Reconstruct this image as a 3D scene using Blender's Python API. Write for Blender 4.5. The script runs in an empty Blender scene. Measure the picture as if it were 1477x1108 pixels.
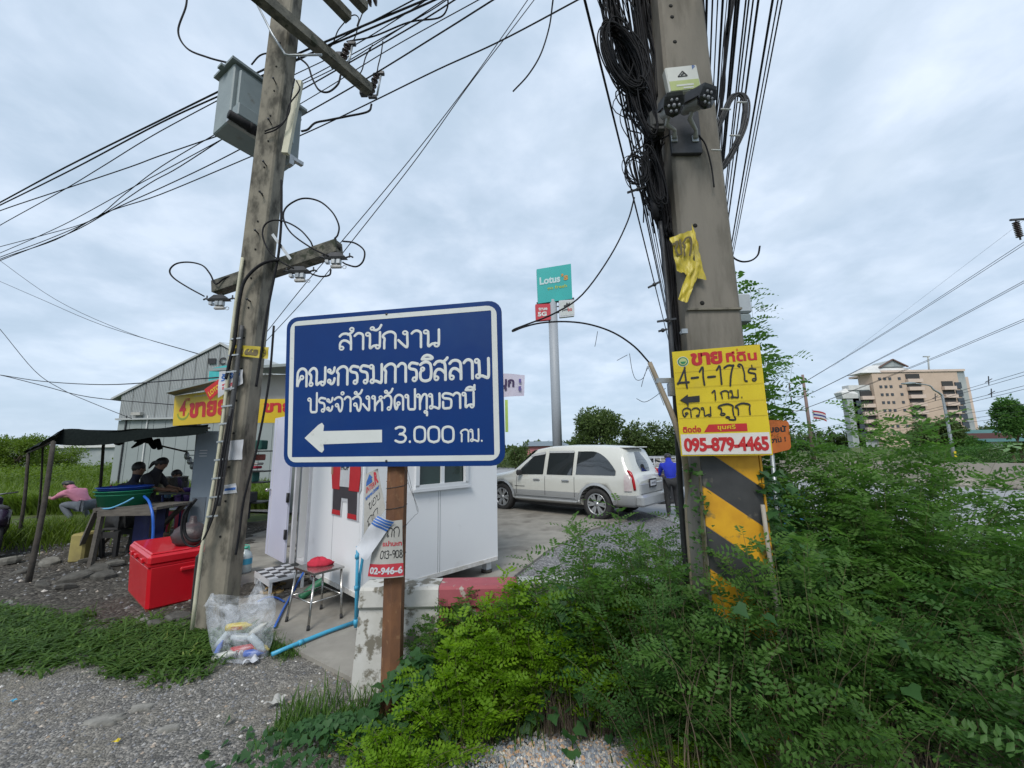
import bpy, math, random, numpy as np
from mathutils import Vector, Matrix
random.seed(7); RNG = np.random.default_rng(11)
PI = math.pi
SC = bpy.context.scene
COL = SC.collection
# ------------------------------------------------------------------ camera
CAMZ, FPX, PW, PH = 1.7, 580.0, 1477.0, 1108.0
TILT, ROLL = math.radians(9.3), math.radians(1.0)
R0 = Vector((1, 0, 0)); U0 = Vector((0, -math.sin(TILT), math.cos(TILT))); FW = Vector((0, math.cos(TILT), math.sin(TILT)))
CR = math.cos(ROLL) * R0 - math.sin(ROLL) * U0
CU = math.sin(ROLL) * R0 + math.cos(ROLL) * U0
cam = bpy.data.cameras.new('camera'); camo = bpy.data.objects.new('camera', cam); COL.objects.link(camo)
cam.sensor_width = 36.0; cam.lens = FPX / PW * 36.0; cam.clip_start = 0.05; cam.clip_end = 9000
m3 = Matrix((CR, CU, -FW)).transposed()
camo.matrix_world = Matrix.Translation((0, 0, CAMZ)) @ m3.to_4x4()
SC.camera = camo
def ray(x, y): return FW + CR * ((x - PW / 2) / FPX) + CU * ((PH / 2 - y) / FPX)
def G(x, y, z=0.0):          # where a line of sight meets the level z
    d = ray(x, y); return Vector((0, 0, CAMZ)) + d * ((z - CAMZ) / d.z)
def D(x, y, Y):              # where it meets the vertical plane at depth Y
    d = ray(x, y); return Vector((0, 0, CAMZ)) + d * (Y / d.y)
# ------------------------------------------------------------------ world, sun, exposure
SUN_EL, SUN_AZ = math.radians(48), math.radians(195)
wd = bpy.data.worlds.new('World'); SC.world = wd; wd.use_nodes = True
nt = wd.node_tree; nt.nodes.clear()
def N(t, **k):
    n = nt.nodes.new(t)
    for a, b in k.items(): setattr(n, a, b)
    return n
L = nt.links.new
out = N('ShaderNodeOutputWorld'); bg = N('ShaderNodeBackground'); L(bg.outputs[0], out.inputs[0])
sky = N('ShaderNodeTexSky', sky_type='NISHITA', sun_disc=False); sky.sun_elevation = SUN_EL; sky.sun_rotation = SUN_AZ
sky.air_density = 1.0; sky.dust_density = 2.0
geo = N('ShaderNodeTexCoord'); sep = N('ShaderNodeSeparateXYZ'); L(geo.outputs['Generated'], sep.inputs[0])
zc = N('ShaderNodeMath', operation='ADD'); L(sep.outputs[2], zc.inputs[0]); zc.inputs[1].default_value = 0.26
zm = N('ShaderNodeMath', operation='MAXIMUM'); L(zc.outputs[0], zm.inputs[0]); zm.inputs[1].default_value = 0.05
dv = N('ShaderNodeVectorMath', operation='DIVIDE'); L(geo.outputs['Generated'], dv.inputs[0])
cb = N('ShaderNodeCombineXYZ')
for i in (0, 1): L(zm.outputs[0], cb.inputs[i])
cb.inputs[2].default_value = 1.0; L(cb.outputs[0], dv.inputs[1])
def noise(scale, detail, rough, dist=0.0, off=(0, 0, 0)):
    mp = N('ShaderNodeMapping'); mp.inputs['Location'].default_value = off; L(dv.outputs[0], mp.inputs[0])
    n = N('ShaderNodeTexNoise'); n.inputs['Scale'].default_value = scale; n.inputs['Detail'].default_value = detail
    n.inputs['Roughness'].default_value = rough; n.inputs['Distortion'].default_value = dist
    L(mp.outputs[0], n.inputs[0]); return n
n1 = noise(4.2, 7, 0.55, 0.15, (3.1, 1.7, 0)); n2 = noise(1.2, 5, 0.55, 0.3, (0.4, 6.3, 0))
def ramp(src, stops):
    r = N('ShaderNodeValToRGB'); L(src, r.inputs[0]); e = r.color_ramp.elements
    e[0].position, e[0].color = stops[0][0], (*stops[0][1], 1); e[1].position, e[1].color = stops[-1][0], (*stops[-1][1], 1)
    for p, c in stops[1:-1]:
        k = e.new(p); k.color = (*c, 1)
    return r
cl = ramp(n1.outputs[0], [(0.36, (0.345, 0.435, 0.53)), (0.50, (0.44, 0.525, 0.63)), (0.68, (0.62, 0.69, 0.785))])
c2 = ramp(n2.outputs[0], [(0.36, (0.345, 0.435, 0.54)), (0.53, (0.45, 0.535, 0.645)), (0.68, (0.63, 0.70, 0.795))])
mx = N('ShaderNodeMixRGB'); mx.inputs[0].default_value = 0.5; L(cl.outputs[0], mx.inputs[1]); L(c2.outputs[0], mx.inputs[2])
# lower sky: smoother and bluer
hz = N('ShaderNodeMapRange'); L(sep.outputs[2], hz.inputs[0]); hz.inputs[1].default_value = 0.02; hz.inputs[2].default_value = 0.30; hz.inputs[3].default_value = 0.6; hz.inputs[4].default_value = 0.0
mh = N('ShaderNodeMixRGB'); L(hz.outputs[0], mh.inputs[0]); L(mx.outputs[0], mh.inputs[1]); mh.inputs[2].default_value = (0.37, 0.47, 0.585, 1)
# clear-sky light filtering through the cloud cover
ss = N('ShaderNodeVectorMath', operation='SCALE'); L(sky.outputs[0], ss.inputs[0]); ss.inputs['Scale'].default_value = 0.10
mk = N('ShaderNodeMixRGB'); mk.inputs[0].default_value = 0.10; L(mh.outputs[0], mk.inputs[1]); L(ss.outputs[0], mk.inputs[2])
L(mk.outputs[0], bg.inputs[0]); bg.inputs[1].default_value = 0.91
sl = bpy.data.lights.new('sun', 'SUN'); sl.energy = 1.5; sl.angle = math.radians(22); sl.color = (1, 0.97, 0.92)
so = bpy.data.objects.new('sun', sl); COL.objects.link(so)
sd = Vector((math.sin(SUN_AZ) * math.cos(SUN_EL), math.cos(SUN_AZ) * math.cos(SUN_EL), math.sin(SUN_EL)))
so.rotation_euler = sd.to_track_quat('Z', 'Y').to_euler()
SC.view_settings.view_transform = 'Standard'; SC.view_settings.look = 'None'
SC.view_settings.exposure = 0.75; SC.view_settings.gamma = 1.0; SC.view_settings.use_curve_mapping = False
SC.cycles.max_bounces = 6; SC.cycles.diffuse_bounces = 3; SC.cycles.transparent_max_bounces = 12
# ------------------------------------------------------------------ materials
MATS = {}
def mat(name, c1, c2=None, rough=0.8, metal=0.0, scale=8.0, detail=6.0, lo=0.35, hi=0.65, bump=0.0, bscale=40.0,
        spec=0.5, coat=0.0, c3=None, s3=2.0, lo3=0.55, hi3=0.6, stretch=None, alpha=1.0, rvar=0.0, trans=0.0, bdist=0.01):
    """principled surface: two tones by noise, an optional third layer of patches, fine relief"""
    if name in MATS: return MATS[name]
    m = bpy.data.materials.new(name); MATS[name] = m; m.use_nodes = True
    t = m.node_tree; nd = t.nodes; ln = t.links.new; b = nd['Principled BSDF']
    b.inputs['Roughness'].default_value = rough; b.inputs['Metallic'].default_value = metal
    b.inputs['Specular IOR Level'].default_value = spec
    if coat: b.inputs['Coat Weight'].default_value = coat
    if alpha < 1: b.inputs['Alpha'].default_value = alpha
    if trans: b.inputs['Transmission Weight'].default_value = trans
    tc = nd.new('ShaderNodeTexCoord'); mp = nd.new('ShaderNodeMapping'); ln(tc.outputs['Object'], mp.inputs[0])
    if stretch: mp.inputs['Scale'].default_value = stretch
    def nz(s, d=detail, r=0.6):
        n = nd.new('ShaderNodeTexNoise'); n.inputs['Scale'].default_value = s; n.inputs['Detail'].default_value = d
        n.inputs['Roughness'].default_value = r; ln(mp.outputs[0], n.inputs[0]); return n
    def mixc(f, a, c):
        x = nd.new('ShaderNodeMixRGB')
        if isinstance(f, float): x.inputs[0].default_value = f
        else: ln(f, x.inputs[0])
        for i, v in ((1, a), (2, c)):
            if isinstance(v, tuple): x.inputs[i].default_value = (*v, 1)
            else: ln(v, x.inputs[i])
        return x.outputs[0]
    def mr(src, a, c):
        x = nd.new('ShaderNodeMapRange'); ln(src, x.inputs[0]); x.inputs[1].default_value = a; x.inputs[2].default_value = c; return x.outputs[0]
    if c2 is None: c2 = tuple(v * 0.86 for v in c1)
    n = nz(scale); col = mixc(mr(n.outputs[0], lo, hi), c1, c2)
    if c3: col = mixc(mr(nz(s3, 8).outputs[0], lo3, hi3), col, c3)
    ln(col, b.inputs['Base Color'])
    if rvar:
        x = nd.new('ShaderNodeMapRange'); ln(n.outputs[0], x.inputs[0]); x.inputs[1].default_value = 0.3; x.inputs[2].default_value = 0.7
        x.inputs[3].default_value = max(0.02, rough - rvar); x.inputs[4].default_value = min(1, rough + rvar); ln(x.outputs[0], b.inputs['Roughness'])
    if bump:
        bn = nz(bscale, 6); bp = nd.new('ShaderNodeBump'); bp.inputs['Strength'].default_value = bump; bp.inputs['Distance'].default_value = bdist
        ln(bn.outputs[0], bp.inputs['Height']); ln(bp.outputs[0], b.inputs['Normal'])
    return m
def leafmat(name, a, b_, c, tr=0.35, rough=0.5, spec=0.22, cs=2.2):
    """leaf: three greens blended by each leaf's own tint value and by a slow noise, light shining through"""
    if name in MATS: return MATS[name]
    m = bpy.data.materials.new(name); MATS[name] = m; m.use_nodes = True
    t = m.node_tree; nd = t.nodes; ln = t.links.new; p = nd['Principled BSDF']
    p.inputs['Roughness'].default_value = rough; p.inputs['Specular IOR Level'].default_value = spec
    at = nd.new('ShaderNodeAttribute'); at.attribute_name = 'tint'
    r = nd.new('ShaderNodeValToRGB'); e = r.color_ramp.elements
    e[0].color = (*a, 1); e[1].color = (*c, 1); k = e.new(0.55); k.color = (*b_, 1); e[0].position = 0.05; e[1].position = 0.97
    tc = nd.new('ShaderNodeTexCoord'); n = nd.new('ShaderNodeTexNoise'); n.inputs['Scale'].default_value = cs; n.inputs['Detail'].default_value = 3
    ln(tc.outputs['Object'], n.inputs[0])
    ma = nd.new('ShaderNodeMath'); ma.operation = 'MULTIPLY_ADD'; ln(n.outputs[0], ma.inputs[0]); ma.inputs[1].default_value = 0.9
    mb = nd.new('ShaderNodeMath'); mb.operation = 'MULTIPLY_ADD'; ln(at.outputs['Fac'], mb.inputs[0]); mb.inputs[1].default_value = 0.62; mb.inputs[2].default_value = -0.20
    ln(mb.outputs[0], ma.inputs[2]); ln(ma.outputs[0], r.inputs[0]); ln(r.outputs[0], p.inputs['Base Color'])
    tl = nd.new('ShaderNodeBsdfTranslucent'); hs = nd.new('ShaderNodeHueSaturation'); hs.inputs['Value'].default_value = 1.7; hs.inputs['Saturation'].default_value = 1.1
    ln(r.outputs[0], hs.inputs['Color']); ln(hs.outputs[0], tl.inputs[0])
    ms = nd.new('ShaderNodeMixShader'); ms.inputs[0].default_value = tr; ln(p.outputs[0], ms.inputs[1]); ln(tl.outputs[0], ms.inputs[2])
    ln(ms.outputs[0], nd['Material Output'].inputs[0]); return m
# ------------------------------------------------------------------ mesh building
def cr_spline(pts, k=6, closed=False):
    pts = [Vector(p) for p in pts]; n = len(pts)
    if n < 3: return pts
    res = []
    for i in range(n if closed else n - 1):
        p0 = pts[(i - 1) % n] if closed or i > 0 else pts[0] * 2 - pts[1]
        p1 = pts[i]; p2 = pts[(i + 1) % n]
        p3 = pts[(i + 2) % n] if closed or i + 2 < n else pts[-1] * 2 - pts[-2]
        for j in range(k):
            t = j / k; t2 = t * t; t3 = t2 * t
            res.append(0.5 * ((2 * p1) + (p2 - p0) * t + (2 * p0 - 5 * p1 + 4 * p2 - p3) * t2 + (3 * p1 - p0 - 3 * p2 + p3) * t3))
    if not closed: res.append(pts[-1])
    return res
class MB:
    """collects shapes; build() links them as ONE mesh object"""
    def __init__(s): s.v = []; s.f = []; s.mi = []; s.sm = []; s.cur = 0; s.smooth = False
    def add(s, vs, fs, smooth=None):
        o = len(s.v); s.v += [tuple(v) for v in vs]
        for f in fs:
            s.f.append(tuple(i + o for i in f)); s.mi.append(s.cur); s.sm.append(s.smooth if smooth is None else smooth)
        return s
    def box(s, c, d, rz=0.0, M=None, top=None, bev=0.0):
        """box centred on c with sizes d; top=(sx,sy) scales the top face; bev chamfers the edges"""
        hx, hy, hz = d[0] / 2, d[1] / 2, d[2] / 2; tx, ty = top or (1, 1)
        if M is None: M = Matrix.Translation(c) @ Matrix.Rotation(rz, 4, 'Z')
        else: M = Matrix.Translation(c) @ M.to_4x4()
        if bev <= 0:
            vs = [(-hx, -hy, -hz), (hx, -hy, -hz), (hx, hy, -hz), (-hx, hy, -hz), (-hx * tx, -hy * ty, hz), (hx * tx, -hy * ty, hz), (hx * tx, hy * ty, hz), (-hx * tx, hy * ty, hz)]
            return s.add([M @ Vector(v) for v in vs], [(0, 3, 2, 1), (4, 5, 6, 7), (0, 1, 5, 4), (1, 2, 6, 5), (2, 3, 7, 6), (3, 0, 4, 7)])
        b = bev; rings = []
        for z, ins in ((-hz, b), (-hz + b, 0), (hz - b, 0), (hz, b)):
            kx = 1 if z < 0 else tx; ky = 1 if z < 0 else ty
            X, Y = hx * kx - ins, hy * ky - ins; X2, Y2 = X - b * (ins == 0), Y - b * (ins == 0)
            if ins: rings.append([(-X, -Y + 0, z), (X, -Y, z), (X, -Y, z), (X, Y, z), (X, Y, z), (-X, Y, z), (-X, Y, z), (-X, -Y, z)])
            else: rings.append([(-X2, -Y, z), (X2, -Y, z), (X, -Y2, z), (X, Y2, z), (X2, Y, z), (-X2, Y, z), (-X, Y2, z), (-X, -Y2, z)])
        return s.rings([[M @ Vector(p) for p in r] for r in rings], cap=True, smooth=False)
    def rings(s, rs, cap=True, smooth=None, closed=True):
        n = len(rs[0]); vs = [p for r in rs for p in r]; fs = []
        for i in range(len(rs) - 1):
            for j in range(n if closed else n - 1):
                a = i * n + j; b = i * n + (j + 1) % n; fs.append((a, b, b + n, a + n))
        if cap and closed: fs.append(tuple(range(n - 1, -1, -1))); fs.append(tuple(range((len(rs) - 1) * n, len(rs) * n)))
        return s.add(vs, fs, smooth)
    def tube(s, pts, r, n=8, cap=True, smooth=True, k=0):
        """round tube through pts; r a number or one per point; k>0 smooths the path"""
        pts = [Vector(p) for p in pts]
        if k and len(pts) > 2:
            if not isinstance(r, (int, float)):
                rr = []
                for i in range(len(r) - 1): rr += [r[i] + (r[i + 1] - r[i]) * j / k for j in range(k)]
                r = rr + [r[-1]]
            pts = cr_spline(pts, k)
        if isinstance(r, (int, float)): r = [r] * len(pts)
        rs = []; d0 = (pts[1] - pts[0]).normalized(); up = Vector((0, 0, 1)) if abs(d0.z) < 0.9 else Vector((1, 0, 0)); x = d0.cross(up).normalized()
        for i, p in enumerate(pts):
            d = (pts[min(i + 1, len(pts) - 1)] - pts[max(i - 1, 0)])
            if d.length < 1e-9: d = d0
            d.normalize(); x = (x - d * x.dot(d))
            if x.length < 1e-6: x = d.orthogonal()
            x.normalize(); y = d.cross(x)
            rs.append([p + (x * math.cos(2 * PI * j / n) + y * math.sin(2 * PI * j / n)) * r[i] for j in range(n)])
        return s.rings(rs, cap, smooth)
    def bar(s, a, b, w, h, up=(0, 0, 1)):
        """rectangular bar from a to b"""
        a = Vector(a); b = Vector(b); d = (b - a).normalized(); u = Vector(up)
        if abs(d.dot(u)) > 0.98: u = Vector((0, 1, 0))
        x = d.cross(u).normalized(); y = x.cross(d)
        q = [(-w / 2, -h / 2), (w / 2, -h / 2), (w / 2, h / 2), (-w / 2, h / 2)]
        return s.rings([[p + x * i + y * j for i, j in q] for p in (a, b)], smooth=False)
    def lathe(s, prof, c=(0, 0, 0), n=16, M=None, cap=True, sy=1.0):
        M = Matrix.Translation(c) @ (M.to_4x4() if M else Matrix.Identity(4))
        return s.rings([[M @ Vector((r * math.cos(2 * PI * j / n), r * sy * math.sin(2 * PI * j / n), z)) for j in range(n)] for r, z in prof], cap, True)
    def prism(s, poly, M, depth, smooth=False):
        """outline in the local xy plane of M, pushed along local z"""
        a = [M @ Vector((x, y, 0)) for x, y in poly]; b = [M @ Vector((x, y, depth)) for x, y in poly]
        return s.rings([a, b], True, smooth)
    def quad(s, a, b, c, d): return s.add([a, b, c, d], [(0, 1, 2, 3)])
    def grid(s, fn, nu, nv, smooth=True):
        vs = [fn(i / nu, j / nv) for j in range(nv + 1) for i in range(nu + 1)]
        fs = [(j * (nu + 1) + i, j * (nu + 1) + i + 1, (j + 1) * (nu + 1) + i + 1, (j + 1) * (nu + 1) + i) for j in range(nv) for i in range(nu)]
        return s.add(vs, fs, smooth)
    def ball(s, c, r, n=10, m=7, M=None):
        rr = r if isinstance(r, (tuple, list)) else (r, r, r); M = M.to_3x3() if M else Matrix.Identity(3); c = Vector(c); rs = []
        for i in range(m + 1):
            t = -PI / 2 + PI * i / m; q = max(0.02, math.cos(t))
            rs.append([c + M @ Vector((rr[0] * q * math.cos(2 * PI * j / n), rr[1] * q * math.sin(2 * PI * j / n), rr[2] * math.sin(t))) for j in range(n)])
        return s.rings(rs, True, True)
    def build(s, name, mats, parent=None, world=False, loc=None, M=None):
        """M maps the shapes into the world (or parent) first; world=True: shapes are in world space"""
        me = bpy.data.meshes.new(name); vs = [Vector(v) for v in s.v]
        if M is not None: vs = [M @ v for v in vs]
        o = bpy.data.objects.new(name, me)
        if parent is not None and world:
            X = parent.matrix_basis.copy(); q = parent.parent
            while q: X = q.matrix_basis @ X; q = q.parent
            X = X.inverted(); vs = [X @ v for v in vs]
        elif parent is None:
            if loc is None:
                lo = [min(v[i] for v in vs) for i in range(3)]; hi = [max(v[i] for v in vs) for i in range(3)]
                loc = Vector(((lo[0] + hi[0]) / 2, (lo[1] + hi[1]) / 2, lo[2]))
            loc = Vector(loc); vs = [v - loc for v in vs]; o.location = loc
        me.from_pydata([tuple(v) for v in vs], [], s.f)
        for m in (mats if isinstance(mats, (list, tuple)) else [mats]): me.materials.append(m)
        me.polygons.foreach_set('material_index', s.mi); me.polygons.foreach_set('use_smooth', s.sm); me.update()
        COL.objects.link(o)
        if parent is not None: o.parent = parent
        return o
def thing(name, label, cat, loc=(0, 0, 0), rz=0.0, group=None):
    o = bpy.data.objects.new(name, None); o.empty_display_size = 0.1; COL.objects.link(o)
    o.location = loc; o.rotation_euler = (0, 0, rz); o['label'] = label; o['category'] = cat
    if group: o['group'] = group
    return o
def tag(o, label, cat, group=None):
    o['label'] = label; o['category'] = cat
    if group: o['group'] = group
    return o
def struct(o): o['kind'] = 'structure'; return o
def stuff(o, label=None, cat=None):
    o['kind'] = 'stuff'
    if label: o['label'] = label
    if cat: o['category'] = cat
    return o
def dup(root, loc, rz=0.0, label=None):
    r = root.copy(); COL.objects.link(r); r.location = loc; r.rotation_euler = (0, 0, rz)
    if label: r['label'] = label
    for ch in list(root.children):
        c = ch.copy(); COL.objects.link(c); c.parent = r
        for g in ch.children:
            d = g.copy(); COL.objects.link(d); d.parent = c
    return r
def frame(o, ex, ey):
    """matrix with origin o, x along ex, y along ey, z towards the viewer side"""
    ex = Vector(ex).normalized(); ey = Vector(ey); ey = (ey - ex * ey.dot(ex)).normalized(); ez = ex.cross(ey)
    M = Matrix((ex, ey, ez)).transposed().to_4x4(); M.translation = Vector(o); return M
# ------------------------------------------------------------------ lettering
def type_mesh(body, bold=0.0, space=1.0):
    c = bpy.data.curves.new('lettering', 'FONT'); c.body = body; c.size = 1.0; c.offset = bold; c.space_character = space; c.resolution_u = 3
    o = bpy.data.objects.new('lettering', c); me = bpy.data.meshes.new_from_object(o)
    vs = [v.co.copy() for v in me.vertices]; fs = [tuple(p.vertices) for p in me.polygons]
    bpy.data.objects.remove(o); bpy.data.curves.remove(c); bpy.data.meshes.remove(me); return vs, fs
def put_type(mb, body, x, y, w, h, z=0.0, bold=0.0, shear=0.0, space=1.0, fit=None):
    """printed letters filling the box x..x+w, y..y+h of the current sheet"""
    vs, fs = type_mesh(body, bold, space)
    if not vs: return
    x0 = min(v.x for v in vs); x1 = max(v.x for v in vs); y0 = min(v.y for v in vs); y1 = max(v.y for v in vs)
    sx = w / (x1 - x0); sy = h / (y1 - y0)
    mb.add([(x + (v.x - x0) * sx + shear * (v.y - y0) * sy, y + (v.y - y0) * sy, z) for v in vs], fs, False)
def o_(cx, cy, r=.085): return ('o', cx, cy, r)
GL = {  # hand-drawn letter strokes: width, strokes (lists of points, or a ring)
 'ก': (.62, [[(.06,0),(.06,.35),(.07,.6),(.0,.72),(.06,.87),(.22,.99),(.38,.98),(.5,.82),(.5,.5),(.5,0)]]),
 'ข': (.62, [o_(.1,.85,.08),[(.18,.85),(.2,.97),(.28,.96),(.24,.7),(.17,.5),(.16,.2),(.24,.04),(.38,.02),(.5,.15),(.5,1)]]),
 'ค': (.64, [o_(.27,.5),[(.2,.43),(.1,.2),(.05,0),(.05,.5),(.08,.82),(.22,.99),(.38,.98),(.5,.82),(.51,.5),(.51,0)]]),
 'ง': (.52, [o_(.26,.9),[(.345,.9),(.345,.6),(.345,.06),(.24,.1),(.0,.46)]]),
 'จ': (.58, [o_(.14,.44),[(.22,.4),(.26,.15),(.34,0),(.42,.15),(.46,.5),(.43,.84),(.3,.99),(.14,.97),(.0,.84)]]),
 'ณ': (.92, [o_(.1,.1),[(.06,.17),(.1,.4),(.09,.6),(.0,.72),(.06,.88),(.18,.99),(.3,.96),(.38,.8),(.38,.45),(.38,.06),(.5,.14),(.62,.2)],o_(.68,.1),[(.77,.1),(.8,.4),(.8,1)]]),
 'ด': (.64, [o_(.26,.42),[(.24,.33),(.15,.03),(.08,.2),(.05,.5),(.08,.82),(.22,.99),(.38,.98),(.5,.82),(.51,.5),(.51,0)]]),
 'ถ': (.62, [o_(.12,.1),[(.06,.17),(.1,.4),(.09,.6),(.0,.72),(.06,.88),(.22,.99),(.38,.98),(.5,.82),(.5,.5),(.5,0)]]),
 'ท': (.64, [o_(.06,.9),[(.145,.9),(.15,.5),(.15,0)],[(.15,.4),(.22,.7),(.33,.95),(.44,.98),(.51,.85),(.51,.4),(.51,0)]]),
 'ธ': (.58, [[(.5,.9),(.36,.97),(.16,.99),(.04,.86),(.1,.68),(.3,.64),(.46,.56),(.48,.3),(.44,.05),(.26,.0),(.08,.03),(.06,.25),(.06,.42)]]),
 'น': (.66, [o_(.06,.9),[(.145,.9),(.15,.5),(.15,.04),(.28,.16),(.42,.2)],o_(.46,.1),[(.54,.12),(.55,.5),(.55,1)]]),
 'บ': (.62, [o_(.06,.9),[(.145,.9),(.15,.5),(.15,.2),(.2,.02),(.35,0),(.49,.03),(.51,.3),(.51,1)]]),
 'ป': (.62, [o_(.06,.9),[(.145,.9),(.15,.5),(.15,.2),(.2,.02),(.35,0),(.49,.03),(.51,.3),(.51,.9),(.51,1.34)]]),
 'ม': (.66, [o_(.06,.9),[(.145,.9),(.16,.5),(.16,.2)],o_(.1,.1),[(.17,.12),(.3,.1),(.42,.03),(.52,.03),(.54,.4),(.54,1)]]),
 'ย': (.6, [[(.2,.9),(.1,.99),(.02,.88),(.08,.72),(.17,.56),(.08,.44),(.05,.2),(.14,.02),(.32,0),(.48,.03),(.5,.3),(.5,1)]]),
 'ร': (.48, [o_(.26,.1),[(.345,.1),(.36,.4),(.3,.6),(.08,.68),(.02,.82),(.12,.98),(.26,.97),(.4,.92)]]),
 'ล': (.64, [o_(.12,.1),[(.05,.17),(.06,.38),(.14,.54),(.26,.57),(.38,.5),(.5,.34)],[(.04,.84),(.16,.98),(.34,.99),(.48,.86),(.51,.5),(.51,0)]]),
 'ว': (.52, [o_(.26,.1),[(.345,.1),(.39,.4),(.4,.7),(.33,.93),(.2,.99),(.06,.93),(.0,.84)]]),
 'ส': (.66, [o_(.12,.1),[(.05,.17),(.06,.38),(.14,.54),(.26,.57),(.38,.5),(.5,.34)],[(.04,.84),(.16,.98),(.34,.99),(.48,.86),(.51,.5),(.51,0)],[(.38,.94),(.5,1.02),(.6,1.16)]]),
 'ห': (.66, [o_(.06,.9),[(.145,.9),(.15,.5),(.15,0)],[(.15,.3),(.3,.55),(.42,.7)],o_(.47,.86),[(.42,.7),(.52,.62),(.55,.35),(.55,0)]]),
 'อ': (.62, [o_(.14,.62,.075),[(.1,.55),(.04,.4),(.06,.12),(.18,0),(.36,0),(.49,.12),(.52,.5),(.48,.86),(.34,.99),(.18,.98),(.04,.86)]]),
 'ะ': (.46, [o_(.08,.8,.075),[(.1,.72),(.2,.66),(.3,.76),(.34,.96)],o_(.08,.22,.075),[(.1,.14),(.2,.06),(.3,.16),(.34,.36)]]),
 'า': (.48, [[(.0,.84),(.1,.97),(.22,.99),(.34,.86),(.35,.5),(.35,0)]]),
 'ำ': (.48, [o_(-.12,1.26,.08),[(.0,.84),(.1,.97),(.22,.99),(.34,.86),(.35,.5),(.35,0)]]),
 'ไ': (.42, [[(.1,1.2),(.0,1.3),(.08,1.42),(.2,1.3),(.26,1.0),(.26,.6),(.26,.1),(.34,.0)]]),
 'ั': (0, [o_(-.42,1.25,.075),[(-.38,1.18),(-.26,1.14),(-.14,1.24),(-.06,1.44)]]),
 'ิ': (0, [[(-.5,1.16),(-.42,1.3),(-.28,1.36),(-.12,1.3),(-.06,1.16),(-.5,1.16)]]),
 'ี': (0, [[(-.5,1.16),(-.42,1.3),(-.28,1.36),(-.12,1.28),(-.06,1.16),(-.5,1.16)],[(-.07,1.16),(-.06,1.46)]]),
 '่': (0, [[(-.22,1.2),(-.22,1.46)]]),
 'ุ': (0, [o_(-.2,-.2,.065),[(-.12,-.2),(-.12,-.42)]]),
 'ู': (0, [o_(-.34,-.2,.06),[(-.27,-.22),(-.26,-.42),(-.08,-.42),(-.08,-.14)]]),
 '0': (.62, [[(.27,0),(.07,.12),(.03,.5),(.07,.88),(.27,1),(.47,.88),(.51,.5),(.47,.12),(.27,0)]]),
 '1': (.34, [[(.02,.78),(.16,1),(.16,.5),(.16,0)]]),
 '2': (.56, [[(.04,.82),(.22,1),(.42,.9),(.42,.65),(.1,.15),(.02,0),(.02,0),(.48,0)]]),
 '3': (.6, [[(.04,.9),(.2,1),(.4,.96),(.46,.78),(.36,.58),(.2,.53),(.38,.5),(.5,.3),(.42,.06),(.22,0),(.03,.1)]]),
 '4': (.56, [[(.48,.22),(.02,.22),(.02,.22),(.34,1),(.34,1),(.36,.5),(.38,-.1)]]),
 '6': (.56, [[(.4,1),(.15,.75),(.03,.35),(.15,.03),(.38,.03),(.46,.3),(.3,.5),(.08,.4)]]),
 '7': (.5, [[(.02,.9),(.2,.98),(.46,.96),(.46,.96),(.3,.5),(.22,-.12)]]),
 '8': (.54, [[(.26,.54),(.08,.7),(.12,.94),(.3,1),(.44,.86),(.36,.62),(.1,.4),(.04,.14),(.24,0),(.44,.1),(.44,.34),(.26,.54)]]),
 '9': (.54, [[(.44,.78),(.3,1),(.08,.9),(.06,.62),(.24,.5),(.44,.66),(.44,.9),(.42,.4),(.3,0)]]),
 '-': (.44, [[(.04,.45),(.34,.45)]]), '.': (.26, [[(.08,.02),(.08,.04)]]), ' ': (.4, []),
}
def put_strokes(mb, body, x, y, w, h, z=0.0, t=.15, shear=0.0, thick=.002, jit=0.0):
    """letters drawn with a round-ended stroke of width t (letter height 1), base line at y, letter height h, total width w"""
    tot = sum(GL[c][0] for c in body) - .1; sx = w / tot; cx = 0.0; rnd = random.Random(len(body) * 7 + 3); k = 0
    for c in body:
        gw, st = GL[c]
        for s in st:
            if s[0] == 'o':
                _, ox, oy, r = s; asp = h / sx
                pts = [(ox + r * math.cos(a * PI / 5) * 1.0, oy + r * math.sin(a * PI / 5) * min(1.2, sx / h)) for a in range(11)]; tt = t * .72
            else:
                pts = [(p[0] + rnd.uniform(-jit, jit), p[1] + rnd.uniform(-jit, jit)) for p in s]
                pts = [(p.x, p.y) for p in cr_spline([(a, b, 0) for a, b in pts], 4)]; tt = t
            P = [Vector((x + (cx + a) * sx + shear * b * h, y + b * h)) for a, b in pts]; hw = tt * h / 2; k += 1
            zz = z + 0.00002 * (k % 9)
            if len(P) < 2: continue
            lf, ce, rt = [], [], []
            def nrm(i):
                d = P[min(i + 1, len(P) - 1)] - P[max(i - 1, 0)]
                if d.length < 1e-9: d = Vector((1, 0))
                d.normalize(); return d, Vector((-d.y, d.x))
            d0, q0 = nrm(0); d1, q1 = nrm(len(P) - 1)
            seq = []
            for a in (80, 50, 20): seq.append((P[0] - d0 * hw * math.sin(math.radians(a)), q0 * hw * math.cos(math.radians(a))))
            for i in range(len(P)): seq.append((P[i], nrm(i)[1] * hw))
            for a in (20, 50, 80): seq.append((P[-1] + d1 * hw * math.sin(math.radians(a)), q1 * hw * math.cos(math.radians(a))))
            vs = []; 
            for p, q in seq: vs += [(p.x + q.x, p.y + q.y, zz), (p.x, p.y, zz + thick), (p.x - q.x, p.y - q.y, zz)]
            fs = []
            for i in range(len(seq) - 1):
                a = i * 3; fs += [(a, a + 3, a + 4, a + 1), (a + 1, a + 4, a + 5, a + 2)]
            mb.add(vs, fs, True)
        cx += gw
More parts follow.
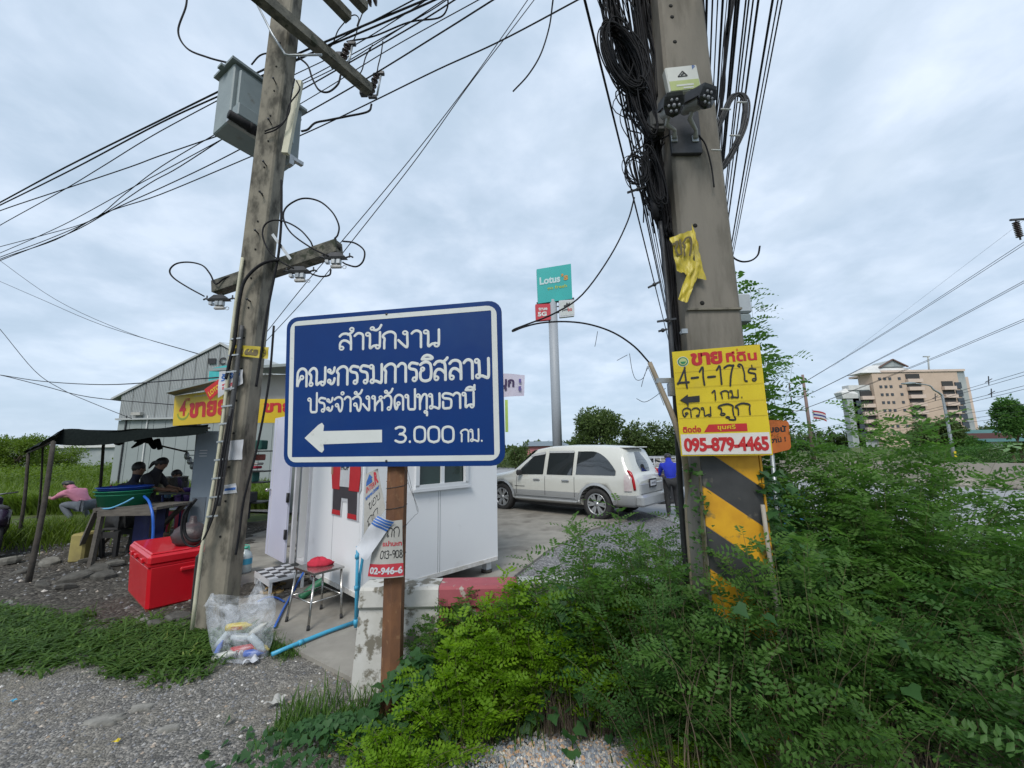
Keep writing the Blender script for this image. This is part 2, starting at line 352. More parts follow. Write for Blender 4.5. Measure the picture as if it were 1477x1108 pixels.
# ================================================================== the setting: ground, slab, road
def vnoise(x, y, s, seed=0):
    """cheap smooth value noise, arrays in"""
    x = np.asarray(x) * s; y = np.asarray(y) * s; xi = np.floor(x); yi = np.floor(y); fx = x - xi; fy = y - yi
    def h(a, b): v = np.sin(a * 127.1 + b * 311.7 + seed * 74.7) * 43758.5453; return v - np.floor(v)
    fx = fx * fx * (3 - 2 * fx); fy = fy * fy * (3 - 2 * fy)
    return (h(xi, yi) * (1 - fx) + h(xi + 1, yi) * fx) * (1 - fy) + (h(xi, yi + 1) * (1 - fx) + h(xi + 1, yi + 1) * fx) * fy
def groundmat(name, a, b, c, stone=90.0, rel=0.012, patch=0.8, plo=0.5, phi=0.65, stain=(0.2, 0.19, 0.17)):
    m = bpy.data.materials.new(name); m.use_nodes = True; t = m.node_tree; nd = t.nodes; ln = t.links.new; p = nd['Principled BSDF']
    p.inputs['Roughness'].default_value = 0.92; p.inputs['Specular IOR Level'].default_value = 0.25
    tc = nd.new('ShaderNodeTexCoord')
    vo = nd.new('ShaderNodeTexVoronoi'); vo.inputs['Scale'].default_value = stone; ln(tc.outputs['Object'], vo.inputs[0])
    r = nd.new('ShaderNodeValToRGB'); sp = nd.new('ShaderNodeSeparateColor'); ln(vo.outputs['Color'], sp.inputs[0]); ln(sp.outputs[0], r.inputs[0])
    e = r.color_ramp.elements; e[0].color = (*a, 1); e[1].color = (*c, 1); k = e.new(0.6); k.color = (*b, 1)
    n = nd.new('ShaderNodeTexNoise'); n.inputs['Scale'].default_value = patch; n.inputs['Detail'].default_value = 9; n.inputs['Roughness'].default_value = 0.65; ln(tc.outputs['Object'], n.inputs[0])
    mr = nd.new('ShaderNodeMapRange'); ln(n.outputs[0], mr.inputs[0]); mr.inputs[1].default_value = plo; mr.inputs[2].default_value = phi; mr.inputs[4].default_value = 0.85
    mx = nd.new('ShaderNodeMixRGB'); ln(mr.outputs[0], mx.inputs[0]); ln(r.outputs[0], mx.inputs[1]); mx.inputs[2].default_value = (*stain, 1)
    n2 = nd.new('ShaderNodeTexNoise'); n2.inputs['Scale'].default_value = 14; n2.inputs['Detail'].default_value = 8; ln(tc.outputs['Object'], n2.inputs[0])
    m2 = nd.new('ShaderNodeMixRGB'); m2.blend_type = 'MULTIPLY'; m2.inputs[0].default_value = 0.7; ln(mx.outputs[0], m2.inputs[1])
    r2 = nd.new('ShaderNodeValToRGB'); ln(n2.outputs[0], r2.inputs[0]); r2.color_ramp.elements[0].color = (.55, .55, .55, 1); r2.color_ramp.elements[1].color = (1.25, 1.22, 1.18, 1)
    r2.color_ramp.elements[0].position = .3; r2.color_ramp.elements[1].position = .7
    ln(r2.outputs[0], m2.inputs[2]); ln(m2.outputs[0], p.inputs['Base Color'])
    bp = nd.new('ShaderNodeBump'); bp.inputs['Strength'].default_value = 0.9; bp.inputs['Distance'].default_value = rel; bp.invert = True
    ln(vo.outputs['Distance'], bp.inputs['Height']); ln(bp.outputs[0], p.inputs['Normal']); return m
M_GRAVEL = groundmat('fine_gravel', (.085, .083, .080), (.165, .16, .15), (.33, .315, .29), 75, .012, 1.1, .44, .62, (.20, .185, .155))
M_LOT = groundmat('grey_gravel', (.11, .112, .115), (.20, .20, .205), (.34, .34, .34), 45, .012, .5, .55, .7, (.21, .21, .205))
M_DIRT = groundmat('dark_dirt', (.035, .032, .028), (.075, .068, .058), (.16, .15, .13), 30, .02, .9, .45, .6, (.06, .055, .046))
M_FIELD = groundmat('field_soil', (.05, .075, .02), (.085, .12, .03), (.12, .13, .05), 3, .02, .05, .45, .6, (.07, .10, .03))
M_SLAB = mat('worn_slab_concrete', (.30, .28, .24), (.20, .185, .16), .9, scale=3, c3=(.13, .115, .095), s3=1.3, lo3=.52, hi3=.68, bump=.35, bscale=60, bdist=.004, lo=.3, hi=.7)
M_ROAD = mat('weathered_road', (.29, .30, .31), (.24, .245, .255), .9, scale=2, bump=.3, bscale=120, bdist=.003)
def sheet(name, poly, z, m, th=0.0):
    b = MB(); n = len(poly)
    if th: b.prism([(p[0], p[1]) for p in poly], Matrix.Translation((0, 0, z - th)), th)
    else: b.add([(p[0], p[1], z) for p in poly], [tuple(range(n))])
    return struct(b.build(name, m, loc=(0, 0, 0)))
sheet('ground', [(-4000, -60), (4000, -60), (4000, 7000), (-4000, 7000)], -0.06, M_FIELD)
def relief(name, x0, x1, y0, y1, st, fz, m):
    nx = int((x1 - x0) / st); ny = int((y1 - y0) / st)
    X, Y = np.meshgrid(np.linspace(x0, x1, nx + 1), np.linspace(y0, y1, ny + 1)); Z = fz(X, Y)
    me = bpy.data.meshes.new(name); V = np.stack([X.ravel(), Y.ravel(), Z.ravel()], 1).astype(np.float32)
    i = (np.arange(ny)[:, None] * (nx + 1) + np.arange(nx)[None, :]).ravel(); F = np.stack([i, i + 1, i + nx + 2, i + nx + 1], 1)
    me.from_pydata(V.tolist(), [], F.tolist()); me.materials.append(m); me.polygons.foreach_set('use_smooth', [True] * len(F))
    o = bpy.data.objects.new(name, me); COL.objects.link(o); return struct(o)
def z_path(X, Y): return 0.004 + 0.018 * (vnoise(X, Y, 2.2) - .5) + 0.010 * (vnoise(X, Y, 7, 3) - .5) + 0.006 * (vnoise(X, Y, 19, 5) - .5)
def z_dirt(X, Y):
    base = 0.012 + 0.07 * (vnoise(X, Y, 1.3, 2) - .5) + 0.04 * (vnoise(X, Y, 4, 3) - .5) + 0.02 * (vnoise(X, Y, 11, 5) - .5)
    return base - 0.10 * np.clip((Y - 9) / 3, 0, 1)
relief('gravel_path', -9, 7, -2.4, 3.95, .05, z_path, M_GRAVEL)
relief('dirt_yard', -16, -2.6, 3.8, 15, .07, z_dirt, M_DIRT)
slab_poly = [(-1.2, 3.3), (-1.87, 3.76), (-2.75, 4.35), (-3.55, 5.0), (-4.6, 6.4), (-5.6, 8.2), (-5.2, 13), (-1.5, 14.2), (2.2, 13.4), tuple(G(905, 752)[:2]), tuple(G(855, 765)[:2]), tuple(G(791, 796)[:2]), tuple(G(741, 835)[:2]), (-.05, 3.3)]
slab_poly = slab_poly[::-1] if False else slab_poly
sheet('concrete_slab', slab_poly[::-1], 0.035, M_SLAB, .12)
sheet('gravel_lot', [(-.6, 3.2), (9, 3.2), (14, 10), (13, 24), (-14, 24), (-14, 14.5), (-6, 12)], 0.0, M_LOT)
sheet('road', [(4.5, 3.0), (40, -20), (60, -8), (26, 14), (13, 24.5), (8.4, 30), (-20, 60), (-36, 50), (2.0, 22)], 0.008, M_ROAD)
# painted edge line on the road
_b = MB(); a = Vector((7.2, 3.6, .012)); b_ = Vector((4.0, 22, .012))
M_PAINT = mat('road_paint', (.70, .70, .68), (.5, .5, .48), .8, scale=20)
_b.add([a, a + Vector((.14, 0, 0)), b_ + Vector((.14, 0, 0)), b_], [(0, 1, 2, 3)]); struct(_b.build('road_line', M_PAINT))
# loose stones on the gravel path
def scatter_stones(name, n, fx, m, smin, smax, seed=1, zf=z_path, label=None):
    g = np.random.default_rng(seed); P = fx(g, n); n = len(P); s = smin + (smax - smin) * g.random(n) ** 3
    base = np.array([(1, 0, 0), (.3, .9, 0), (-.8, .55, 0), (-.8, -.6, 0), (.35, -.95, 0), (.15, .1, .75)], float)
    F0 = np.array([(0, 1, 5), (1, 2, 5), (2, 3, 5), (3, 4, 5), (4, 0, 5)])
    V = base[None] * s[:, None, None]; V = V * (1 + .35 * (g.random((n, 6, 3)) - .5)); V[:, :, 2] += .15 * s[:, None] * g.random((n, 6)); V[:, :, 2] -= .003
    a = g.random(n) * 2 * PI; c, q = np.cos(a)[:, None], np.sin(a)[:, None]
    X = V[:, :, 0] * c - V[:, :, 1] * q * .8; Y = V[:, :, 0] * q + V[:, :, 1] * c * .8
    V[:, :, 0] = X + P[:, None, 0]; V[:, :, 1] = Y + P[:, None, 1]; V[:, :, 2] += zf(P[:, 0], P[:, 1])[:, None]
    F = (F0[None] + (np.arange(n) * 6)[:, None, None]).reshape(-1, 3)
    return tinted(name, V.reshape(-1, 3), F, np.repeat(g.random(n), 5), m, False)
def tinted(name, V, F, tint, m, smooth=True, parent=None):
    """mesh from arrays with one tint value per face"""
    me = bpy.data.meshes.new(name); k = F.shape[1]
    me.vertices.add(len(V)); me.vertices.foreach_set('co', np.ascontiguousarray(V, dtype=np.float32).ravel())
    me.loops.add(F.size); me.loops.foreach_set('vertex_index', np.ascontiguousarray(F, dtype=np.int32).ravel())
    me.polygons.add(len(F)); me.polygons.foreach_set('loop_start', np.arange(0, F.size, k, dtype=np.int32))
    me.polygons.foreach_set('use_smooth', np.full(len(F), smooth)); me.update(calc_edges=True)
    at = me.attributes.new('tint', 'FLOAT', 'FACE'); at.data.foreach_set('value', np.ascontiguousarray(tint, dtype=np.float32))
    me.materials.append(m); o = bpy.data.objects.new(name, me); COL.objects.link(o)
    if parent is not None: o.parent = parent
    return o
def tintmat(name, stops, rough=.85):
    m = bpy.data.materials.new(name); m.use_nodes = True; t = m.node_tree; nd = t.nodes; p = nd['Principled BSDF']; p.inputs['Roughness'].default_value = rough
    at = nd.new('ShaderNodeAttribute'); at.attribute_name = 'tint'; r = nd.new('ShaderNodeValToRGB'); t.links.new(at.outputs['Fac'], r.inputs[0]); t.links.new(r.outputs[0], p.inputs['Base Color'])
    e = r.color_ramp.elements; e[0].position, e[0].color = stops[0][0], (*stops[0][1], 1); e[1].position, e[1].color = stops[-1][0], (*stops[-1][1], 1)
    for q, c in stops[1:-1]:
        k = e.new(q); k.color = (*c, 1)
    return m
M_STONES = tintmat('loose_stones', [(0, (.10, .105, .115)), (.5, (.21, .21, .215)), (.8, (.33, .32, .30)), (.93, (.30, .22, .15)), (1, (.6, .59, .56))])
M_STONES2 = tintmat('river_stones', [(0, (.12, .135, .16)), (.35, (.24, .26, .29)), (.6, (.38, .37, .35)), (.8, (.42, .24, .12)), (1, (.62, .60, .55))], .6)
def f_path(g, n):
    P = np.stack([g.uniform(-5.5, 2.2, n), g.uniform(1.0, 3.9, n)], 1); keep = g.random(n) < (vnoise(P[:, 0], P[:, 1], 1.7, 9) * 1.1); return P[keep]
stuff(scatter_stones('loose_stones', 42000, f_path, M_STONES, .004, .017, 3), 'small grey loose stones over the gravel path', 'stones')
def f_pile(g, n):
    P = np.stack([g.normal(.42, .42, n), g.normal(2.50, .11, n)], 1); return P
def z_pile(X, Y): return z_path(X, Y) + .05 * np.exp(-((X - .42) / .6) ** 2 - ((Y - 2.5) / .18) ** 2)
stuff(scatter_stones('river_stones', 6500, f_pile, M_STONES2, .008, .020, 4, z_pile), 'grey and orange rounded stones heaped by the bush foot', 'stones')
def f_dirt(g, n):
    P = np.stack([g.uniform(-12, -3.2, n), g.uniform(4.2, 10, n)], 1); return P[g.random(len(P)) < vnoise(P[:, 0], P[:, 1], 1.2, 4)]
stuff(scatter_stones('yard_stones', 7000, f_dirt, M_STONES, .01, .035, 5, z_dirt), 'grey pebbles strewn over the dark dirt yard', 'stones')
# broken concrete chunks in the yard: each one a thing
M_CHUNK = mat('broken_concrete', (.10, .095, .082), (.045, .042, .036), .95, scale=9, bump=.6, bscale=30)
M_CHUNKL = mat('pale_rubble', (.20, .19, .165), (.11, .105, .09), .95, scale=9, bump=.6, bscale=30)
def chunk(p, s, rz, m, label, seed):
    r = random.Random(seed); b = MB(); n = r.randint(6, 8); rs = []
    an = sorted(r.uniform(0, 2 * PI / n * .6) + 2 * PI * i / n for i in range(n))
    ra = [r.uniform(.7, 1.15) for _ in an]; tl = (r.uniform(-.2, .2), r.uniform(-.2, .2))
    for z, k in ((-.2, .9), (.05, 1), (.28, .97), (.38, .8)):
        rs.append([(s * k * q * r.uniform(.92, 1.08) * math.cos(t), s * k * q * math.sin(t) * .75, s * (z + tl[0] * math.cos(t) + tl[1] * math.sin(t))) for t, q in zip(an, ra)])
    b.rings(rs, True, False)
    o = b.build('concrete_chunk', m, M=Matrix.Translation(p) @ Matrix.Rotation(rz, 4, 'Z'))
    tag(o, label, 'rubble', 'broken concrete chunks in the yard'); return o
for i, (px, py, s, l) in enumerate([(70, 815, .16, 'flat pale chunk of concrete under the canopy, left of the near canopy pole'), (110, 838, .20, 'long dark slab of broken concrete right of the near canopy pole'),
        (140, 826, .19, 'broad grey concrete chunk in the yard behind the table legs'), (165, 815, .13, 'pale block of concrete rubble in front of the wooden table'), (95, 850, .13, 'brownish concrete chunk just right of the near canopy pole foot'),
        (12, 812, .2, 'pale concrete slab at the left edge of the yard'), (150, 835, .16, 'rough grey chunk of concrete left of the red ice chest'), (60, 848, .12, 'small dark concrete chunk at the near canopy pole foot'),
        (232, 905, .13, 'flat grey slab piece below the front of the red ice chest'), (258, 897, .15, 'upright broken slab piece between the ice chest and the concrete pole'), (262, 912, .1, 'small grey slab piece at the foot of the cream conduit'),
        (203, 904, .10, 'pale flat stone in the grass below the ice chest corner'), (30, 830, .15, 'dark concrete block in the shade of the canopy, far left'), (125, 812, .12, 'small slab tilted under the wooden table')]):
    q = G(px, py); chunk((q.x, q.y, .02), s, i * 1.3, M_CHUNKL if 'pale' in l else M_CHUNK, l, i)
# cement spills on the path
M_CEM = mat('dried_cement', (.25, .24, .215), (.12, .115, .10), .95, scale=12, bump=.7, bscale=26)
for i, (px, py, s, l) in enumerate([(150, 1040, .13, 'crusted pale cement spill on the gravel path'), (205, 1022, .09, 'small cracked cement patch beside the cement spill'), (245, 1052, .08, 'flattened pale plastic scrap on the gravel path')]):
    q = G(px, py); b = MB(); r = random.Random(i + 40); n = 26; s *= .85; rs = []
    ra = [r.uniform(.7, 1.3) for _ in range(n)]
    for z, k in ((-.01, 1.05), (.004, 1), (.012, .75), (.010, .3)): rs.append([(s * k * ra[j] * math.cos(2 * PI * j / n), s * .6 * k * ra[j] * math.sin(2 * PI * j / n), z) for j in range(n)])
    b.rings(rs, True, True); tag(b.build('cement_patch' if i < 2 else 'plastic_scrap', M_CEM, M=Matrix.Translation((q.x, q.y, .004))), l, 'cement' if i < 2 else 'litter')
# ------------------------------------------------------------------ foliage makers
def quat_frames(d, up, roll=None):
    """arrays of unit frames: d forward, side, normal"""
    d = d / np.linalg.norm(d, axis=1, keepdims=True); s = np.cross(d, up); l = np.linalg.norm(s, axis=1, keepdims=True); s = np.where(l < 1e-4, np.array([[1., 0, 0]]), s / np.maximum(l, 1e-6)); n = np.cross(s, d)
    if roll is not None:
        c, q = np.cos(roll)[:, None], np.sin(roll)[:, None]; s, n = s * c + n * q, n * c - s * q
    return d, s, n
LEAF_A = (np.array([(0, 0, 0), (.5, .5, .06), (.5, -.5, .06), (1, 0, -.02), (.55, 0, -.06)]), [(0, 2, 4), (0, 4, 1), (4, 2, 3), (4, 3, 1)])  # folded leaflet
LEAF_K = (np.array([(0, 0, 0), (.45, .5, .05), (1, 0, -.05), (.45, -.5, .05)]), [(0, 3, 2), (0, 2, 1)])
LEAF_R = (np.array([(0, 0, 0), (.25, .48, .04), (.7, .46, .05), (1, 0, 0), (.7, -.46, .05), (.25, -.48, .04)]), [(0, 5, 4), (0, 4, 3), (0, 3, 2), (0, 2, 1)])
LEAF_I = (np.array([(0, 0, 0), (-.12, .42, .05), (.28, .62, .03), (.5, .34, .02), (1, 0, -.12), (.5, -.34, .02), (.28, -.62, .03), (-.12, -.42, .05), (.3, 0, -.04)]), [(8, 0, 1), (8, 1, 2), (8, 2, 3), (8, 3, 4), (8, 4, 5), (8, 5, 6), (8, 6, 7), (8, 7, 0)])
def leaves_mesh(P, d, s, n, ln, wd_, tpl, tint):
    B, F0 = tpl; k = len(B); F0 = np.array(F0)
    V = P[:, None] + d[:, None] * (B[None, :, 0:1] * ln[:, None, None]) + s[:, None] * (B[None, :, 1:2] * wd_[:, None, None]) + n[:, None] * (B[None, :, 2:3] * ln[:, None, None])
    F = (F0[None] + (np.arange(len(P)) * k)[:, None, None]).reshape(-1, 3); return V.reshape(-1, 3), F, np.repeat(tint, len(F0))
def pinnate(P, dd, L_, pairs, lw, g, tpl=LEAF_A, droop=.5, lscale=1.0, tb=None):
    """compound leaves: P base points, dd directions, L_ rachis lengths -> leaflet arrays"""
    n = len(P); up = np.tile([0, 0, 1.], (n, 1)); d, s, nn = quat_frames(dd, up, g.normal(0, .35, n)); tb = g.random(n) if tb is None else tb
    PP, DD, NN, LN, TT = [], [], [], [], []
    for k in range(pairs * 2 + 1):
        i = k // 2; t = (i + .9) / (pairs + .6); sgn = 1 if k % 2 else -1
        pos = P + d * (t * L_)[:, None] + np.array([0, 0, -1.]) * (droop * .45 * L_ * t * t)[:, None]
        dl = d - np.array([0, 0, 1.]) * (droop * .8 * t)
        if k == pairs * 2: v = dl
        else: v = s * sgn + dl * .45 + nn * .12
        v = v + g.normal(0, .10, (n, 3)); PP.append(pos); DD.append(v); NN.append(nn); sz = math.sin(PI * (0.18 + .72 * t)) ** .5
        LN.append(L_ / pairs * 1.30 * lscale * sz * g.uniform(.85, 1.1, n)); TT.append(np.clip(tb + g.normal(0, .06, n), 0, 1))
    PP = np.concatenate(PP); DD = np.concatenate(DD); NN = np.concatenate(NN); LN = np.concatenate(LN); TT = np.concatenate(TT)
    d2, s2, n2 = quat_frames(DD, NN, g.normal(0, .25, len(PP)))
    return leaves_mesh(PP, d2, s2, n2, LN, LN * lw, tpl, TT)
def join_arr(lst):
    V = []; F = []; T = []; o = 0
    for v, f, t in lst: V.append(v); F.append(f + o); T.append(t); o += len(v)
    return np.concatenate(V), np.concatenate(F), np.concatenate(T)
def stems_arcs(g, n, base, spread, hgt, lean=(0, 0), out=1.0, hv=.3):
    """stem centre lines rising from a base area and arching outward: returns list of (k,3) arrays"""
    res = []
    for i in range(n):
        a = g.random() * 2 * PI; r0 = math.sqrt(g.random()); b = np.array([base[0] + spread[0] * .45 * r0 * math.cos(a), base[1] + spread[1] * .45 * r0 * math.sin(a), base[2]])
        h = hgt * (1 - hv * g.random()) * (1 - .35 * r0 * r0); o = np.array([spread[0] * math.cos(a), spread[1] * math.sin(a)]) * r0 * .62 * out + np.array(lean) * h
        t = np.linspace(0, 1, 9)[:, None]; wob = g.normal(0, .03 * h, (1, 2))
        xy = b[None, :2] + o[None] * t ** 1.5 + wob * np.sin(t * PI * 1.5); z = b[2] + h * (t - .22 * t ** 3 * r0); res.append(np.concatenate([xy, z], 1))
    return res
def along(stems, g, t0, t1, per):
    """points and directions along stems"""
    P = []; Dd = []
    for s in stems:
        L_ = np.linalg.norm(np.diff(s, axis=0), axis=1).sum(); n = max(3, int(per * L_ * (t1 - t0))); t = (t0 + (t1 - t0) * (np.arange(n) + g.random(n) * .6) / n).clip(0, .999) * (len(s) - 1)
        i = t.astype(int); f = (t - i)[:, None]; P.append(s[i] * (1 - f) + s[i + 1] * f); Dd.append(s[i + 1] - s[i])
    P = np.concatenate(P); Dd = np.concatenate(Dd); return P, Dd / np.linalg.norm(Dd, axis=1, keepdims=True)
def stem_mesh(name, stems, r, m, parent, n=4, every=1):
    b = MB()
    for s in stems[::every]: b.tube([tuple(p) for p in s], [r * (1 - .8 * k / (len(s) - 1)) for k in range(len(s))], n, False)
    return b.build(name, m, parent)
M_STEM = mat('green_stem', (.12, .13, .05), (.10, .075, .04), .8, scale=20)
M_TWIG = mat('woody_stem', (.16, .12, .085), (.08, .06, .045), .9, scale=20)
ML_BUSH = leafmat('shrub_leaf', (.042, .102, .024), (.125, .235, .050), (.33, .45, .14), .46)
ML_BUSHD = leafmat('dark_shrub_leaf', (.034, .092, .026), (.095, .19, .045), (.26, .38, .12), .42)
ML_LIME = leafmat('lime_leaf', (.10, .20, .014), (.20, .34, .022), (.38, .46, .05), .45)
ML_IVY = leafmat('vine_leaf', (.028, .08, .028), (.052, .125, .038), (.10, .19, .055), .34)
ML_TREE = leafmat('tree_leaf', (.045, .075, .022), (.085, .125, .035), (.16, .20, .07), .3, cs=.5)
ML_GRASS = leafmat('grass_blade', (.032, .078, .016), (.10, .18, .035), (.30, .36, .10), .38, cs=6)
ML_FIELD = leafmat('field_grass', (.07, .12, .018), (.13, .19, .03), (.23, .27, .07), .35, cs=.25)
def pinnate_bush(name, label, base, spread, hgt, nst, per, L0=.16, pairs=8, lw=.36, m=None, seed=1, lean=(0, 0), t0=.25, cat='bush', out=1.0, droop=.5, group=None, tpl=LEAF_A, hv=.35):
    g = np.random.default_rng(seed); e = thing(name, label, cat, base, group=group); st = stems_arcs(g, nst, (0, 0, 0), spread, hgt, lean, out, hv)
    P, d = along(st, g, t0, 1.0, per); n = len(P); a = g.random(n) * 2 * PI; hor = np.stack([np.cos(a), np.sin(a), np.zeros(n)], 1)
    dd = hor * .95 + d * .45 + np.array([0, 0, .12]); tipness = (P[:, 2] / hgt).clip(0, 1)
    arr = pinnate(P, dd, L0 * g.uniform(.65, 1.2, n), pairs, lw, g, tpl, droop, tb=(g.random(n) * .6 + .55 * tipness ** 3).clip(0, 1))
    stem_mesh('stems', st, .0045, M_STEM, e, 4)
    stuff(tinted('foliage', *arr, m or ML_BUSH, True, e)); return e
# ================================================================== far surroundings
M_PINKB = mat('salmon_render', (.52, .40, .31), (.46, .355, .275), .9, scale=.2)
M_PINKL = mat('cream_render', (.60, .48, .40), (.54, .43, .36), .9, scale=.2)
M_WHITE = mat('white_render', (.62, .62, .60), (.5, .5, .49), .9, scale=.5)
M_GREYB = mat('grey_cladding', (.36, .385, .375), (.25, .28, .29), .8, scale=.3)
M_DKGLASS = mat('dark_window_glass', (.03, .04, .05), (.05, .06, .07), .12, scale=2)
M_DARK = mat('dark_recess', (.05, .05, .05), (.03, .03, .03), .9)
M_ROOFR = mat('brown_roof_tiles', (.16, .09, .07), (.11, .07, .06), .85, scale=2)
# ---- hotel: facade px -> metres at depth HY
HY = 190.0; HB = D(1330, 640, HY)
hotel = thing('hotel_building', 'tall salmon pink hotel block with balconies and a gabled roof far behind the road', 'building', (HB.x, HY, -.05))
def hx(px, py=590): return D(px, py, HY).x
def hz(py, px=1330): return D(px, py, HY).z
ztop = hz(536); zrow = [hz(y) for y in (545, 556.5, 568, 579.5, 591, 602.5, 614, 625)]; fl = abs(zrow[0] - zrow[1])
X0, X1, X2, X3 = hx(1268), hx(1394), hx(1406), hx(1427)
wb = MB()
wb.box(((X0 + X1) / 2, HY + 5, ztop / 2), (X1 - X0, 8, ztop)); wb.build('main_wall', M_PINKB, hotel, True)
b = MB(); b.box(((X1 + X2) / 2, HY + 11, ztop / 2), (X2 - X1, 19.4, ztop)); b.build('grey_wall', M_GREYB, hotel, True)
b = MB(); b.box(((X2 + X3) / 2 - 1, HY + 18, ztop / 2 - 1), (X3 - X2 + 1.8, 24, ztop - 2)); b.build('side_wall', M_PINKL, hotel, True)
XL = hx(1240); zl = hz(560)
b = MB(); b.box(((XL + X0) / 2, HY + 4.5, zl / 2), (X0 - XL, 3, zl)); b.build('left_wing', M_GREYB, hotel, True)
b = MB(); b.box(((XL + X0) / 2 - 1, HY + 4.5, zl + 1.2), (X0 - XL + 1, 4, 2.4)); b.build('wing_parapet', M_WHITE, hotel, True)
XT = hx(1228)
b = MB(); b.box((XT + 4, HY + 4.5, zl / 2 - 2), (6, 3, zl - 4)); b.build('tower_wall', M_GREYB, hotel, True)
b = MB(); b.rings([[(XT - 1, HY + 2.5, zl - 4), (XT + 6, HY + 2.5, zl - 4), (XT + 6, HY + 6.5, zl - 4), (XT - 1, HY + 6.5, zl - 4)], [(XT - 1.8, HY + 2.2, zl - 1), (XT + 6.3, HY + 2.2, zl - 2), (XT + 6.3, HY + 6.8, zl - 2), (XT - 1.8, HY + 6.8, zl - 1)], [(XT + 2, HY + 4, zl + 1), (XT + 4, HY + 4, zl + 1), (XT + 4, HY + 5, zl + 1), (XT + 2, HY + 5, zl + 1)]], True, False)
b.build('tower_roof', M_WHITE, hotel, True)
# roof: white mansard base and gable
gx0, gx1 = hx(1244, 545), hx(1326, 540); gz = ztop
b = MB(); b.rings([[(gx0, HY + .5, gz), (gx1, HY + .5, gz), (gx1, HY + 9, gz), (gx0, HY + 9, gz)], [(gx0 + 9, HY + 4, gz + 4.2), (gx1 - 7, HY + 4, gz + 4.2), (gx1 - 7, HY + 8, gz + 4.2), (gx0 + 9, HY + 8, gz + 4.2)]], True, False); b.build('roof_base', M_WHITE, hotel, True)
ax = hx(1292, 520); aw = (hx(1311, 528) - hx(1273, 528)) / 2; az = hz(517)
b = MB(); b.rings([[(ax - aw, y, gz + 3), (ax + aw, y, gz + 3), (ax, y, az)] for y in (HY + 2, HY + 12)], True, False); b.build('gable', M_GREYB, hotel, True)
b = MB()
for s in (-1, 1): b.bar((ax + s * (aw + .6), HY + 1.6, gz + 2.8), (ax, HY + 1.6, az + .1), .8, .5)
b.build('gable_trim', M_ROOFR, hotel, True)
b = MB(); b.box(((X0 + X1) / 2 + 4, HY + 10, ztop + .5), ((X1 - X0) * .98, 19, 1.0)); b.build('parapet', M_PINKL, hotel, True)
wm = None
def shared(name, make, mats, parent, pts):
    """copies of one small mesh as separate parts"""
    o = make().build(name, mats, parent); o.location = pts[0]
    for p in pts[1:]:
        c = o.copy(); c.location = p; COL.objects.link(c); c.parent = parent
lo = lambda x, y, z: (x - hotel.location.x, y - hotel.location.y, z - hotel.location.z)
shared('window', lambda: MB().box((0, 0, 0), (1.25, .3, 1.25)), M_DKGLASS, hotel, [lo(hx(px), HY + .95, z) for z in zrow for px in (1278.5, 1286, 1293.5, 1307.5)])
def balc(w):
    m = MB(); m.box((0, 0, .8), (w, .5, 2.6)); m.cur = 1; m.box((0, -.7, -1.3), (w + .6, 1.4, 1.7)); return m
wA = hx(1337) - hx(1317); wB = hx(1384) - hx(1368)
shared('balcony', lambda: balc(wA), [M_DARK, M_PINKL], hotel, [lo((hx(1317) + hx(1337)) / 2, HY + .9, z) for z in zrow])
shared('corner_balcony', lambda: balc(wB), [M_DARK, M_PINKL], hotel, [lo((hx(1368) + hx(1384)) / 2, HY + .9, z) for z in zrow[1:]])
shared('glass_bay', lambda: MB().box((0, 0, 0), (hx(1394) - hx(1385), .5, fl * .78)), M_DKGLASS, hotel, [lo((hx(1385) + hx(1394)) / 2 + .6, HY + .8, z) for z in zrow[1:]])
shared('wing_balcony', lambda: balc(7), [M_DARK, M_PINKL], hotel, [lo(hx(1262), HY + 2.7, z) for z in zrow[2:]])
shared('wing_window', lambda: MB().box((0, 0, 0), (4.2, .5, 2.6)), M_DKGLASS, hotel, [lo(hx(1250), HY + 2.9, z) for z in zrow[3:]])
shared('side_band', lambda: MB().box((0, 0, 0), (1.6, .6, 2.8)), M_ROOFR, hotel, [lo((X2 + 1.2), HY + 5.8, z) for z in zrow[1:]])
b = MB(); b.tube([(hx(1364, 530), HY + 8, ztop), (hx(1362, 505), HY + 8, ztop + 9)], .35, 6); b.box((hx(1362, 505) - .8, HY + 8, ztop + 9), (3.2, .6, .5)); b.build('mast', M_GREYB, hotel, True)
# ---- green-roofed house, right
M_GRNROOF = mat('green_metal_roof', (.05, .14, .13), (.04, .11, .11), .6, scale=.6)
hb = D(1432, 650, 75); hs = thing('low_house', 'low dark house with green metal roof beside the hotel', 'house', (hb.x, 75, -.05))
b = MB(); b.box((hb.x, 78, 1.6), (9, 6, 3.3)); b.build('wall', mat('maroon_wall', (.12, .05, .05), (.09, .04, .04), .9), hs, True)
b = MB(); z0 = D(1410, 640, 75).z + .3; b.rings([[(hb.x - 6, 74, z0), (hb.x + 6.5, 74, z0), (hb.x + 6.5, 83, z0), (hb.x - 6, 83, z0)], [(hb.x - 2.5, 78, z0 + 2.3), (hb.x + 4.5, 78, z0 + 2.3), (hb.x + 4.5, 79, z0 + 2.3), (hb.x - 2.5, 79, z0 + 2.3)]], True, False); b.build('roof', M_GRNROOF, hs, True)
b = MB(); b.box((hb.x + 1, 74.95, 1.4), (2.4, .15, 1.5)); b.build('window', M_WHITE, hs, True)
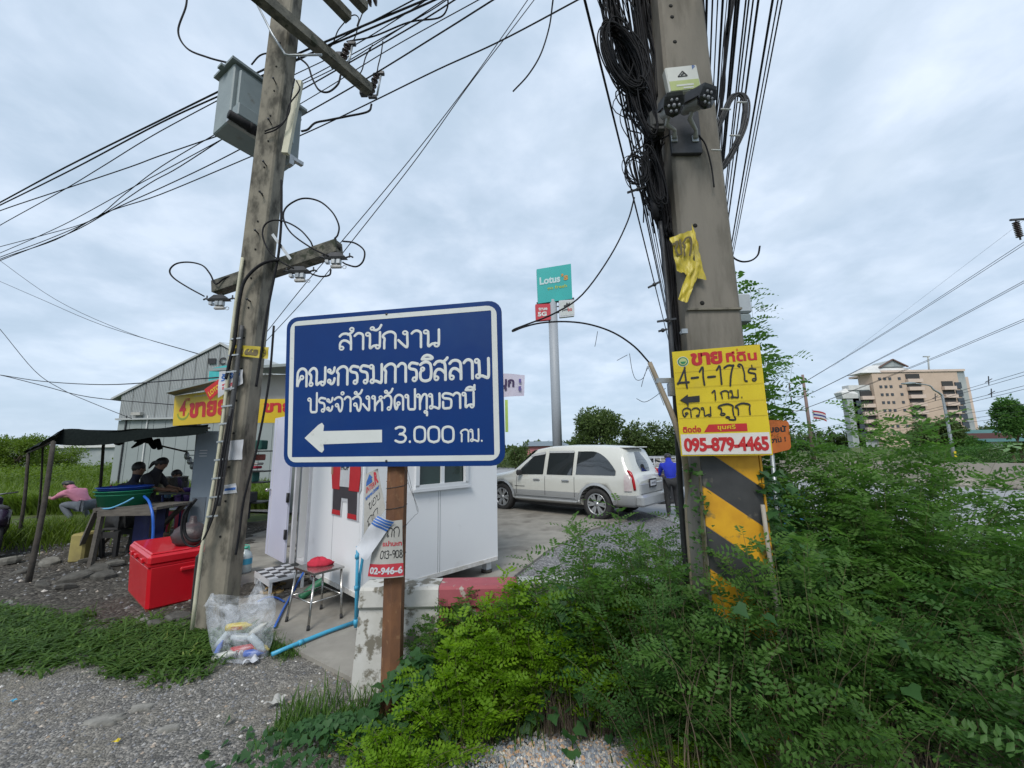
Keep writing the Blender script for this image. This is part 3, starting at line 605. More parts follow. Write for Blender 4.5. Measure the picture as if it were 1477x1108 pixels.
# ---- pink house behind the wagon
pb = D(780, 645, 62); ph = thing('pink_house', 'small pink house with blue-grey roof far behind the parked wagon', 'house', (pb.x, 62, -.05))
b = MB(); b.box((pb.x, 64, 1.15), (4.2, 4, 2.3)); b.build('wall', mat('pink_paint', (.55, .20, .22), (.45, .17, .19), .9), ph, True)
b = MB(); z0 = 2.2; b.rings([[(pb.x - 3, 61.5, z0), (pb.x + 4.6, 61.5, z0), (pb.x + 4.6, 66.5, z0), (pb.x - 3, 66.5, z0)], [(pb.x - 1.6, 64, z0 + .75), (pb.x + 3.2, 64, z0 + .75), (pb.x + 3.2, 64.2, z0 + .75), (pb.x - 1.6, 64.2, z0 + .75)]], True, False); b.build('roof', mat('blue_grey_roof', (.16, .2, .23), (.12, .15, .17), .7), ph, True)
# ---- tree maker
def leaf_tree(name, label, base, h, crown, seed=1, n=5200, ls=.22, m=None, group=None, trunk=.12, cz=.58, cat='tree', bl=9):
    """trunk and limbs, leaves in clumps round the limb ends"""
    g = np.random.default_rng(seed); e = thing(name, label, cat, base, group=group); rx, ry, rz_ = crown; b = MB(); r = random.Random(seed)
    b.tube([(0, 0, -.05), (r.uniform(-.1, .1) * h * .3, 0, h * .25), (0, 0, h * cz)], [trunk, trunk * .8, trunk * .5], 7); ends = []
    for i in range(bl):
        a = 2 * PI * i / bl + r.uniform(-.3, .3); q = r.uniform(.45, 1); el = r.uniform(-.35, 1.0)
        p = Vector((rx * .75 * q * math.cos(a), ry * .75 * q * math.sin(a), h * cz + rz_ * el * .8)); ends.append(p)
        b.tube([(0, 0, h * (.18 + .3 * r.random())), (p.x * .4, p.y * .4, h * .3 + p.z * .25), p], [trunk * .5, trunk * .3, trunk * .08], 5)
        for j in range(3): ends.append(p + Vector((r.uniform(-1, 1) * rx, r.uniform(-1, 1) * ry, r.uniform(-.8, .8) * rz_)) * .42)
    ends.append(Vector((0, 0, h * cz + rz_ * .8))); b.build('trunk', M_TWIG, e)
    C = np.array([tuple(p) for p in ends]); k = g.integers(0, len(C), n); rad = np.array([(.22 + .2 * r.random()) for _ in C])[k]
    u = g.normal(0, 1, (n, 3)); u /= np.linalg.norm(u, axis=1, keepdims=True); q = g.random(n) ** .45
    P = C[k] + u * (q * rad)[:, None] * np.array([rx, ry, rz_]) * 1.15; P[:, 2] = np.maximum(P[:, 2], .1)
    dd = u + g.normal(0, .6, (n, 3)); d, s, nn = quat_frames(dd, np.tile([0, 0, 1.], (n, 1)), g.normal(0, .8, n)); ln = ls * g.uniform(.6, 1.3, n)
    arr = leaves_mesh(P, d, s, nn, ln, ln * .55, LEAF_K, g.random(n)); stuff(tinted('crown', *arr, m or ML_TREE, True, e)); return e
GB = 'trees and shrubs beyond the parking lot'
def T_at(px, py_base, py_top, wpx, Y, name, label, seed, **k):
    b_ = D(px, py_base, Y); t = D(px, py_top, Y); h = t.z; w = abs(D(px + wpx / 2, py_base, Y).x - D(px - wpx / 2, py_base, Y).x) / 2
    return leaf_tree(name, label, (b_.x, Y, -.05), h, (w, w * .8, h * .42), seed, **k)
T_at(862, 645, 588, 84, 34, 'leafy_tree', 'bushy green tree just behind the parked wagon roof', 3, n=9000, ls=.26, group=GB, cz=.5)
T_at(925, 645, 606, 60, 36, 'leafy_tree', 'lower pale green tree right of the bushy tree behind the wagon', 4, n=6000, ls=.24, group=GB, cz=.5)
T_at(965, 645, 612, 50, 35, 'leafy_tree', 'small green tree behind the rack of the pickup truck', 14, n=4000, ls=.24, group=GB, cz=.5)
T_at(745, 655, 640, 26, 30, 'leafy_tree', 'small round shrub beside the right edge of the blue sign', 5, n=1500, ls=.18, group=GB, cz=.5)
T_at(1368, 665, 604, 56, 52, 'leafy_tree', 'grey green tree in front of the hotel base', 6, n=7000, ls=.36, group=GB, cz=.55)
T_at(1335, 665, 618, 40, 56, 'leafy_tree', 'low green tree at the left foot of the hotel', 7, n=4000, ls=.36, group=GB, cz=.55)
T_at(1400, 665, 628, 36, 54, 'leafy_tree', 'dark green tree between the hotel and the green-roofed house', 8, n=3600, ls=.34, m=ML_BUSHD, group=GB, cz=.5)
T_at(1474, 665, 580, 46, 50, 'leafy_tree', 'dark spreading tree at the right edge of the view', 9, n=7000, ls=.34, m=ML_BUSHD, group=GB, cz=.62)
T_at(1437, 665, 612, 30, 120, 'leafy_tree', 'far grey tree above the green roof', 10, n=2500, ls=.6, group=GB, cz=.6)
T_at(1160, 668, 636, 36, 90, 'leafy_tree', 'far dark trees seen left of the tall steel pole', 11, n=3500, ls=.5, m=ML_BUSHD, group=GB, cz=.5)
T_at(1200, 668, 644, 40, 95, 'leafy_tree', 'far dark trees seen right of the tall steel pole', 12, n=3500, ls=.5, m=ML_BUSHD, group=GB, cz=.5)
# hedge and banana plant beyond the barrier
def leaf_box(name, label, c, d, n, ls, m, seed, cat='hedge'):
    g = np.random.default_rng(seed); P = (g.random((n, 3)) - .5) * np.array(d); P[:, 2] += d[2] / 2; P[:, 2] *= .8 + .35 * vnoise(P[:, 0], P[:, 1], .8, seed)
    dd = g.normal(0, 1, (n, 3)); dd[:, 2] += .4; q, s, nn = quat_frames(dd, np.tile([0, 0, 1.], (n, 1)), g.normal(0, .8, n)); ln = ls * g.uniform(.6, 1.3, n)
    arr = leaves_mesh(P, q, s, nn, ln, ln * .5, LEAF_K, g.random(n)); e = thing(name, label, cat, c); stuff(tinted('foliage', *arr, m, True, e)); return e
q = D(1410, 668, 30); leaf_box('hedge', 'clipped dark green hedge behind the concrete road barrier', (q.x, 30, -.05), (7.5, 1.2, 1.5), 7000, .14, ML_BUSHD, 21)
def banana(px, Y, h, label, seed):
    r = random.Random(seed); q = D(px, 665, Y); e = thing('banana_plant', label, 'plant', (q.x, Y, -.05), group='banana plants beyond the barrier'); b = MB(); b.tube([(0, 0, 0), (0, 0, h * .45)], [.1, .07], 7); b.build('stem', M_STEM, e)
    for i in range(8):
        a = 2 * PI * i / 8 + r.random() * .5; Lf = h * r.uniform(.5, .75); el = r.uniform(.7, 1.2); b = MB()
        def fn(u, v, a=a, Lf=Lf, el=el):
            t = u; x = t * Lf * math.cos(el) + t * t * Lf * .3; z = h * .42 + Lf * (math.sin(el) * t - .75 * t * t); w = .17 * h * math.sin(PI * min(1, .06 + t * .94)) ** .6 * (v - .5)
            return Vector((x * math.cos(a) - w * math.sin(a), x * math.sin(a) + w * math.cos(a), z + abs(v - .5) * .06))
        b.grid(fn, 8, 2); b.build('leaf', ML_BAN, e)
ML_BAN = mat('banana_leaf', (.10, .19, .035), (.07, .14, .025), .5, scale=2)
banana(1463, 27, 2.3, 'bright green banana plant behind the barrier at the right edge', 1); banana(1476, 28, 2.6, 'banana plant cut off by the right edge of the view', 2)
# far tree belts: read as one mass
def belt(name, label, x0, x1, Y, h, n, ls, m, seed):
    g = np.random.default_rng(seed); P = np.stack([g.uniform(x0, x1, n), Y + g.uniform(-8, 8, n), np.zeros(n)], 1); hh = h * (.45 + .75 * vnoise(P[:, 0], P[:, 1] * 0, 3.0 / h / 2, seed)) * (.7 + .4 * vnoise(P[:, 0], P[:, 1] * 0, 2.2 / h * 2, seed + 1)); P[:, 2] = g.random(n) ** .7 * hh
    dd = g.normal(0, 1, (n, 3)); q, s, nn = quat_frames(dd, np.tile([0, 0, 1.], (n, 1))); ln = ls * g.uniform(.6, 1.4, n); arr = leaves_mesh(P, q, s, nn, ln, ln * .6, LEAF_K, g.random(n))
    return stuff(tinted(name, *arr, m, True), label, 'trees')
belt('far_trees', 'distant dark tree line along the horizon at left', -420, -60, 240, 6, 14000, 2.2, ML_TREE, 31)
belt('far_trees', 'distant dark tree line along the horizon at right', 100, 420, 230, 9, 12000, 2.4, ML_TREE, 32)
belt('far_trees', 'distant tree line behind the parked vehicles', -60, 100, 200, 5, 9000, 2.0, ML_TREE, 33)
belt('roadside_scrub', 'green scrub in front of the pink house', -2, 22, 44, 2.0, 9000, .35, ML_TREE, 34)
belt('field_scrub', 'bright green weeds beyond the canopy at left', -60, -13, 30, 1.3, 60000, .15, ML_FIELD, 35)
T_at(20, 668, 628, 78, 34, 'leafy_tree', 'feathery green shrub at the left edge of the field', 41, n=14000, ls=.16, m=ML_FIELD, group='field shrubs', cz=.5)
T_at(70, 668, 640, 70, 38, 'leafy_tree', 'low green shrub in the middle of the field', 42, n=10000, ls=.16, m=ML_FIELD, group='field shrubs', cz=.5)
# tall field grass, left
def blades(name, label, n, fx, zf, hmin, hmax, w, m, seed, lean=.5, cat='grass', seg=3, parent=None):
    g = np.random.default_rng(seed); P2 = fx(g, n); n = len(P2); z = zf(P2[:, 0], P2[:, 1]); h = g.uniform(hmin, hmax, n); a = g.random(n) * 2 * PI
    dx = np.cos(a) * lean * h * g.uniform(.3, 1.3, n); dy = np.sin(a) * lean * h * g.uniform(.3, 1.3, n); sx = -np.sin(a) * w; sy = np.cos(a) * w; V = []
    for k in range(seg + 1):
        t = k / seg; wt = math.sin(PI * min(1, .22 + .78 * t)) if k < seg else .02; drop = (t ** 2) * .45
        c = np.stack([P2[:, 0] + dx * t ** 1.6, P2[:, 1] + dy * t ** 1.6, z + h * (t - drop * lean)], 1); o = np.stack([sx * wt, sy * wt, 0 * sx], 1); V += [c - o * .5, c + o * .5]
    V = np.stack(V, 1).reshape(-1, 3); F0 = np.array([(2 * k, 2 * k + 1, 2 * k + 3, 2 * k + 2) for k in range(seg)]); F = (F0[None] + (np.arange(n) * 2 * (seg + 1))[:, None, None]).reshape(-1, 4)
    o = tinted(name, V, F, np.repeat(g.random(n), seg), m, True, parent); return stuff(o, label, cat) if parent is None else stuff(o)
zero = lambda X, Y: X * 0 - .05
blades('field_grass', 'tall bright green grass in the field at left', 42000, lambda g, n: (lambda Y, t: np.stack([-Y * (1.32 - .95 * t), Y], 1))(13 + 50 * g.random(n) ** 2.2, g.random(n)), zero, .35, .95, .06, ML_FIELD, 51, .5, seg=2)
# ---- long grey roofs far left
b = MB(); q = D(110, 645, 70); b.box((q.x, 75, 1.6), (26, 8, 3.6)); b.cur = 1; b.box((q.x, 75, 3.6), (27, 9, .5)); 
tag(b.build('far_shed', [M_GREYB, M_WHITE]), 'long low grey shed far across the field at left', 'shed')
# ================================================================== poles, wires, signs
M_CONC = mat('weathered_pole_concrete', (.25, .225, .175), (.13, .118, .095), .92, scale=7, c3=(.055, .05, .038), s3=7, lo3=.50, hi3=.66, stretch=(1, 1, .45), bump=.5, bscale=55, bdist=.004, lo=.3, hi=.7)
M_CONC2 = mat('smooth_pole_concrete', (.235, .21, .175), (.165, .148, .122), .9, scale=2.6, c3=(.075, .068, .052), s3=2.6, lo3=.48, hi3=.74, stretch=(1.6, 1.6, .35), bump=.3, bscale=70, bdist=.003, lo=.3, hi=.7)
M_BEAM = mat('mossy_concrete_arm', (.16, .15, .12), (.06, .06, .05), .95, scale=9, c3=(.04, .045, .03), s3=6, bump=.6, bscale=45)
M_BLACK = mat('black_cable', (.010, .010, .012), (.018, .018, .02), .7, scale=30, spec=.2)
M_WIRE = mat('aged_wire', (.022, .023, .027), (.035, .036, .04), .7, scale=30, spec=.2)
M_TANK = mat('transformer_grey', (.235, .275, .28), (.19, .225, .235), .6, scale=3, c3=(.13, .12, .10), s3=5, lo3=.6, hi3=.75)
M_GALV = mat('galvanised_steel', (.42, .44, .45), (.3, .32, .33), .45, .7, scale=12)
M_DKMET = mat('dark_steel', (.06, .062, .066), (.04, .04, .042), .5, .4, scale=12)
M_PORC = mat('brown_porcelain', (.05, .03, .025), (.035, .022, .02), .25, scale=9)
M_CREAMP = mat('cream_conduit', (.50, .48, .36), (.40, .38, .27), .5, scale=6)
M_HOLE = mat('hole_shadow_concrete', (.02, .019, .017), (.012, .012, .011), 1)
def pole_thing(name, label, cx, cy, w0, d0, w1, d1, h, lean, m, rz=0.0, cham=.02):
    e = thing(name, label, 'utility pole', (cx, cy, 0), rz); b = MB()
    def ring(z, w, d, ox):
        c = cham; return [(ox - w / 2 + c, -d / 2, z), (ox + w / 2 - c, -d / 2, z), (ox + w / 2, -d / 2 + c, z), (ox + w / 2, d / 2 - c, z), (ox + w / 2 - c, d / 2, z), (ox - w / 2 + c, d / 2, z), (ox - w / 2, d / 2 - c, z), (ox - w / 2, -d / 2 + c, z)]
    ns = 10; b.rings([ring(-.3 + (h + .3) * i / ns, w0 + (w1 - w0) * i / ns, d0 + (d1 - d0) * i / ns, lean * h * i / ns) for i in range(ns + 1)], True, False); b.build('shaft', m, e); return e
# ---- left pole
LP = pole_thing('utility_pole', 'leaning weathered concrete utility pole carrying the grey transformer, left of the blue sign', -2.975, 4.3, .275, .24, .25, .22, 9.2, .024, M_CONC)
LPF = lambda z: 4.3 - (.12 - .01 * z / 9)      # y of its front face
LPX = lambda z: -2.975 + .024 * z
b = MB()
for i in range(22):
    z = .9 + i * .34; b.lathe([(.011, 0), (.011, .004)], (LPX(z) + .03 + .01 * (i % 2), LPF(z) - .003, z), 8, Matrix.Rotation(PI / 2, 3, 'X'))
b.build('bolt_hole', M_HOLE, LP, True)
for z in (3.35, 4.15, 4.62, 5.0, 5.55, 6.1):
    b = MB(); b.tube([(LPX(z) + .05, LPF(z) + .01, z), (LPX(z) + .06, LPF(z) - .07, z)], .008, 6); b.ball((LPX(z) + .06, LPF(z) - .075, z), .014, 6, 4); b.build('step_bolt', M_DKMET, LP, True)
# lower arm
aL = D(312, 416, 4.62); aR = D(489, 357, 4.22)
b = MB(); b.bar(aL, aR, .13, .15); e_ = thing('cross_arm', 'mossy concrete cross arm halfway up the leaning pole', 'cross arm', ((aL + aR) / 2)[:]); o = b.build('beam', M_BEAM, e_, True)
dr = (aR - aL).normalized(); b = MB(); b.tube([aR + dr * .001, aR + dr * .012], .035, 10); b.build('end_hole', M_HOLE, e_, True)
b = MB(); b.bar(D(393, 338, 4.16), D(419, 374, 4.16), .03, .008, (0, 1, 0)); b.build('brace', M_GALV, e_, True)
b = MB()
for t in (.15, .45, .75, .97): p = aL.lerp(aR, t); b.tube([p + Vector((0, 0, .05)), p + Vector((0, 0, .12))], .012, 6)
b.build('bolt', M_DKMET, e_, True)
def fuse_set(px, py, Y, label):
    c = D(px, py, Y); e = thing('fuse_holder', label, 'fuse holder', c[:], group='fuse holders hung under the cross arm')
    b = MB(); b.rings([[(-.05, -.03, .10), (.05, -.03, .10), (.05, .03, .10), (-.05, .03, .10)], [(-.11, -.03, .055), (.11, -.03, .055), (.11, .03, .055), (-.11, .03, .055)], [(-.13, -.02, .03), (.13, -.02, .03), (.13, .02, .03), (-.13, .02, .03)]], True, False); b.build('bracket', M_DKMET, e)
    b = MB(); b.box((-.02, 0, .0), (.05, .05, .06), bev=.008); b.box((.04, -.01, -.005), (.05, .05, .06), bev=.008); b.box((-.09, 0, 0), (.035, .05, .035)); b.build('clamp', M_GALV, e)
    b = MB(); b.box((.01, 0, -.055), (.12, .04, .035), bev=.008); b.build('fuse', mat('porcelain_white', (.5, .48, .45), (.4, .39, .37), .35), e)
    b = MB(); b.tube([(.10 + .02 * math.cos(t * PI / 4), 0, -.06 + .02 * math.sin(t * PI / 4)) for t in range(9)], .004, 5); b.build('pull_ring', M_GALV, e)
    for s in (-1, 1): b = MB(); b.tube([(s * .1, 0, .045), (s * .16, 0, .065), (s * .19, 0, .05)], .01, 5); b.tube([(s * .15, 0, .05), (s * .15, 0, .10)], .008, 5); b.build('terminal', M_DKMET, e)
fuse_set(316, 438, 4.5, 'fuse holder under the left end of the concrete cross arm'); fuse_set(432, 398, 4.2, 'fuse holder under the middle of the cross arm, right of the pole'); fuse_set(484, 378, 4.15, 'fuse holder under the right end of the concrete cross arm')
def cable(name, pts, r, label, group=None, m=None, k=8, n=6, cat='cable'):
    b = MB(); b.tube(pts, r, n, True, True, k); o = b.build(name, m or M_BLACK); tag(o, label, cat, group); return o
C3 = lambda cx, cy: (230 + cx / 3.6925, cy / 3.6925)          # notes taken from enlarged views of the photograph
C4 = lambda cx, cy: (230 + cx / 3.6925, 260 + cy / 3.6925)
def pc(L_, Y, conv=None): return [D(*(conv(a, b) if conv else (a, b)), Y[i] if isinstance(Y, (list, tuple)) else Y) for i, (a, b) in enumerate(L_)]
cable('loop_cable', pc([(238, 618), (150, 570), (75, 520), (55, 480), (90, 445), (160, 437), (230, 455), (270, 500), (300, 553), (350, 520), (412, 508)], 4.5, C4), .009, 'black cable looping out left of the concrete cross arm')
cable('loop_cable', pc([(715, 470), (640, 430), (580, 370), (550, 300), (560, 240), (610, 213), (680, 225), (750, 265), (800, 320), (815, 350)], 4.12, C4), .009, 'black cable loop rising from the middle fuse holder in front of the pole')
cable('loop_cable', pc([(900, 405), (800, 355), (700, 280), (660, 200), (680, 140), (760, 98), (850, 112), (920, 170), (955, 240), (950, 290), (932, 312)], 4.05, C4), .009, 'largest black cable loop standing above the cross arm')
cable('loop_cable', pc([(975, 325), (1040, 335), (1090, 375), (1085, 430), (1050, 460), (1000, 450), (975, 437)], 4.05, C4), .009, 'small black cable loop at the right end of the cross arm')
cable('loop_cable', pc([(810, 500), (860, 513), (905, 505), (913, 475)], 4.15, C4), .009, 'short black jumper cable between two fuse holders')
cable('riser_cable', pc([(650, 0), (650, 120), (648, 230), (640, 340), (630, 420), (610, 520), (590, 620), (570, 720), (555, 820), (545, 900), (530, 1000), (515, 1100)], 4.14, C4), .013, 'thick black riser cable down the right edge of the leaning pole')
cable('riser_cable', pc([(640, 425), (590, 430), (540, 450), (490, 490), (450, 545), (430, 620), (415, 720), (400, 860), (375, 960), (355, 1060)], 4.12, C4), .016, 'black cable bending across the leaning pole below the cross arm')
cable('riser_cable', pc([(395, 470), (388, 550), (372, 640), (352, 720), (345, 770), (340, 800)], 4.12), .011, 'black cable strapped to the lower right edge of the leaning pole')
cable('riser_cable', pc([(331, 600), (320, 660), (312, 720), (306, 745), (292, 775), (278, 780), (268, 772), (266, 755), (272, 735), (283, 720)], 4.08), .013, 'black cable ending in a loose loop above the red ice chest')
cable('riser_cable', pc([(335, 590), (325, 650), (316, 710), (305, 752), (288, 785), (270, 786), (262, 770), (264, 745), (275, 725)], 4.06), .009, 'thin black cable looping above the red ice chest')
# strap conduit + clamps on left edge
pts = [D(350, 372, 4.16), D(340, 440, 4.15), D(334, 490, 4.14), D(327, 560, 4.13), D(316, 650, 4.1), D(300, 745, 4.08), D(290, 800, 4.06), D(277, 908, 4.02)]
e_ = thing('cream_conduit', 'long cream plastic conduit strapped down the left edge of the leaning pole', 'conduit', pts[-1][:]); b = MB(); b.tube(pts, .017, 8, k=3); b.build('pipe', M_CREAMP, e_, True)
b = MB()
for i in range(11):
    t = i / 10; q = pts[2].lerp(pts[5], t); b.bar(q + Vector((.0, -.02, .0)), q + Vector((.11, -.02, .01)), .016, .006, (0, 1, 0))
b.build('strap', M_GALV, e_, True)
pts = [D(349, 470, 4.15), D(342, 530, 4.13), D(333, 600, 4.12), D(322, 680, 4.1), D(314, 730, 4.08)]
cable('flat_duct', pts, .024, 'wide dark cable duct beside the cream conduit on the pole', m=mat('grey_duct', (.075, .075, .075), (.05, .05, .05), .6), cat='duct')
# ---- transformer
TZ = 6.62; TA = G(337, 82, TZ); TB = G(441, 158, TZ); TC = G(311, 110, TZ); ux = (TB - TA); ux.z = 0; W_ = ux.length; ux.normalize(); uy = (TC - TA); uy.z = 0; uy = (uy - ux * uy.dot(ux)); Dp = uy.length; uy.normalize()
Mt = frame(TA, ux, uy); Mt = Matrix((ux, uy, Vector((0, 0, 1)))).transposed().to_4x4(); Mt.translation = Vector((TA.x, TA.y, 0))
tr = thing('transformer', 'grey pole transformer box with lid hanging behind the leaning pole', 'transformer', (TA.x, TA.y, 5.5)); Hh = .84
Dp = max(Dp, .34)
def tb(nm, sh, m=M_TANK):
    b = MB(); sh(b); b.build(nm, m, tr, True, M=Mt)
tb('tank', lambda b: b.box((W_ / 2, Dp / 2, TZ - Hh / 2 - .03), (W_ - .06, Dp - .06, Hh), bev=.015))
tb('lid', lambda b: (b.box((W_ / 2, Dp / 2, TZ - .015), (W_ + .03, Dp + .03, .035)), b.box((-.03, Dp * .5, TZ - .03), (.05, .1, .03)), b.box((W_ + .03, Dp * .5, TZ - .03), (.05, .1, .03))))
for i in (0, 1): tb('fin', lambda b: b.box((W_ * (.12 + .46 * i) + .1, -.03, TZ - .42), (W_ * .30, .05, .55), bev=.01))
tb('name_plate', lambda b: b.box((W_ * .5, -.06, TZ - .33), (.16, .01, .12)), M_DKMET)
tb('terminal_box', lambda b: b.box((W_ * .32, -.09, TZ - .78), (W_ * .55, .16, .17), bev=.01))
tb('mounting_rail', lambda b: (b.box((W_ * .5, -.02, TZ - 0.900), (W_ * 1.0, .06, .05)), b.box((W_ * .8, -.05, TZ - 0.980), (.06, .1, .14))), M_GALV)
tb('bushing_cover', lambda b: (b.tube([(-.03, -.12, TZ - 0.900), (W_ * .46, -.14, TZ - 0.920)], .055, 10), b.tube([(W_ * .2, -.125, TZ - 0.910), (W_ * .26, -.127, TZ - 0.9102)], .066, 10)), M_BLACK)
for i in range(3):
    tb('bushing', lambda b: b.lathe([(.05, 0), (.05, .03), (.03, .05), (.055, .07), (.03, .09), (.05, .11), (.025, .14), (.02, .18)], (W_ * (.2 + .3 * i), Dp * .5, TZ), 10), M_PORC)
cable('jumper_cable', [D(270, -12, 4.6), D(268, 10, 4.6), D(257, 45, 4.6), D(270, 70, 4.6), D(300, 83, 4.55), D(330, 91, 4.5)], .012, 'black cable dropping from top left into the transformer lid')
cable('jumper_cable', pc([(490, 345), (530, 300), (570, 285), (610, 290), (590, 330), (570, 370)], 4.4, C3), .01, 'short black cable curl on top of the transformer')
cable('jumper_cable', pc([(740, 305), (790, 350), (815, 420), (850, 480), (900, 490), (950, 450), (965, 400)], 4.1, C3), .011, 'black cable sagging right of the pole below the top arm')
cable('jumper_cable', pc([(755, 700), (790, 690), (830, 655), (900, 640), (1000, 620), (1110, 595), (1130, 555)], 4.3, C3), .012, 'black cable from the transformer side to the outer fuse cutout')
for i, L_ in enumerate([[(730, 430), (745, 480), (690, 560), (670, 640), (620, 690), (560, 712)], [(720, 420), (700, 520), (690, 600), (650, 660), (560, 700)]]):
    cable('tail_cable', pc(L_, 4.13, C3), .008, ['outer black tail cable curling across the pole by the transformer', 'inner black tail cable curling across the pole by the transformer'][i])
b = MB(); b.bar(D(432, 118, 4.22), D(412, 222, 4.22), .075, .05, (0, 1, 0)); tag(b.build('cable_cover', M_CREAMP), 'pale upright cable cover plate on the right edge of the pole beside the transformer', 'cover plate')
# ---- top arms
def arm(p, q, w, h, label, m=M_BEAM): b = MB(); b.bar(p, q, w, h); return tag(b.build('cross_arm', m), label, 'cross arm')
Z1 = D(410, 38, 4.12).z
arm(G(352, -24, Z1), G(533, 130, Z1), .13, .13, 'long dark cross arm at the top of the leaning pole')
arm(G(440, -40, Z1 + .9), G(503, 26, Z1 + .9), .12, .12, 'upper dark cross arm ending just under the top of the view')
arm(G(478, -40, Z1 + 1.0), G(527, 12, Z1 + 1.0), .12, .12, 'rightmost dark cross arm cut off by the top of the view')
b = MB(); b.tube(pc([(503, -10), (600, 180), (670, 290), (690, 295), (865, 292)], 4.1, C3), .014, 5); tag(b.build('arm_brace', M_GALV), 'bent steel brace between the pole and the top cross arm', 'brace')
def cutout(px, py, Y, label, s=1.0):
    c = D(px, py, Y); e = thing('fuse_cutout', label, 'fuse cutout', c[:], group='fuse cutouts on the top cross arm')
    ax = Vector((.22, 0, 1)).normalized() * .16 * s; b = MB()
    rs = []; 
    for i in range(9): b.tube([ax * (-1 + i * .25), ax * (-1 + i * .25 + .1)], (.034 if i % 2 else .05) * s, 10); 
    b.build('insulator', M_PORC, e)
    b = MB(); b.tube([ax * 1.1 + Vector((.07 * s, 0, .0)), ax * -1.0 + Vector((.10 * s, 0, 0))], .014 * s, 6); b.build('fuse_tube', M_GALV, e)
    b = MB(); b.box(ax * 1.2 + Vector((.06, 0, .02)) * s, (.11 * s, .05 * s, .05 * s), bev=.006); b.box(ax * -1.1 + Vector((.04, 0, -.01)) * s, (.12 * s, .04 * s, .04 * s)); b.build('contact', M_DKMET, e)
    b = MB(); b.box(Vector((-.07, 0, 0)) * s, (.06 * s, .05 * s, .12 * s)); b.box(Vector((-.13, 0, -.1)) * s, (.1 * s, .08 * s, .12 * s), bev=.01); b.build('bracket', M_DKMET, e)
cutout(496, 82, 4.75, 'inner fuse cutout on the long top cross arm'); cutout(538, 124, 5.3, 'outer fuse cutout at the end of the long top cross arm', 1.05)
b = MB()
for i in range(4): b.lathe([(.02, -.03), (.07, -.01), (.075, .01), (.02, .03)], tuple(D(517 + i * 8, 3 - i, 5.0)), 10, Matrix.Rotation(PI / 2, 3, 'Y'))
tag(b.build('disc_insulator', M_PORC), 'row of dark disc insulators at the top edge of the view', 'insulator')
for i, L_ in enumerate([[(1085, 60), (1060, 130), (1045, 190), (1020, 250), (1010, 360)], [(1000, 95), (1040, 80), (1062, 100), (1052, 140)], [(985, 120), (950, 165), (925, 230), (905, 255)], [(1190, 220), (1180, 290), (1165, 350), (1160, 385)], [(1135, 240), (1100, 300), (1080, 370), (1060, 405)]]):
    cable('dropper', pc(L_, 4.9, C3), .008, ['dropper wire from the disc insulators to the inner cutout', 'curled dropper wire at the end of the upper arm', 'thin dropper wire hanging from the upper arm end', 'dropper wire down to the outer fuse cutout', 'dropper wire between the two fuse cutouts'][i], cat='wire')
# ---- span wires crossing the sky (height z given per point or one for all)
def span(pts, z, r, label, group='overhead wires crossing the left sky', m=None):
    zs = z if isinstance(z, (list, tuple)) else [z] * len(pts); P = [G(p[0], p[1], q) for p, q in zip(pts, zs)]
    return cable('overhead_wire', P, r, label, group, m or M_WIRE, 6, 5, 'wire')
ORD_ = ['topmost', 'second', 'fourth', 'third', 'fifth', 'sixth', 'seventh', 'ninth', 'eighth']; i_ = 0; SP2 = ['leftmost', 'second', 'third', 'rightmost']
for pts, r in [([(-40, 312), (0, 292), (95, 241), (230, 174), (340, 120), (440, 73), (620, -3), (660, -20)], .013), ([(-40, 315), (0, 296), (105, 244), (230, 178), (330, 132), (430, 85), (560, 30), (640, -6)], .012),
               ([(-40, 350), (0, 325), (90, 275), (148, 240), (230, 190), (385, 108), (440, 82), (520, 40), (600, -2)], .008), ([(-40, 322), (0, 304), (95, 272), (187, 241), (230, 225), (323, 193)], .010),
               ([(-40, 368), (0, 356), (60, 340), (131, 318), (180, 280), (233, 240), (320, 188)], .008), ([(-40, 380), (0, 365), (90, 325), (177, 278), (248, 240), (333, 194)], .008),
               ([(-40, 388), (0, 371), (70, 345), (141, 313), (215, 265), (260, 240), (379, 163), (482, 103), (600, 35), (665, -6)], .009), ([(-40, 394), (0, 376), (101, 336), (162, 303), (230, 272), (298, 240), (371, 202), (509, 125), (630, 51), (711, 0), (740, -18)], .010),
               ([(-40, 398), (0, 374), (80, 346), (150, 308), (230, 281), (371, 222), (450, 188), (530, 150), (630, 101), (720, 60), (833, 0), (860, -15)], .010)]:
    span(pts, 6.9, r, ORD_[int(i_)] + ' overhead wire counted down the left edge of the view'); i_ += 1
i_ = 0
for pts in ([(372, 150), (480, 100), (560, 52), (640, 0), (655, -12)], [(390, 175), (470, 128), (560, 72), (690, 0), (715, -14)], [(420, 110), (510, 66), (600, 10), (618, -4)], [(430, 120), (520, 72), (610, 22), (650, -4)]): span(pts, 7.4, .007, SP2[i_ % 4] + ' of four thin wires rising right of the transformer'); i_ += 1
span([(500, 60), (540, 52), (590, 32), (632, 26), (645, 12), (646, -10)], 7.6, .011, 'black cable curving off the wire sheaf near the top of the view', None, M_BLACK)
span([(778, -10), (740, 40), (674, 126), (600, 230), (514, 340), (450, 420), (384, 492)], [8, 7.5, 6.6, 5.6, 4.7, 4.2, 3.8], .006, 'right one of the two wires descending from top middle to the left pole', None)
span([(768, -10), (730, 45), (674, 124), (590, 232), (500, 340), (440, 410), (384, 480)], [8, 7.5, 6.6, 5.6, 4.7, 4.2, 3.8], .006, 'left one of the two wires descending from top middle to the left pole', None)
cable('hanging_cable', [G(800, -20, 7), G(797, 5, 7), D(792, 40, 4.6), D(780, 78, 4.6), D(762, 108, 4.6), D(740, 132, 4.6)], .010, 'loose black cable end hanging in the middle of the sky')
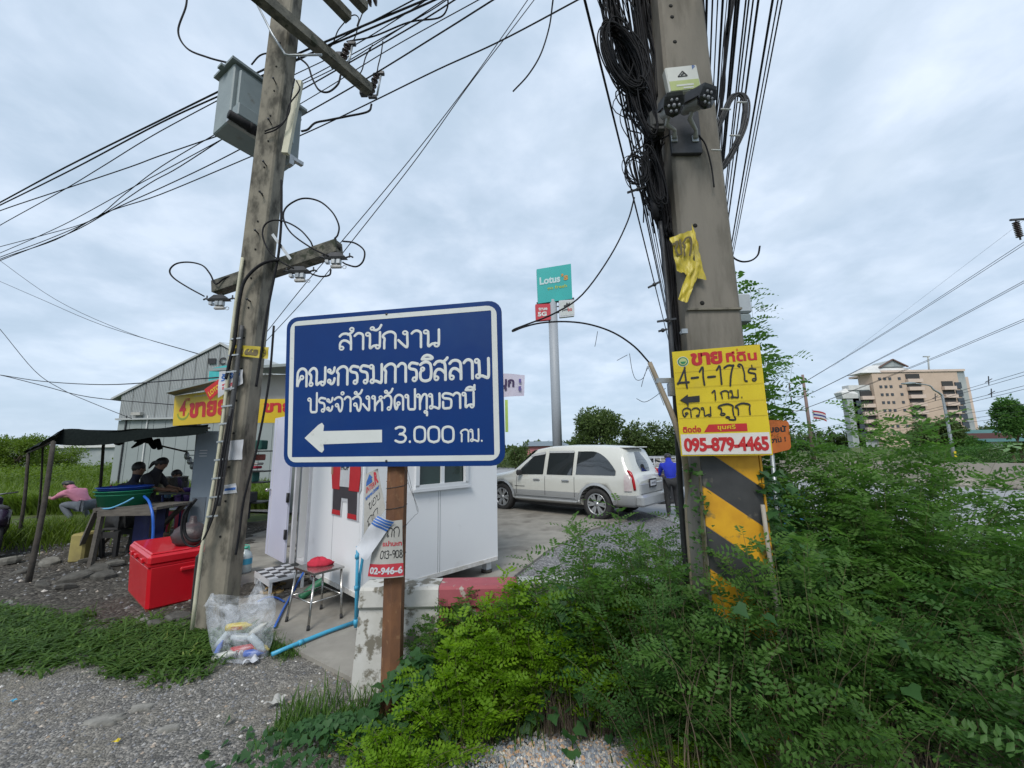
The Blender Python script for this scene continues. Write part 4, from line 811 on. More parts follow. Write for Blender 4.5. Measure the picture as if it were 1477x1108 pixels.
for pts, Y, l in [([(-20, 360), (0, 376), (80, 432), (180, 478), (290, 512)], [22, 21, 19, 17, 15], 'upper thin wire falling to the warehouse roof at left'), ([(-20, 398), (0, 406), (60, 432), (150, 470), (285, 510)], [22, 21, 19, 17, 15], 'lower thin wire falling to the warehouse roof at left'),
                  ([(-20, 455), (0, 475), (50, 535), (90, 562), (130, 580), (190, 604)], [16, 15.5, 15, 14.5, 14, 13.5], 'wire sagging steeply from the left edge to the warehouse'), ([(-20, 540), (0, 541), (60, 550), (150, 555), (250, 549), (325, 544)], [12, 12, 11, 9, 7, 5], 'wire running level from the left edge to the leaning pole'),
                  ([(-20, 540), (0, 541), (60, 556), (130, 573), (250, 584)], [12, 12, 12, 11, 10], 'thin wire from the left edge to the shop roof')]:
    cable('service_wire', pc(pts, Y), .011, l, None, M_WIRE, 5, 5, 'wire')
# ---- right pole
RP = pole_thing('utility_pole', 'massive tapering concrete pole with black and yellow warning stripes behind the bushes', 1.315, 2.62, .395, .26, .30, .22, 8.5, .0, M_CONC2)
RPF = 2.62 - .126
def rp(px, py, dy=.0): return D(px, py, RPF - dy)
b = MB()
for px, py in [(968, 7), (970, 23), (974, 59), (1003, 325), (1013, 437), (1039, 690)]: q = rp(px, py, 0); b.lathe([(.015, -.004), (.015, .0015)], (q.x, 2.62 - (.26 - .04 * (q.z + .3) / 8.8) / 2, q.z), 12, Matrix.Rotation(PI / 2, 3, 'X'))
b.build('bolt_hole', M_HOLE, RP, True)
b = MB(); c = rp(987, 478, .03); b.tube([c + Vector((0, .04, 0)), c], .014, 8); b.box(c, (.035, .02, .03)); b.build('anchor_bolt', M_GALV, RP, True)
b = MB(); b.box((1.315, 2.62, 2.395 + .18), (.352, .28, .012)); b.build('seam_band', M_CONC, RP, True)
# warning stripes: painted bands, each a shape of its own
M_YPAINT = mat('worn_yellow_paint', (.66, .34, .012), (.56, .27, .01), .6, scale=10, c3=(.22, .15, .04), s3=9, lo3=.60, hi3=.68)
M_KPAINT = mat('worn_black_paint', (.035, .035, .036), (.05, .05, .05), .6, scale=10, c3=(.12, .11, .09), s3=9, lo3=.64, hi3=.72)
def width_at(z): return .395 + (.30 - .395) * (z + .3) / 8.8
slope = -.69; pitch = .235; k = -1; zz = 1.70 + .235
while zz > .45:
    b = MB(); hw = .183; za, zb = zz, zz - pitch / 1.0 * .98
    P = [(-hw, za), (-hw, zb), (hw, zb + slope * 2 * hw), (hw, za + slope * 2 * hw)]
    b.rings([[(1.315 + x * width_at(z) / .39, 2.62 - (.26 - .04 * (z + .3) / 8.8) / 2 - dy, z) for x, z in P] for dy in (-.012, .003)], True, False)
    b.build('yellow_stripe' if k % 2 else 'black_stripe', M_YPAINT if k % 2 else M_KPAINT, RP, True); zz -= pitch; k += 1
b = MB(); b.bar((1.315 + .192, RPF + .02, .4), (1.315 + .187, RPF + .02, 1.66), .012, .05, (0, 1, 0)); b.build('yellow_edge', M_YPAINT, RP, True)
# ---- bundles of line cables along the road
vp = ray(1003, 640); vp = Vector((vp.x, vp.y, 0)).normalized()
def lead(px, z, r, label, grp, ln=42, sag=.7, back=5, stop=None):
    p = G(px, 0, z); s = p - vp * back; q = p + vp * ln; n = 12; L_ = []
    for i in range(n + 1):
        t = i / n; w = s.lerp(q, t ** 1.6); w.z += -sag * 4 * (t ** 1.6) * (1 - t ** 1.6); L_.append(w)
    dz = G(px, 0, z); L_ = [Vector((w.x, w.y, w.z + .0)) for w in L_]
    cable('line_cable', L_, r, label, grp, M_BLACK, 2, 5, 'cable')
rr = random.Random(5)
ORD = ['outermost', 'second', 'third', 'fourth', 'fifth', 'sixth', 'seventh', 'eighth', 'ninth', 'tenth', 'eleventh', 'twelfth', 'thirteenth', 'fourteenth', 'fifteenth', 'sixteenth']
for i_, px in enumerate((846, 868, 873, 880, 886, 893, 899, 905, 910, 915, 921, 926, 931, 937, 942)): lead(px, 5.0 + rr.random() * .35, rr.choice((.006, .008, .011)), ORD[i_] + ' black line cable from the left, left of the striped pole', 'line cables left of the striped pole', sag=.15 + .3 * rr.random())
for i_, px in enumerate((1126, 1119, 1110, 1091, 1083, 1077, 1071, 1063, 1058, 1049, 1041, 1034, 1026, 1018, 1011, 1006)): lead(px, 5.0 + rr.random() * .5, rr.choice((.006, .007, .010)), ORD[i_] + ' black line cable from the right, right of the striped pole', 'line cables right of the striped pole', sag=.1 + .25 * rr.random())
for px in () and (1006, 1011, 1018, 1026, 1034, 1041, 1049, 1058, 1063, 1071, 1077, 1083, 1091, 1110, 1119, 1126): lead(px, 5.0 + rr.random() * .5, rr.choice((.006, .007, .010)), 'black line cable in the sheaf passing right of the striped pole', 'line cables right of the striped pole', sag=.1 + .25 * rr.random())
def strands(name, label, pts, n, spread, r, seed, wob=.02, cat='cable bundle', m=None, k=6):
    """a bundle: each strand a wandering tube, joined to one thing"""
    g = random.Random(seed); b = MB(); P = [Vector(p) for p in pts]
    for i in range(n):
        a = g.random() * 2 * PI; q = math.sqrt(g.random()) * spread; off = Vector((q * math.cos(a), q * math.sin(a) * .7, 0))
        b.tube([p + off * (1 if 0 < j < len(P) - 1 else .8) + Vector((g.gauss(0, wob), g.gauss(0, wob * .6), g.gauss(0, wob))) for j, p in enumerate(P)], r * g.uniform(.6, 1.3), 5, True, True, k)
    return tag(b.build(name, m or M_BLACK), label, cat)
Yb = 2.62
strands('cable_bundle', 'messy crossing black cables at mid height left of the striped pole', pc([(878, -30), (890, 30), (912, 90), (905, 150), (935, 200), (925, 250), (950, 320)], Yb - .03), 16, .05, .005, 21, .055)
strands('cable_bundle', 'thick tangled bundle of black cables down the upper left side of the striped pole', pc([(880, -30), (893, 40), (905, 90), (925, 140), (940, 185), (945, 240), (955, 300), (965, 345)], Yb), 38, .055, .006, 1, .02)
strands('cable_bundle', 'black cable bundle close against the left edge of the striped pole', pc([(915, -30), (925, 60), (940, 150), (950, 240), (962, 330), (970, 400), (975, 460), (982, 540)], Yb), 26, .03, .006, 2, .012)
strands('cable_bundle', 'slack black cables hanging between the line cables at top left of the striped pole', pc([(868, -30), (880, 30), (900, 80), (912, 130), (915, 160)], Yb - .05), 16, .05, .005, 3, .03)
strands('cable_bundle', 'upper black bundle rising at the left of the pole top', pc([(925, -30), (932, 30), (945, 90), (950, 140)], Yb + .05), 18, .035, .007, 4, .015)
strands('cable_bundle', 'thin black cables running down the lower left edge of the striped pole', pc([(950, 300), (962, 400), (975, 500), (985, 560), (992, 640)], Yb + .03), 9, .018, .005, 5, .006)
strands('cable_bundle', 'black cables running down the right edge of the striped pole', pc([(1008, -30), (1016, 60), (1022, 130), (1030, 200), (1040, 290), (1048, 360), (1052, 420), (1062, 500)], Yb + .08), 12, .025, .006, 6, .01)
strands('cable_bundle', 'black cable sheaf rising right of the pole towards the top edge', pc([(1060, -30), (1050, 50), (1042, 130), (1036, 210), (1032, 280)], Yb + .2), 10, .03, .006, 7, .012)
# hanging coils: rings of wire
def coil(label, px, py, Y, rx, rz_, n, r, seed, tilt=.2):
    g = random.Random(seed); b = MB(); c = D(px, py, Y)
    for i in range(n):
        a = rx * g.uniform(.75, 1.1); h = rz_ * g.uniform(.85, 1.1); ph = tilt + g.gauss(0, .08); oy = g.gauss(0, .025); ox = g.gauss(0, .01)
        P = []
        for j in range(20):
            t = 2 * PI * j / 20; x = a * math.cos(t); z = h * math.sin(t); P.append(c + Vector((x * math.cos(ph) - z * math.sin(ph) + ox, oy + .02 * math.sin(t + i), x * math.sin(ph) + z * math.cos(ph))))
        P.append(P[0]); b.tube(P, r, 5, False, True, 2)
    return tag(b.build('cable_coil', M_BLACK), label, 'cable coil')
coil('long coil of spare black cable hanging left of the pole top', 900, 85, 2.5, .11, .30, 34, .0055, 1, .30)
coil('wide loose coil of thin black cable at mid height left of the striped pole', 918, 245, 2.45, .075, .11, 9, .003, 2, .1)
coil('tall narrow coil of black cable beside the pole below the cameras', 942, 260, 2.5, .04, .2, 14, .005, 3, .12)
coil('slim coil of black cable above the wide loose coil', 930, 160, 2.5, .05, .22, 14, .005, 4, .2)
strands('cable_coil', 'thick strapped loop of spare grey-black cable right of the striped pole', pc([(1036, 235), (1031, 225), (1033, 195), (1045, 160), (1056, 140), (1068, 137), (1075, 150), (1072, 180), (1060, 210), (1047, 235), (1038, 243), (1034, 215)], 2.55), 18, .022, .0055, 9, .004, 'cable coil', mat('grey_black_cable', (.022, .022, .024), (.04, .04, .04), .6))
b = MB()
for px, py in ((1070, 148), (1047, 158), (1060, 196), (1033, 217)): c = D(px, py, 2.5); b.tube([c + Vector((-.035, 0, .004)), c + Vector((.035, 0, 0))], .006, 5)
tag(b.build('cable_ties', mat('pale_tie', (.6, .6, .58), (.5, .5, .48), .5)), 'pale ties strapping the thick cable loop', 'cable ties')
b = MB(); c = D(946, 180, 2.52); b.box(c, (.10, .09, .17), bev=.015); b.box(c + Vector((.0, -.04, .0)), (.08, .03, .1), bev=.01); tag(b.build('splice_box', mat('grey_plastic_box', (.06, .06, .055), (.045, .045, .04), .6)), 'dark grey splice box wrapped in cables left of the two cameras', 'junction box')
b = MB(); b.tube([D(943, 285, 2.5), D(946, 315, 2.5)], [.028, .02], 10); tag(b.build('splice_tube', M_BLACK), 'black oval splice closure on the cables left of the pole', 'splice closure')
b = MB(); b.tube([D(952, 320, 2.55), D(957, 360, 2.55), D(963, 430, 2.55), D(970, 520, 2.52), D(976, 600, 2.6), D(984, 750, 2.85), D(984, 750, 2.85) - Vector((0, 0, 1.3))], [.014, .014, .016, .018, .02, .02, .02], 8, k=3); tag(b.build('steel_pipe', M_DKMET), 'dark grey pipe standing close to the left edge of the striped pole', 'pipe')
for i, (x0, y0, x1, y1) in enumerate([(905, 278, 935, 268), (935, 415, 953, 406), (948, 464, 975, 460), (950, 478, 962, 475)]):
    b = MB(); b.bar(D(x0, y0, 2.5), D(x1, y1, 2.5), .012, .012); b.ball(D((x0 + x1) / 2, (y0 + y1) / 2, 2.49), .014, 6, 5); tag(b.build('cable_bracket', M_DKMET), ['cable clamp on the line cables, highest of the four', 'second cable clamp from the top left of the striped pole', 'cable bracket joining pole and line cables, third from the top', 'lowest cable clamp left of the striped pole'][i], 'clamp')
b = MB(); b.box(D(962, 549, 2.48), (.14, .02, .03)); b.box(D(970, 562, 2.48), (.05, .04, .08)); tag(b.build('steel_bracket', M_GALV), 'grey steel bracket at the upper left corner of the yellow land sign', 'bracket')
for i, (px, py) in enumerate([(1058, 440), (1066, 438)][:1]):
    e_ = thing('meter_box', 'translucent grey meter box on the right side of the striped pole', 'meter box', D(1069, 468, 2.7)[:]); b = MB(); b.box(D(1069, 440, 2.7), (.10, .09, .14), bev=.012); b.build('cover', mat('hazy_cover', (.42, .45, .47), (.36, .39, .41), .3), e_, True)
    b = MB(); b.box(D(1070, 461, 2.7), (.09, .08, .06), bev=.008); b.build('base', M_TANK, e_, True)
cable('stay_cable', pc([(1047, 345), (1055, 368), (1068, 377), (1083, 376), (1093, 368), (1096, 355)], 2.6), .006, 'short black cable bending out right of the striped pole')
b = MB(); b.tube([D(1051, 395, 2.66), D(1056, 430, 2.66), D(1063, 470, 2.66)], .017, 8); tag(b.build('black_duct', M_BLACK), 'black duct at the right edge of the striped pole beside the meter box', 'duct')
# ---- camera set on the pole
cm = thing('camera_bracket', 'black steel plate holding the two surveillance cameras on the striped pole', 'bracket', rp(987, 225, .02)[:]); b = MB(); pz0, pz1 = rp(987, 225).z, rp(985, 165).z
b.box((rp(987, 200).x, RPF - .012, (pz0 + pz1) / 2), (.21, .03, pz1 - pz0), bev=.004); b.build('plate', M_DKMET, cm, True)
M_CAMB = mat('camera_body', (.36, .36, .34), (.3, .3, .28), .4, scale=9); M_LENS = mat('camera_glass', (.012, .012, .014), (.02, .02, .022), .08); M_LED = mat('led_ring', (.22, .23, .25), (.3, .3, .32), .3)
KC = 1.15
def camera(px, py, fx, label, aim):
    c = D(px, py, 2.26); e = thing('security_camera', label, 'camera', c[:], group='cameras on the striped pole'); aim = Vector(aim).normalized(); q = aim.to_track_quat('Z', 'Y').to_matrix()
    b = MB(); b.lathe([(.034, -.13), (.038, -.10), (.040, .0), (.043, .03), (.043, .045)], (0, 0, 0), 14, q); b.v = [tuple(Vector(v) * KC) for v in b.v]; b.build('housing', M_CAMB, e)
    b = MB(); b.rings([[q @ Vector((x, y, z)) for x, y in ((-.052, .045), (.052, .045), (.055, .0), (.04, .05 + .012), (-.04, .05 + .012), (-.055, .0))] for z in (-.09, .058)], True, False); b.v = [tuple(Vector(v) * KC) for v in b.v]; b.build('sun_shield', M_DKMET, e)
    b = MB(); b.lathe([(.05, .03), (.056, .05), (.054, .056), (.01, .058)], (0, 0, 0), 8, q); b.v = [tuple(Vector(v) * KC) for v in b.v]; b.build('face', M_LENS, e)
    b = MB()
    for i in range(6): t = 2 * PI * i / 6; b.ball(q @ Vector((.027 * math.cos(t), (.030) * math.sin(t), .058)), .0085, 6, 4)
    b.ball(q @ Vector((0, 0, .058)), .011, 8, 5); b.v = [tuple(Vector(v) * KC) for v in b.v]; b.build('led', M_LED, e)
    f = Vector((rp(fx, 205).x, RPF - .03, rp(fx, 205).z)) - c; b = MB(); b.tube([q @ Vector((0, -.03, -.06)), q @ Vector((0, -.05, -.07)) + Vector((0, .02, -.02)), f + Vector((0, -.02, .05)), f + Vector((0, -.005, 0))], [.016, .016, .012, .018], 8); b.build('arm', M_CAMB, e)
    b = MB(); b.box(f, (.045, .012, .05), bev=.003); b.build('foot', M_GALV, e)
camera(968, 156, 970, 'left surveillance camera with round lamp ring on the striped pole', (-.12, -1, -.62)); camera(1010, 146, 1000, 'right surveillance camera turned outwards on the striped pole', (.35, -1, -.50))
cable('camera_lead', pc([(1008, 195), (1018, 210), (1026, 240), (1030, 270)], RPF - .03), .005, 'thin black lead from the right camera down the pole')
M_WBOX = mat('white_cabinet', (.60, .60, .56), (.54, .54, .50), .45, scale=6); M_LGREEN = mat('pale_green_print', (.42, .47, .20), (.36, .42, .16), .6); M_PRINTK = mat('black_print', (.02, .02, .022), (.03, .03, .03), .6); M_PRINTB = mat('blue_print', (.03, .10, .33), (.04, .12, .36), .6)
wx = thing('wifi_cabinet', 'white router cabinet with green label above the cameras', 'cabinet', rp(983, 140, .04)[:]); tl, br = rp(960, 95, .06), rp(1006, 136, .06); wM = frame(rp(983, 118, .055), (1, 0, .10), (-.0, 0, 1))
b = MB(); b.box((0, 0, 0), (.225, .20, .06), bev=.008); b.build('case', M_WBOX, wx, True, M=wM)
b = MB(); b.box((.0, -.058, .0315), (.205, .075, .002)); b.build('label_panel', M_LGREEN, wx, True, M=wM)
b = MB(); b.box((.0, -.06, .0335), (.12, .014, .001)); b.box((.02, -.082, .0335), (.07, .012, .001)); b.build('white_strip', M_WBOX, wx, True, M=wM)
b = MB(); P3 = [(-.035, .012), (.03, .012), (.002, .052)]
for i in range(3): a, c_ = P3[i], P3[(i + 1) % 3]; b.bar((*a, .032), (*c_, .032), .006, .003, (0, 0, 1))
b.bar((-.012, .02, .033), (.01, .035, .033), .008, .003, (0, 0, 1)); b.build('triangle_mark', M_PRINTK, wx, True, M=wM)
b = MB(); put_type(b, 'P', .075, .06, .02, .03, .032, .02); b.build('letter_mark', M_PRINTB, wx, True, M=wM)
# ---- torn yellow banner on the pole
M_YBAN = mat('torn_yellow_plastic', (.60, .47, .03), (.48, .38, .03), .45, scale=9, c3=(.38, .31, .06), s3=7, lo3=.5, hi3=.66)
def crumple(fn, nu, nv, amp, seed, name, m, label=None, cat=None, parent=None, fr=5):
    g = random.Random(seed); ph = [g.uniform(0, 6) for _ in range(6)]; b = MB()
    def f(u, v):
        p = fn(u, v); d = amp * (math.sin(fr * u * 2 + 3 * v + ph[0]) + math.sin(fr * 1.7 * v - 2.2 * u + ph[1]) + .6 * math.sin(fr * 3 * (u + v) + ph[2]) + .4 * math.sin(fr * 5 * (u - .6 * v) + ph[3])); return Vector((p[0], p[1] - abs(d) - .004, p[2] + .2 * d))
    b.grid(f, nu, nv); o = b.build(name, m, parent, parent is not None)
    return tag(o, label, cat) if label else o
yb = thing('torn_banner', 'crumpled torn yellow plastic banner caught on the striped pole', 'banner', rp(990, 440, .02)[:])
def q4(a, b_, c_, d_, dy=.02):
    A, B, Cc, Dd = [rp(p[0], p[1], dy) for p in (a, b_, c_, d_)]; return lambda u, v: (A.lerp(B, u)).lerp(Dd.lerp(Cc, u), v)
crumple(q4((965, 344), (1001, 332), (998, 400), (976, 392)), 14, 16, .010, 1, 'sheet', M_YBAN, parent=yb)
crumple(q4((997, 322), (1003, 345), (1017, 405), (1004, 402), .03), 6, 14, .008, 2, 'fold', M_YBAN, parent=yb)
crumple(q4((998, 375), (1010, 385), (990, 438), (976, 433), .035), 8, 14, .010, 3, 'tail', M_YBAN, parent=yb)
b = MB(); put_strokes(b, 'ขก', 0, 0, 1, 1, t=.12, jit=.04); b.v = [tuple(q4((969, 350), (998, 342), (996, 368), (974, 368), .046)(v[0], 1 - v[1]) + Vector((0, -v[2], 0))) for v in b.v]; b.build('faded_lettering', mat('faded_print', (.10, .08, .04), (.14, .11, .05), .8), yb, True)
# ---- flat signs as four-cornered sheets
def sheet4(name, TL, TR, BR, BL, thick=.004):
    """returns a function placing local (u,v in 0..1 left-right, bottom-top, z outwards) in the world"""
    nrm = (TR - TL).cross(BL - TL).normalized() * -1
    if nrm.y > 0: nrm = -nrm
    def f(v): u, w, z = v; return BL.lerp(BR, u).lerp(TL.lerp(TR, u), w) + nrm * z
    return f
def place(b, f, name, m, parent): b.v = [tuple(f(v)) for v in b.v]; return b.build(name, m, parent, True)
def flat(pts, z0, z1): b = MB(); b.rings([[(x, y, z) for x, y in pts] for z in (z0, z1)], True, False); return b
def rrect(x0, y0, x1, y1, rx, ry, n=5):
    P = []
    for cx, cy, a0 in ((x1 - rx, y1 - ry, 0), (x0 + rx, y1 - ry, 90), (x0 + rx, y0 + ry, 180), (x1 - rx, y0 + ry, 270)):
        for i in range(n + 1): a = math.radians(a0 + 90 * i / n); P.append((cx + rx * math.cos(a), cy + ry * math.sin(a)))
    return P
# the big blue road sign
ya = math.radians(12.4); sn = Vector((-math.sin(ya), -math.cos(ya), 0)); SP = Vector((-.80, 2.80, 0))
def onsign(px, py):
    d = ray(px, py); o = Vector((0, 0, CAMZ)); return o + d * ((SP - o).dot(sn) / d.dot(sn))
TL, TR, BR, BL = onsign(414.5, 459), onsign(723, 433), onsign(729, 672), onsign(409.5, 674)
SW, SH = 1.685, 1.11; f = sheet4('s', TL, TR, BR, BL)
def S(px, py):
    """photo pixel -> local sign coordinates (u,v)"""
    p = onsign(px, py); lo_, hi_ = 0., 1.; v = .5
    for _ in range(12):
        l = BL.lerp(TL, v); r = BR.lerp(TR, v); dx = (r - l); u = (p - l).dot(dx) / dx.dot(dx); bq = BL.lerp(BR, u); tq = TL.lerp(TR, u); v = (p - bq).dot(tq - bq) / (tq - bq).dot(tq - bq)
    return u, v
rs = thing('road_sign', 'big blue Thai direction sign with white letters and arrow on a rusty post', 'road sign', (-.81, 2.89, 0))
M_SBLUE = mat('sign_blue', (.001, .030, .150), (.001, .026, .135), .45, scale=2.5, spec=.22, rvar=.08, c3=(.012, .045, .15), s3=2.2, lo3=.5, hi3=.9); M_SWHT = mat('sign_white', (.58, .595, .57), (.54, .555, .53), .45, scale=5, c3=(.40, .40, .36), s3=14, lo3=.62, hi3=.78)
place(flat(rrect(0, 0, 1, 1, .055, .075), -.006, .004), f, 'panel', M_SBLUE, rs)
def ringstrip(o_p, i_p, z0, z1):
    b = MB(); n = len(o_p); vs = [(x, y, z1) for x, y in o_p] + [(x, y, z1) for x, y in i_p] + [(x, y, z0) for x, y in o_p] + [(x, y, z0) for x, y in i_p]; fs = []
    for i in range(n): j = (i + 1) % n; fs += [(i, j, n + j, n + i), (i, 2 * n + i, 2 * n + j, j), (n + i, n + j, 3 * n + j, 3 * n + i)]
    return b.add(vs, fs, False)
place(ringstrip(rrect(.020, .030, .980, .970, .042, .058), rrect(.042, .062, .958, .938, .004, .006), .003, .0055), f, 'border', M_SWHT, rs)
def sline(body, px0, py0, px1, py1, hgt, t, name='lettering'):
    u0, v0 = S(px0, py0); u1, v1 = S(px1, py1); b = MB(); h = hgt
    A = Vector((u0, v0, 0)); B = Vector((u1, v1, 0))
    put_strokes(b, body, 0, 0, (u1 - u0) * SW, h * SH, .0042, t, thick=.0014)
    b.v = [(u0 + v[0] / SW, v0 + (v1 - v0) * (v[0] / SW) / (u1 - u0) + v[1] / SH, v[2]) for v in b.v]; place(b, f, name, M_SWHT, rs)
sline('สำนักงาน', 489, 505, 634, 500, .108, .155); sline('คณะกรรมการอิสลาม', 428, 558, 706, 545, .118, .155); sline('ประจำจังหวัดปทุมธานี', 445, 595, 684, 588, .092, .16)
sline('3.000', 570, 638, 655, 638, .092, .16, 'distance'); sline('กม.', 665, 637, 697, 636.5, .070, .155, 'distance')
ar = [S(*p) for p in [(440, 632), (460, 613), (465, 610), (468, 614), (467, 622), (551.5, 620), (551.5, 638), (467, 641), (468, 649), (465, 653), (461, 651)]]
place(flat(ar, .003, .0055), f, 'arrow', M_SWHT, rs)
for px, py in ((558, 453.5), (558, 665)):
    u, v = S(px, py); b = MB(); b.lathe([(.009, 0), (.009, .004), (.004, .006)], (0, 0, 0), 10); b.v = [(u + x / SW, v + y / SH, z + .004) for x, y, z in b.v]; place(b, f, 'bolt', M_DKMET, rs)
M_RUST = mat('rusty_steel', (.19, .085, .038), (.11, .052, .028), .85, .1, scale=9, c3=(.26, .15, .075), s3=22, lo3=.58, hi3=.7, bump=.35, bscale=90, bdist=.003, stretch=(1, 1, .5))
M_GALVB = mat('sign_back', (.4, .41, .42), (.33, .34, .35), .5, .5)
b = MB(); mx_ = lambda x, y: (-.815 + x * math.cos(.1) + y * math.sin(.1), 2.885 - x * math.sin(.1) + y * math.cos(.1)); P = [(-.055, -.028), (-.012, -.028), (-.008, -.045), (.008, -.045), (.012, -.028), (.055, -.028), (.055, .028), (-.055, .028)]
P = [(-.062, -.03), (.006, -.052), (.062, -.03), (.062, .03), (-.062, .03)]
b.rings([[(*mx_(x, y), z) for x, y in P] for z in (-.2, .5, 1.1, 1.9, 2.69)], True, False); b.build('post', M_RUST, rs, True)
for v in (.12, .9): b = MB(); b.bar(f((.02, v, -.035)), f((.98, v, -.035)), .03, .03); b.build('back_rail', M_GALVB, rs, True)
for z in (1.02, 1.2, 1.31, 1.45): b = MB(); b.tube([(*mx_(x * 1.05, y * 1.05), z + .01 * i * (z > 1.3)) for i, (x, y) in enumerate(P + P[:1])], .0022, 4); b.build('binding_wire', M_DKMET, rs, True)
# hanging thin wires right of the post
cable('loose_wire', pc([(583, 674), (590, 700), (603, 735), (597, 745), (585, 760), (582, 785)], 2.84), .0013, 'thin loose wire hanging beside the rusty post', cat='wire', m=M_DKMET); cable('loose_wire', pc([(587, 674), (594, 705), (602, 738)], 2.84), .0013, 'second thin wire tied beside the rusty post', cat='wire', m=M_DKMET)
# posters bound to the post
M_PAPER = mat('weathered_poster', (.42, .41, .38), (.34, .33, .30), .75, scale=9, c3=(.26, .24, .2), s3=12, lo3=.6, hi3=.75); M_PRED = mat('poster_red', (.48, .03, .045), (.40, .025, .04), .6, scale=9); M_INK = mat('marker_ink', (.012, .012, .014), (.02, .02, .02), .5); M_PBLUE = mat('poster_blue', (.03, .12, .38), (.03, .10, .33), .6)
M_PLWHITE = mat('white_plastic_sheet', (.55, .56, .58), (.45, .46, .49), .35, scale=6)
def poster(px4, Y, label, name='poster', bend=.0, m=M_PAPER, nu=10, nv=10, seed=0, z=0):
    A, B, Cc, Dd = [D(p[0], p[1], Y) for p in px4]
    def f(v): u, w, q = v; p = Dd.lerp(Cc, u).lerp(A.lerp(B, u), w); return Vector((p.x, p.y - q - bend * math.sin(PI * u) + .004 * math.sin(7 * w + 5 * u + seed), p.z))
    e = thing(name, label, 'poster', ((Dd + Cc) / 2)[:]); b = MB(); b.grid(lambda u, v: (u, v, .0), nu, nv, True); b.grid(lambda u, v: (1 - u, v, -.0012), nu, nv, True); place(b, f, 'sheet', m, e); return e, f
def on(e, f, mb, m, nm='lettering'): return place(mb, f, nm, m, e)
def refine(mb):  # split long flat shapes so that they follow a bent sheet
    return mb
def rect_(u0, v0, u1, v1, z, nu=8): b = MB(); b.grid(lambda u, v: (u0 + (u1 - u0) * u, v0 + (v1 - v0) * v, z), nu, 2, True); return b
# white torn poster left of the post
e, f = poster([(527, 684), (545, 676), (556, 735), (524, 780)], 2.86, 'torn white poster with a blue house logo hanging left of the rusty post', seed=1)
on(e, f, rect_(.08, .80, .5, .86, .002), M_PBLUE, 'roof_mark'); b = MB(); b.add([(.08, .86, .002), (.55, .88, .002), (.33, .97, .002)], [(0, 1, 2)]); on(e, f, b, M_PBLUE, 'roof_mark')
b = MB(); put_type(b, 'INTER', .1, .68, .55, .1, .002, .02); on(e, f, b, M_PRED); b = MB(); put_type(b, 'R', .66, .70, .26, .26, .002, .05); on(e, f, b, M_PRED); b = MB(); put_type(b, 'www.inter', .06, .57, .85, .08, .002, .03); on(e, f, b, M_PBLUE)
b = MB(); put_strokes(b, 'ขอบ', .25, .36, .6, .12, .002, .12, jit=.03, thick=.001); on(e, f, b, M_INK, 'handwriting'); b = MB(); put_strokes(b, 'ถูก', .2, .12, .5, .12, .002, .12, jit=.03, thick=.001); on(e, f, b, M_INK, 'handwriting')
# lower poster across the post, with handwriting and phone number
e, f = poster([(545, 752), (580, 750), (582, 832), (530, 833)], 2.80, 'torn poster wrapped round the rusty post with a red phone number strip', bend=.02, seed=2)
on(e, f, rect_(.0, .02, 1, .24, .001, 10), M_PRED, 'number_strip')
b = MB(); put_type(b, '02-946-6', .04, .06, .94, .13, .003, .04); on(e, f, b, M_PLWHITE, 'phone_number')
b = MB(); put_strokes(b, '013-908', .3, .34, .68, .13, .002, .14, jit=.03, thick=.001, shear=.03); on(e, f, b, M_INK, 'handwriting'); b = MB(); put_strokes(b, 'ถก', .45, .72, .45, .16, .002, .14, jit=.03, thick=.001); on(e, f, b, M_INK, 'handwriting')
b = MB(); put_type(b, 'แบ่านะท', .34, .55, .64, .10, .002, .03); on(e, f, b, M_PRED)
e_ = thing('peeled_sheet', 'peeling white and blue plastic sheet flapping over the lower poster', 'poster', D(530, 800, 2.76)[:])
A, B, Cc, Dd = D(545, 744, 2.775), D(570, 752, 2.77), D(529, 807, 2.76), D(512, 790, 2.77)
def pf(u, v): p = A.lerp(B, u).lerp(Dd.lerp(Cc, u), v); return Vector((p.x, p.y - .012 * math.sin(PI * u * .8) - .010 * math.sin(5 * v + 3 * u) - .004 * math.sin(14 * v - 9 * u), p.z + .008 * math.sin(5 * v)))
b = MB(); b.grid(lambda u, v: pf(u, v), 8, 14); b.build('sheet', M_PLWHITE, e_, True)
for k_ in range(4):
    b = MB(); b.grid(lambda u, v: pf(u, .0 + .075 * k_ + .052 * v + .03 * u) + Vector((0, -.002, 0)), 8, 2); b.build('blue_band', M_PBLUE, e_, True)
# ---- yellow land sale sign
Yl = 2.40; f = sheet4('l', D(969, 508, Yl), D(1095, 497, Yl), D(1114.5, 656.5, Yl), D(982.5, 658, Yl)); ls_ = thing('sale_sign', 'yellow land sale sign with red and hand-drawn black Thai writing on the striped pole', 'sign', D(1048, 658, Yl)[:])
M_LYEL = mat('sign_yellow', (.66, .50, .012), (.60, .44, .01), .4, scale=4, rvar=.08, c3=(.50, .38, .05), s3=5, lo3=.55, hi3=.9); M_LRED = mat('sign_red', (.50, .018, .02), (.42, .015, .018), .5, scale=8); M_LWHT = mat('sign_pinkwhite', (.66, .62, .58), (.6, .56, .52), .45)
b = MB(); b.grid(lambda u, v: (u, v, .003 + .002 * math.sin(9 * v)), 6, 12); b.grid(lambda u, v: (1 - u, v, .0), 6, 12); place(b, f, 'board', M_LYEL, ls_)
def P_(b, nm, m): return place(b, f, nm, m, ls_)
b = MB(); b.add([(.01, .012, .0065), (.985, .012, .0065), (.985, .20, .0065), (.01, .20, .0065)], [(0, 1, 2, 3)]); P_(b, 'white_strip', M_LWHT)
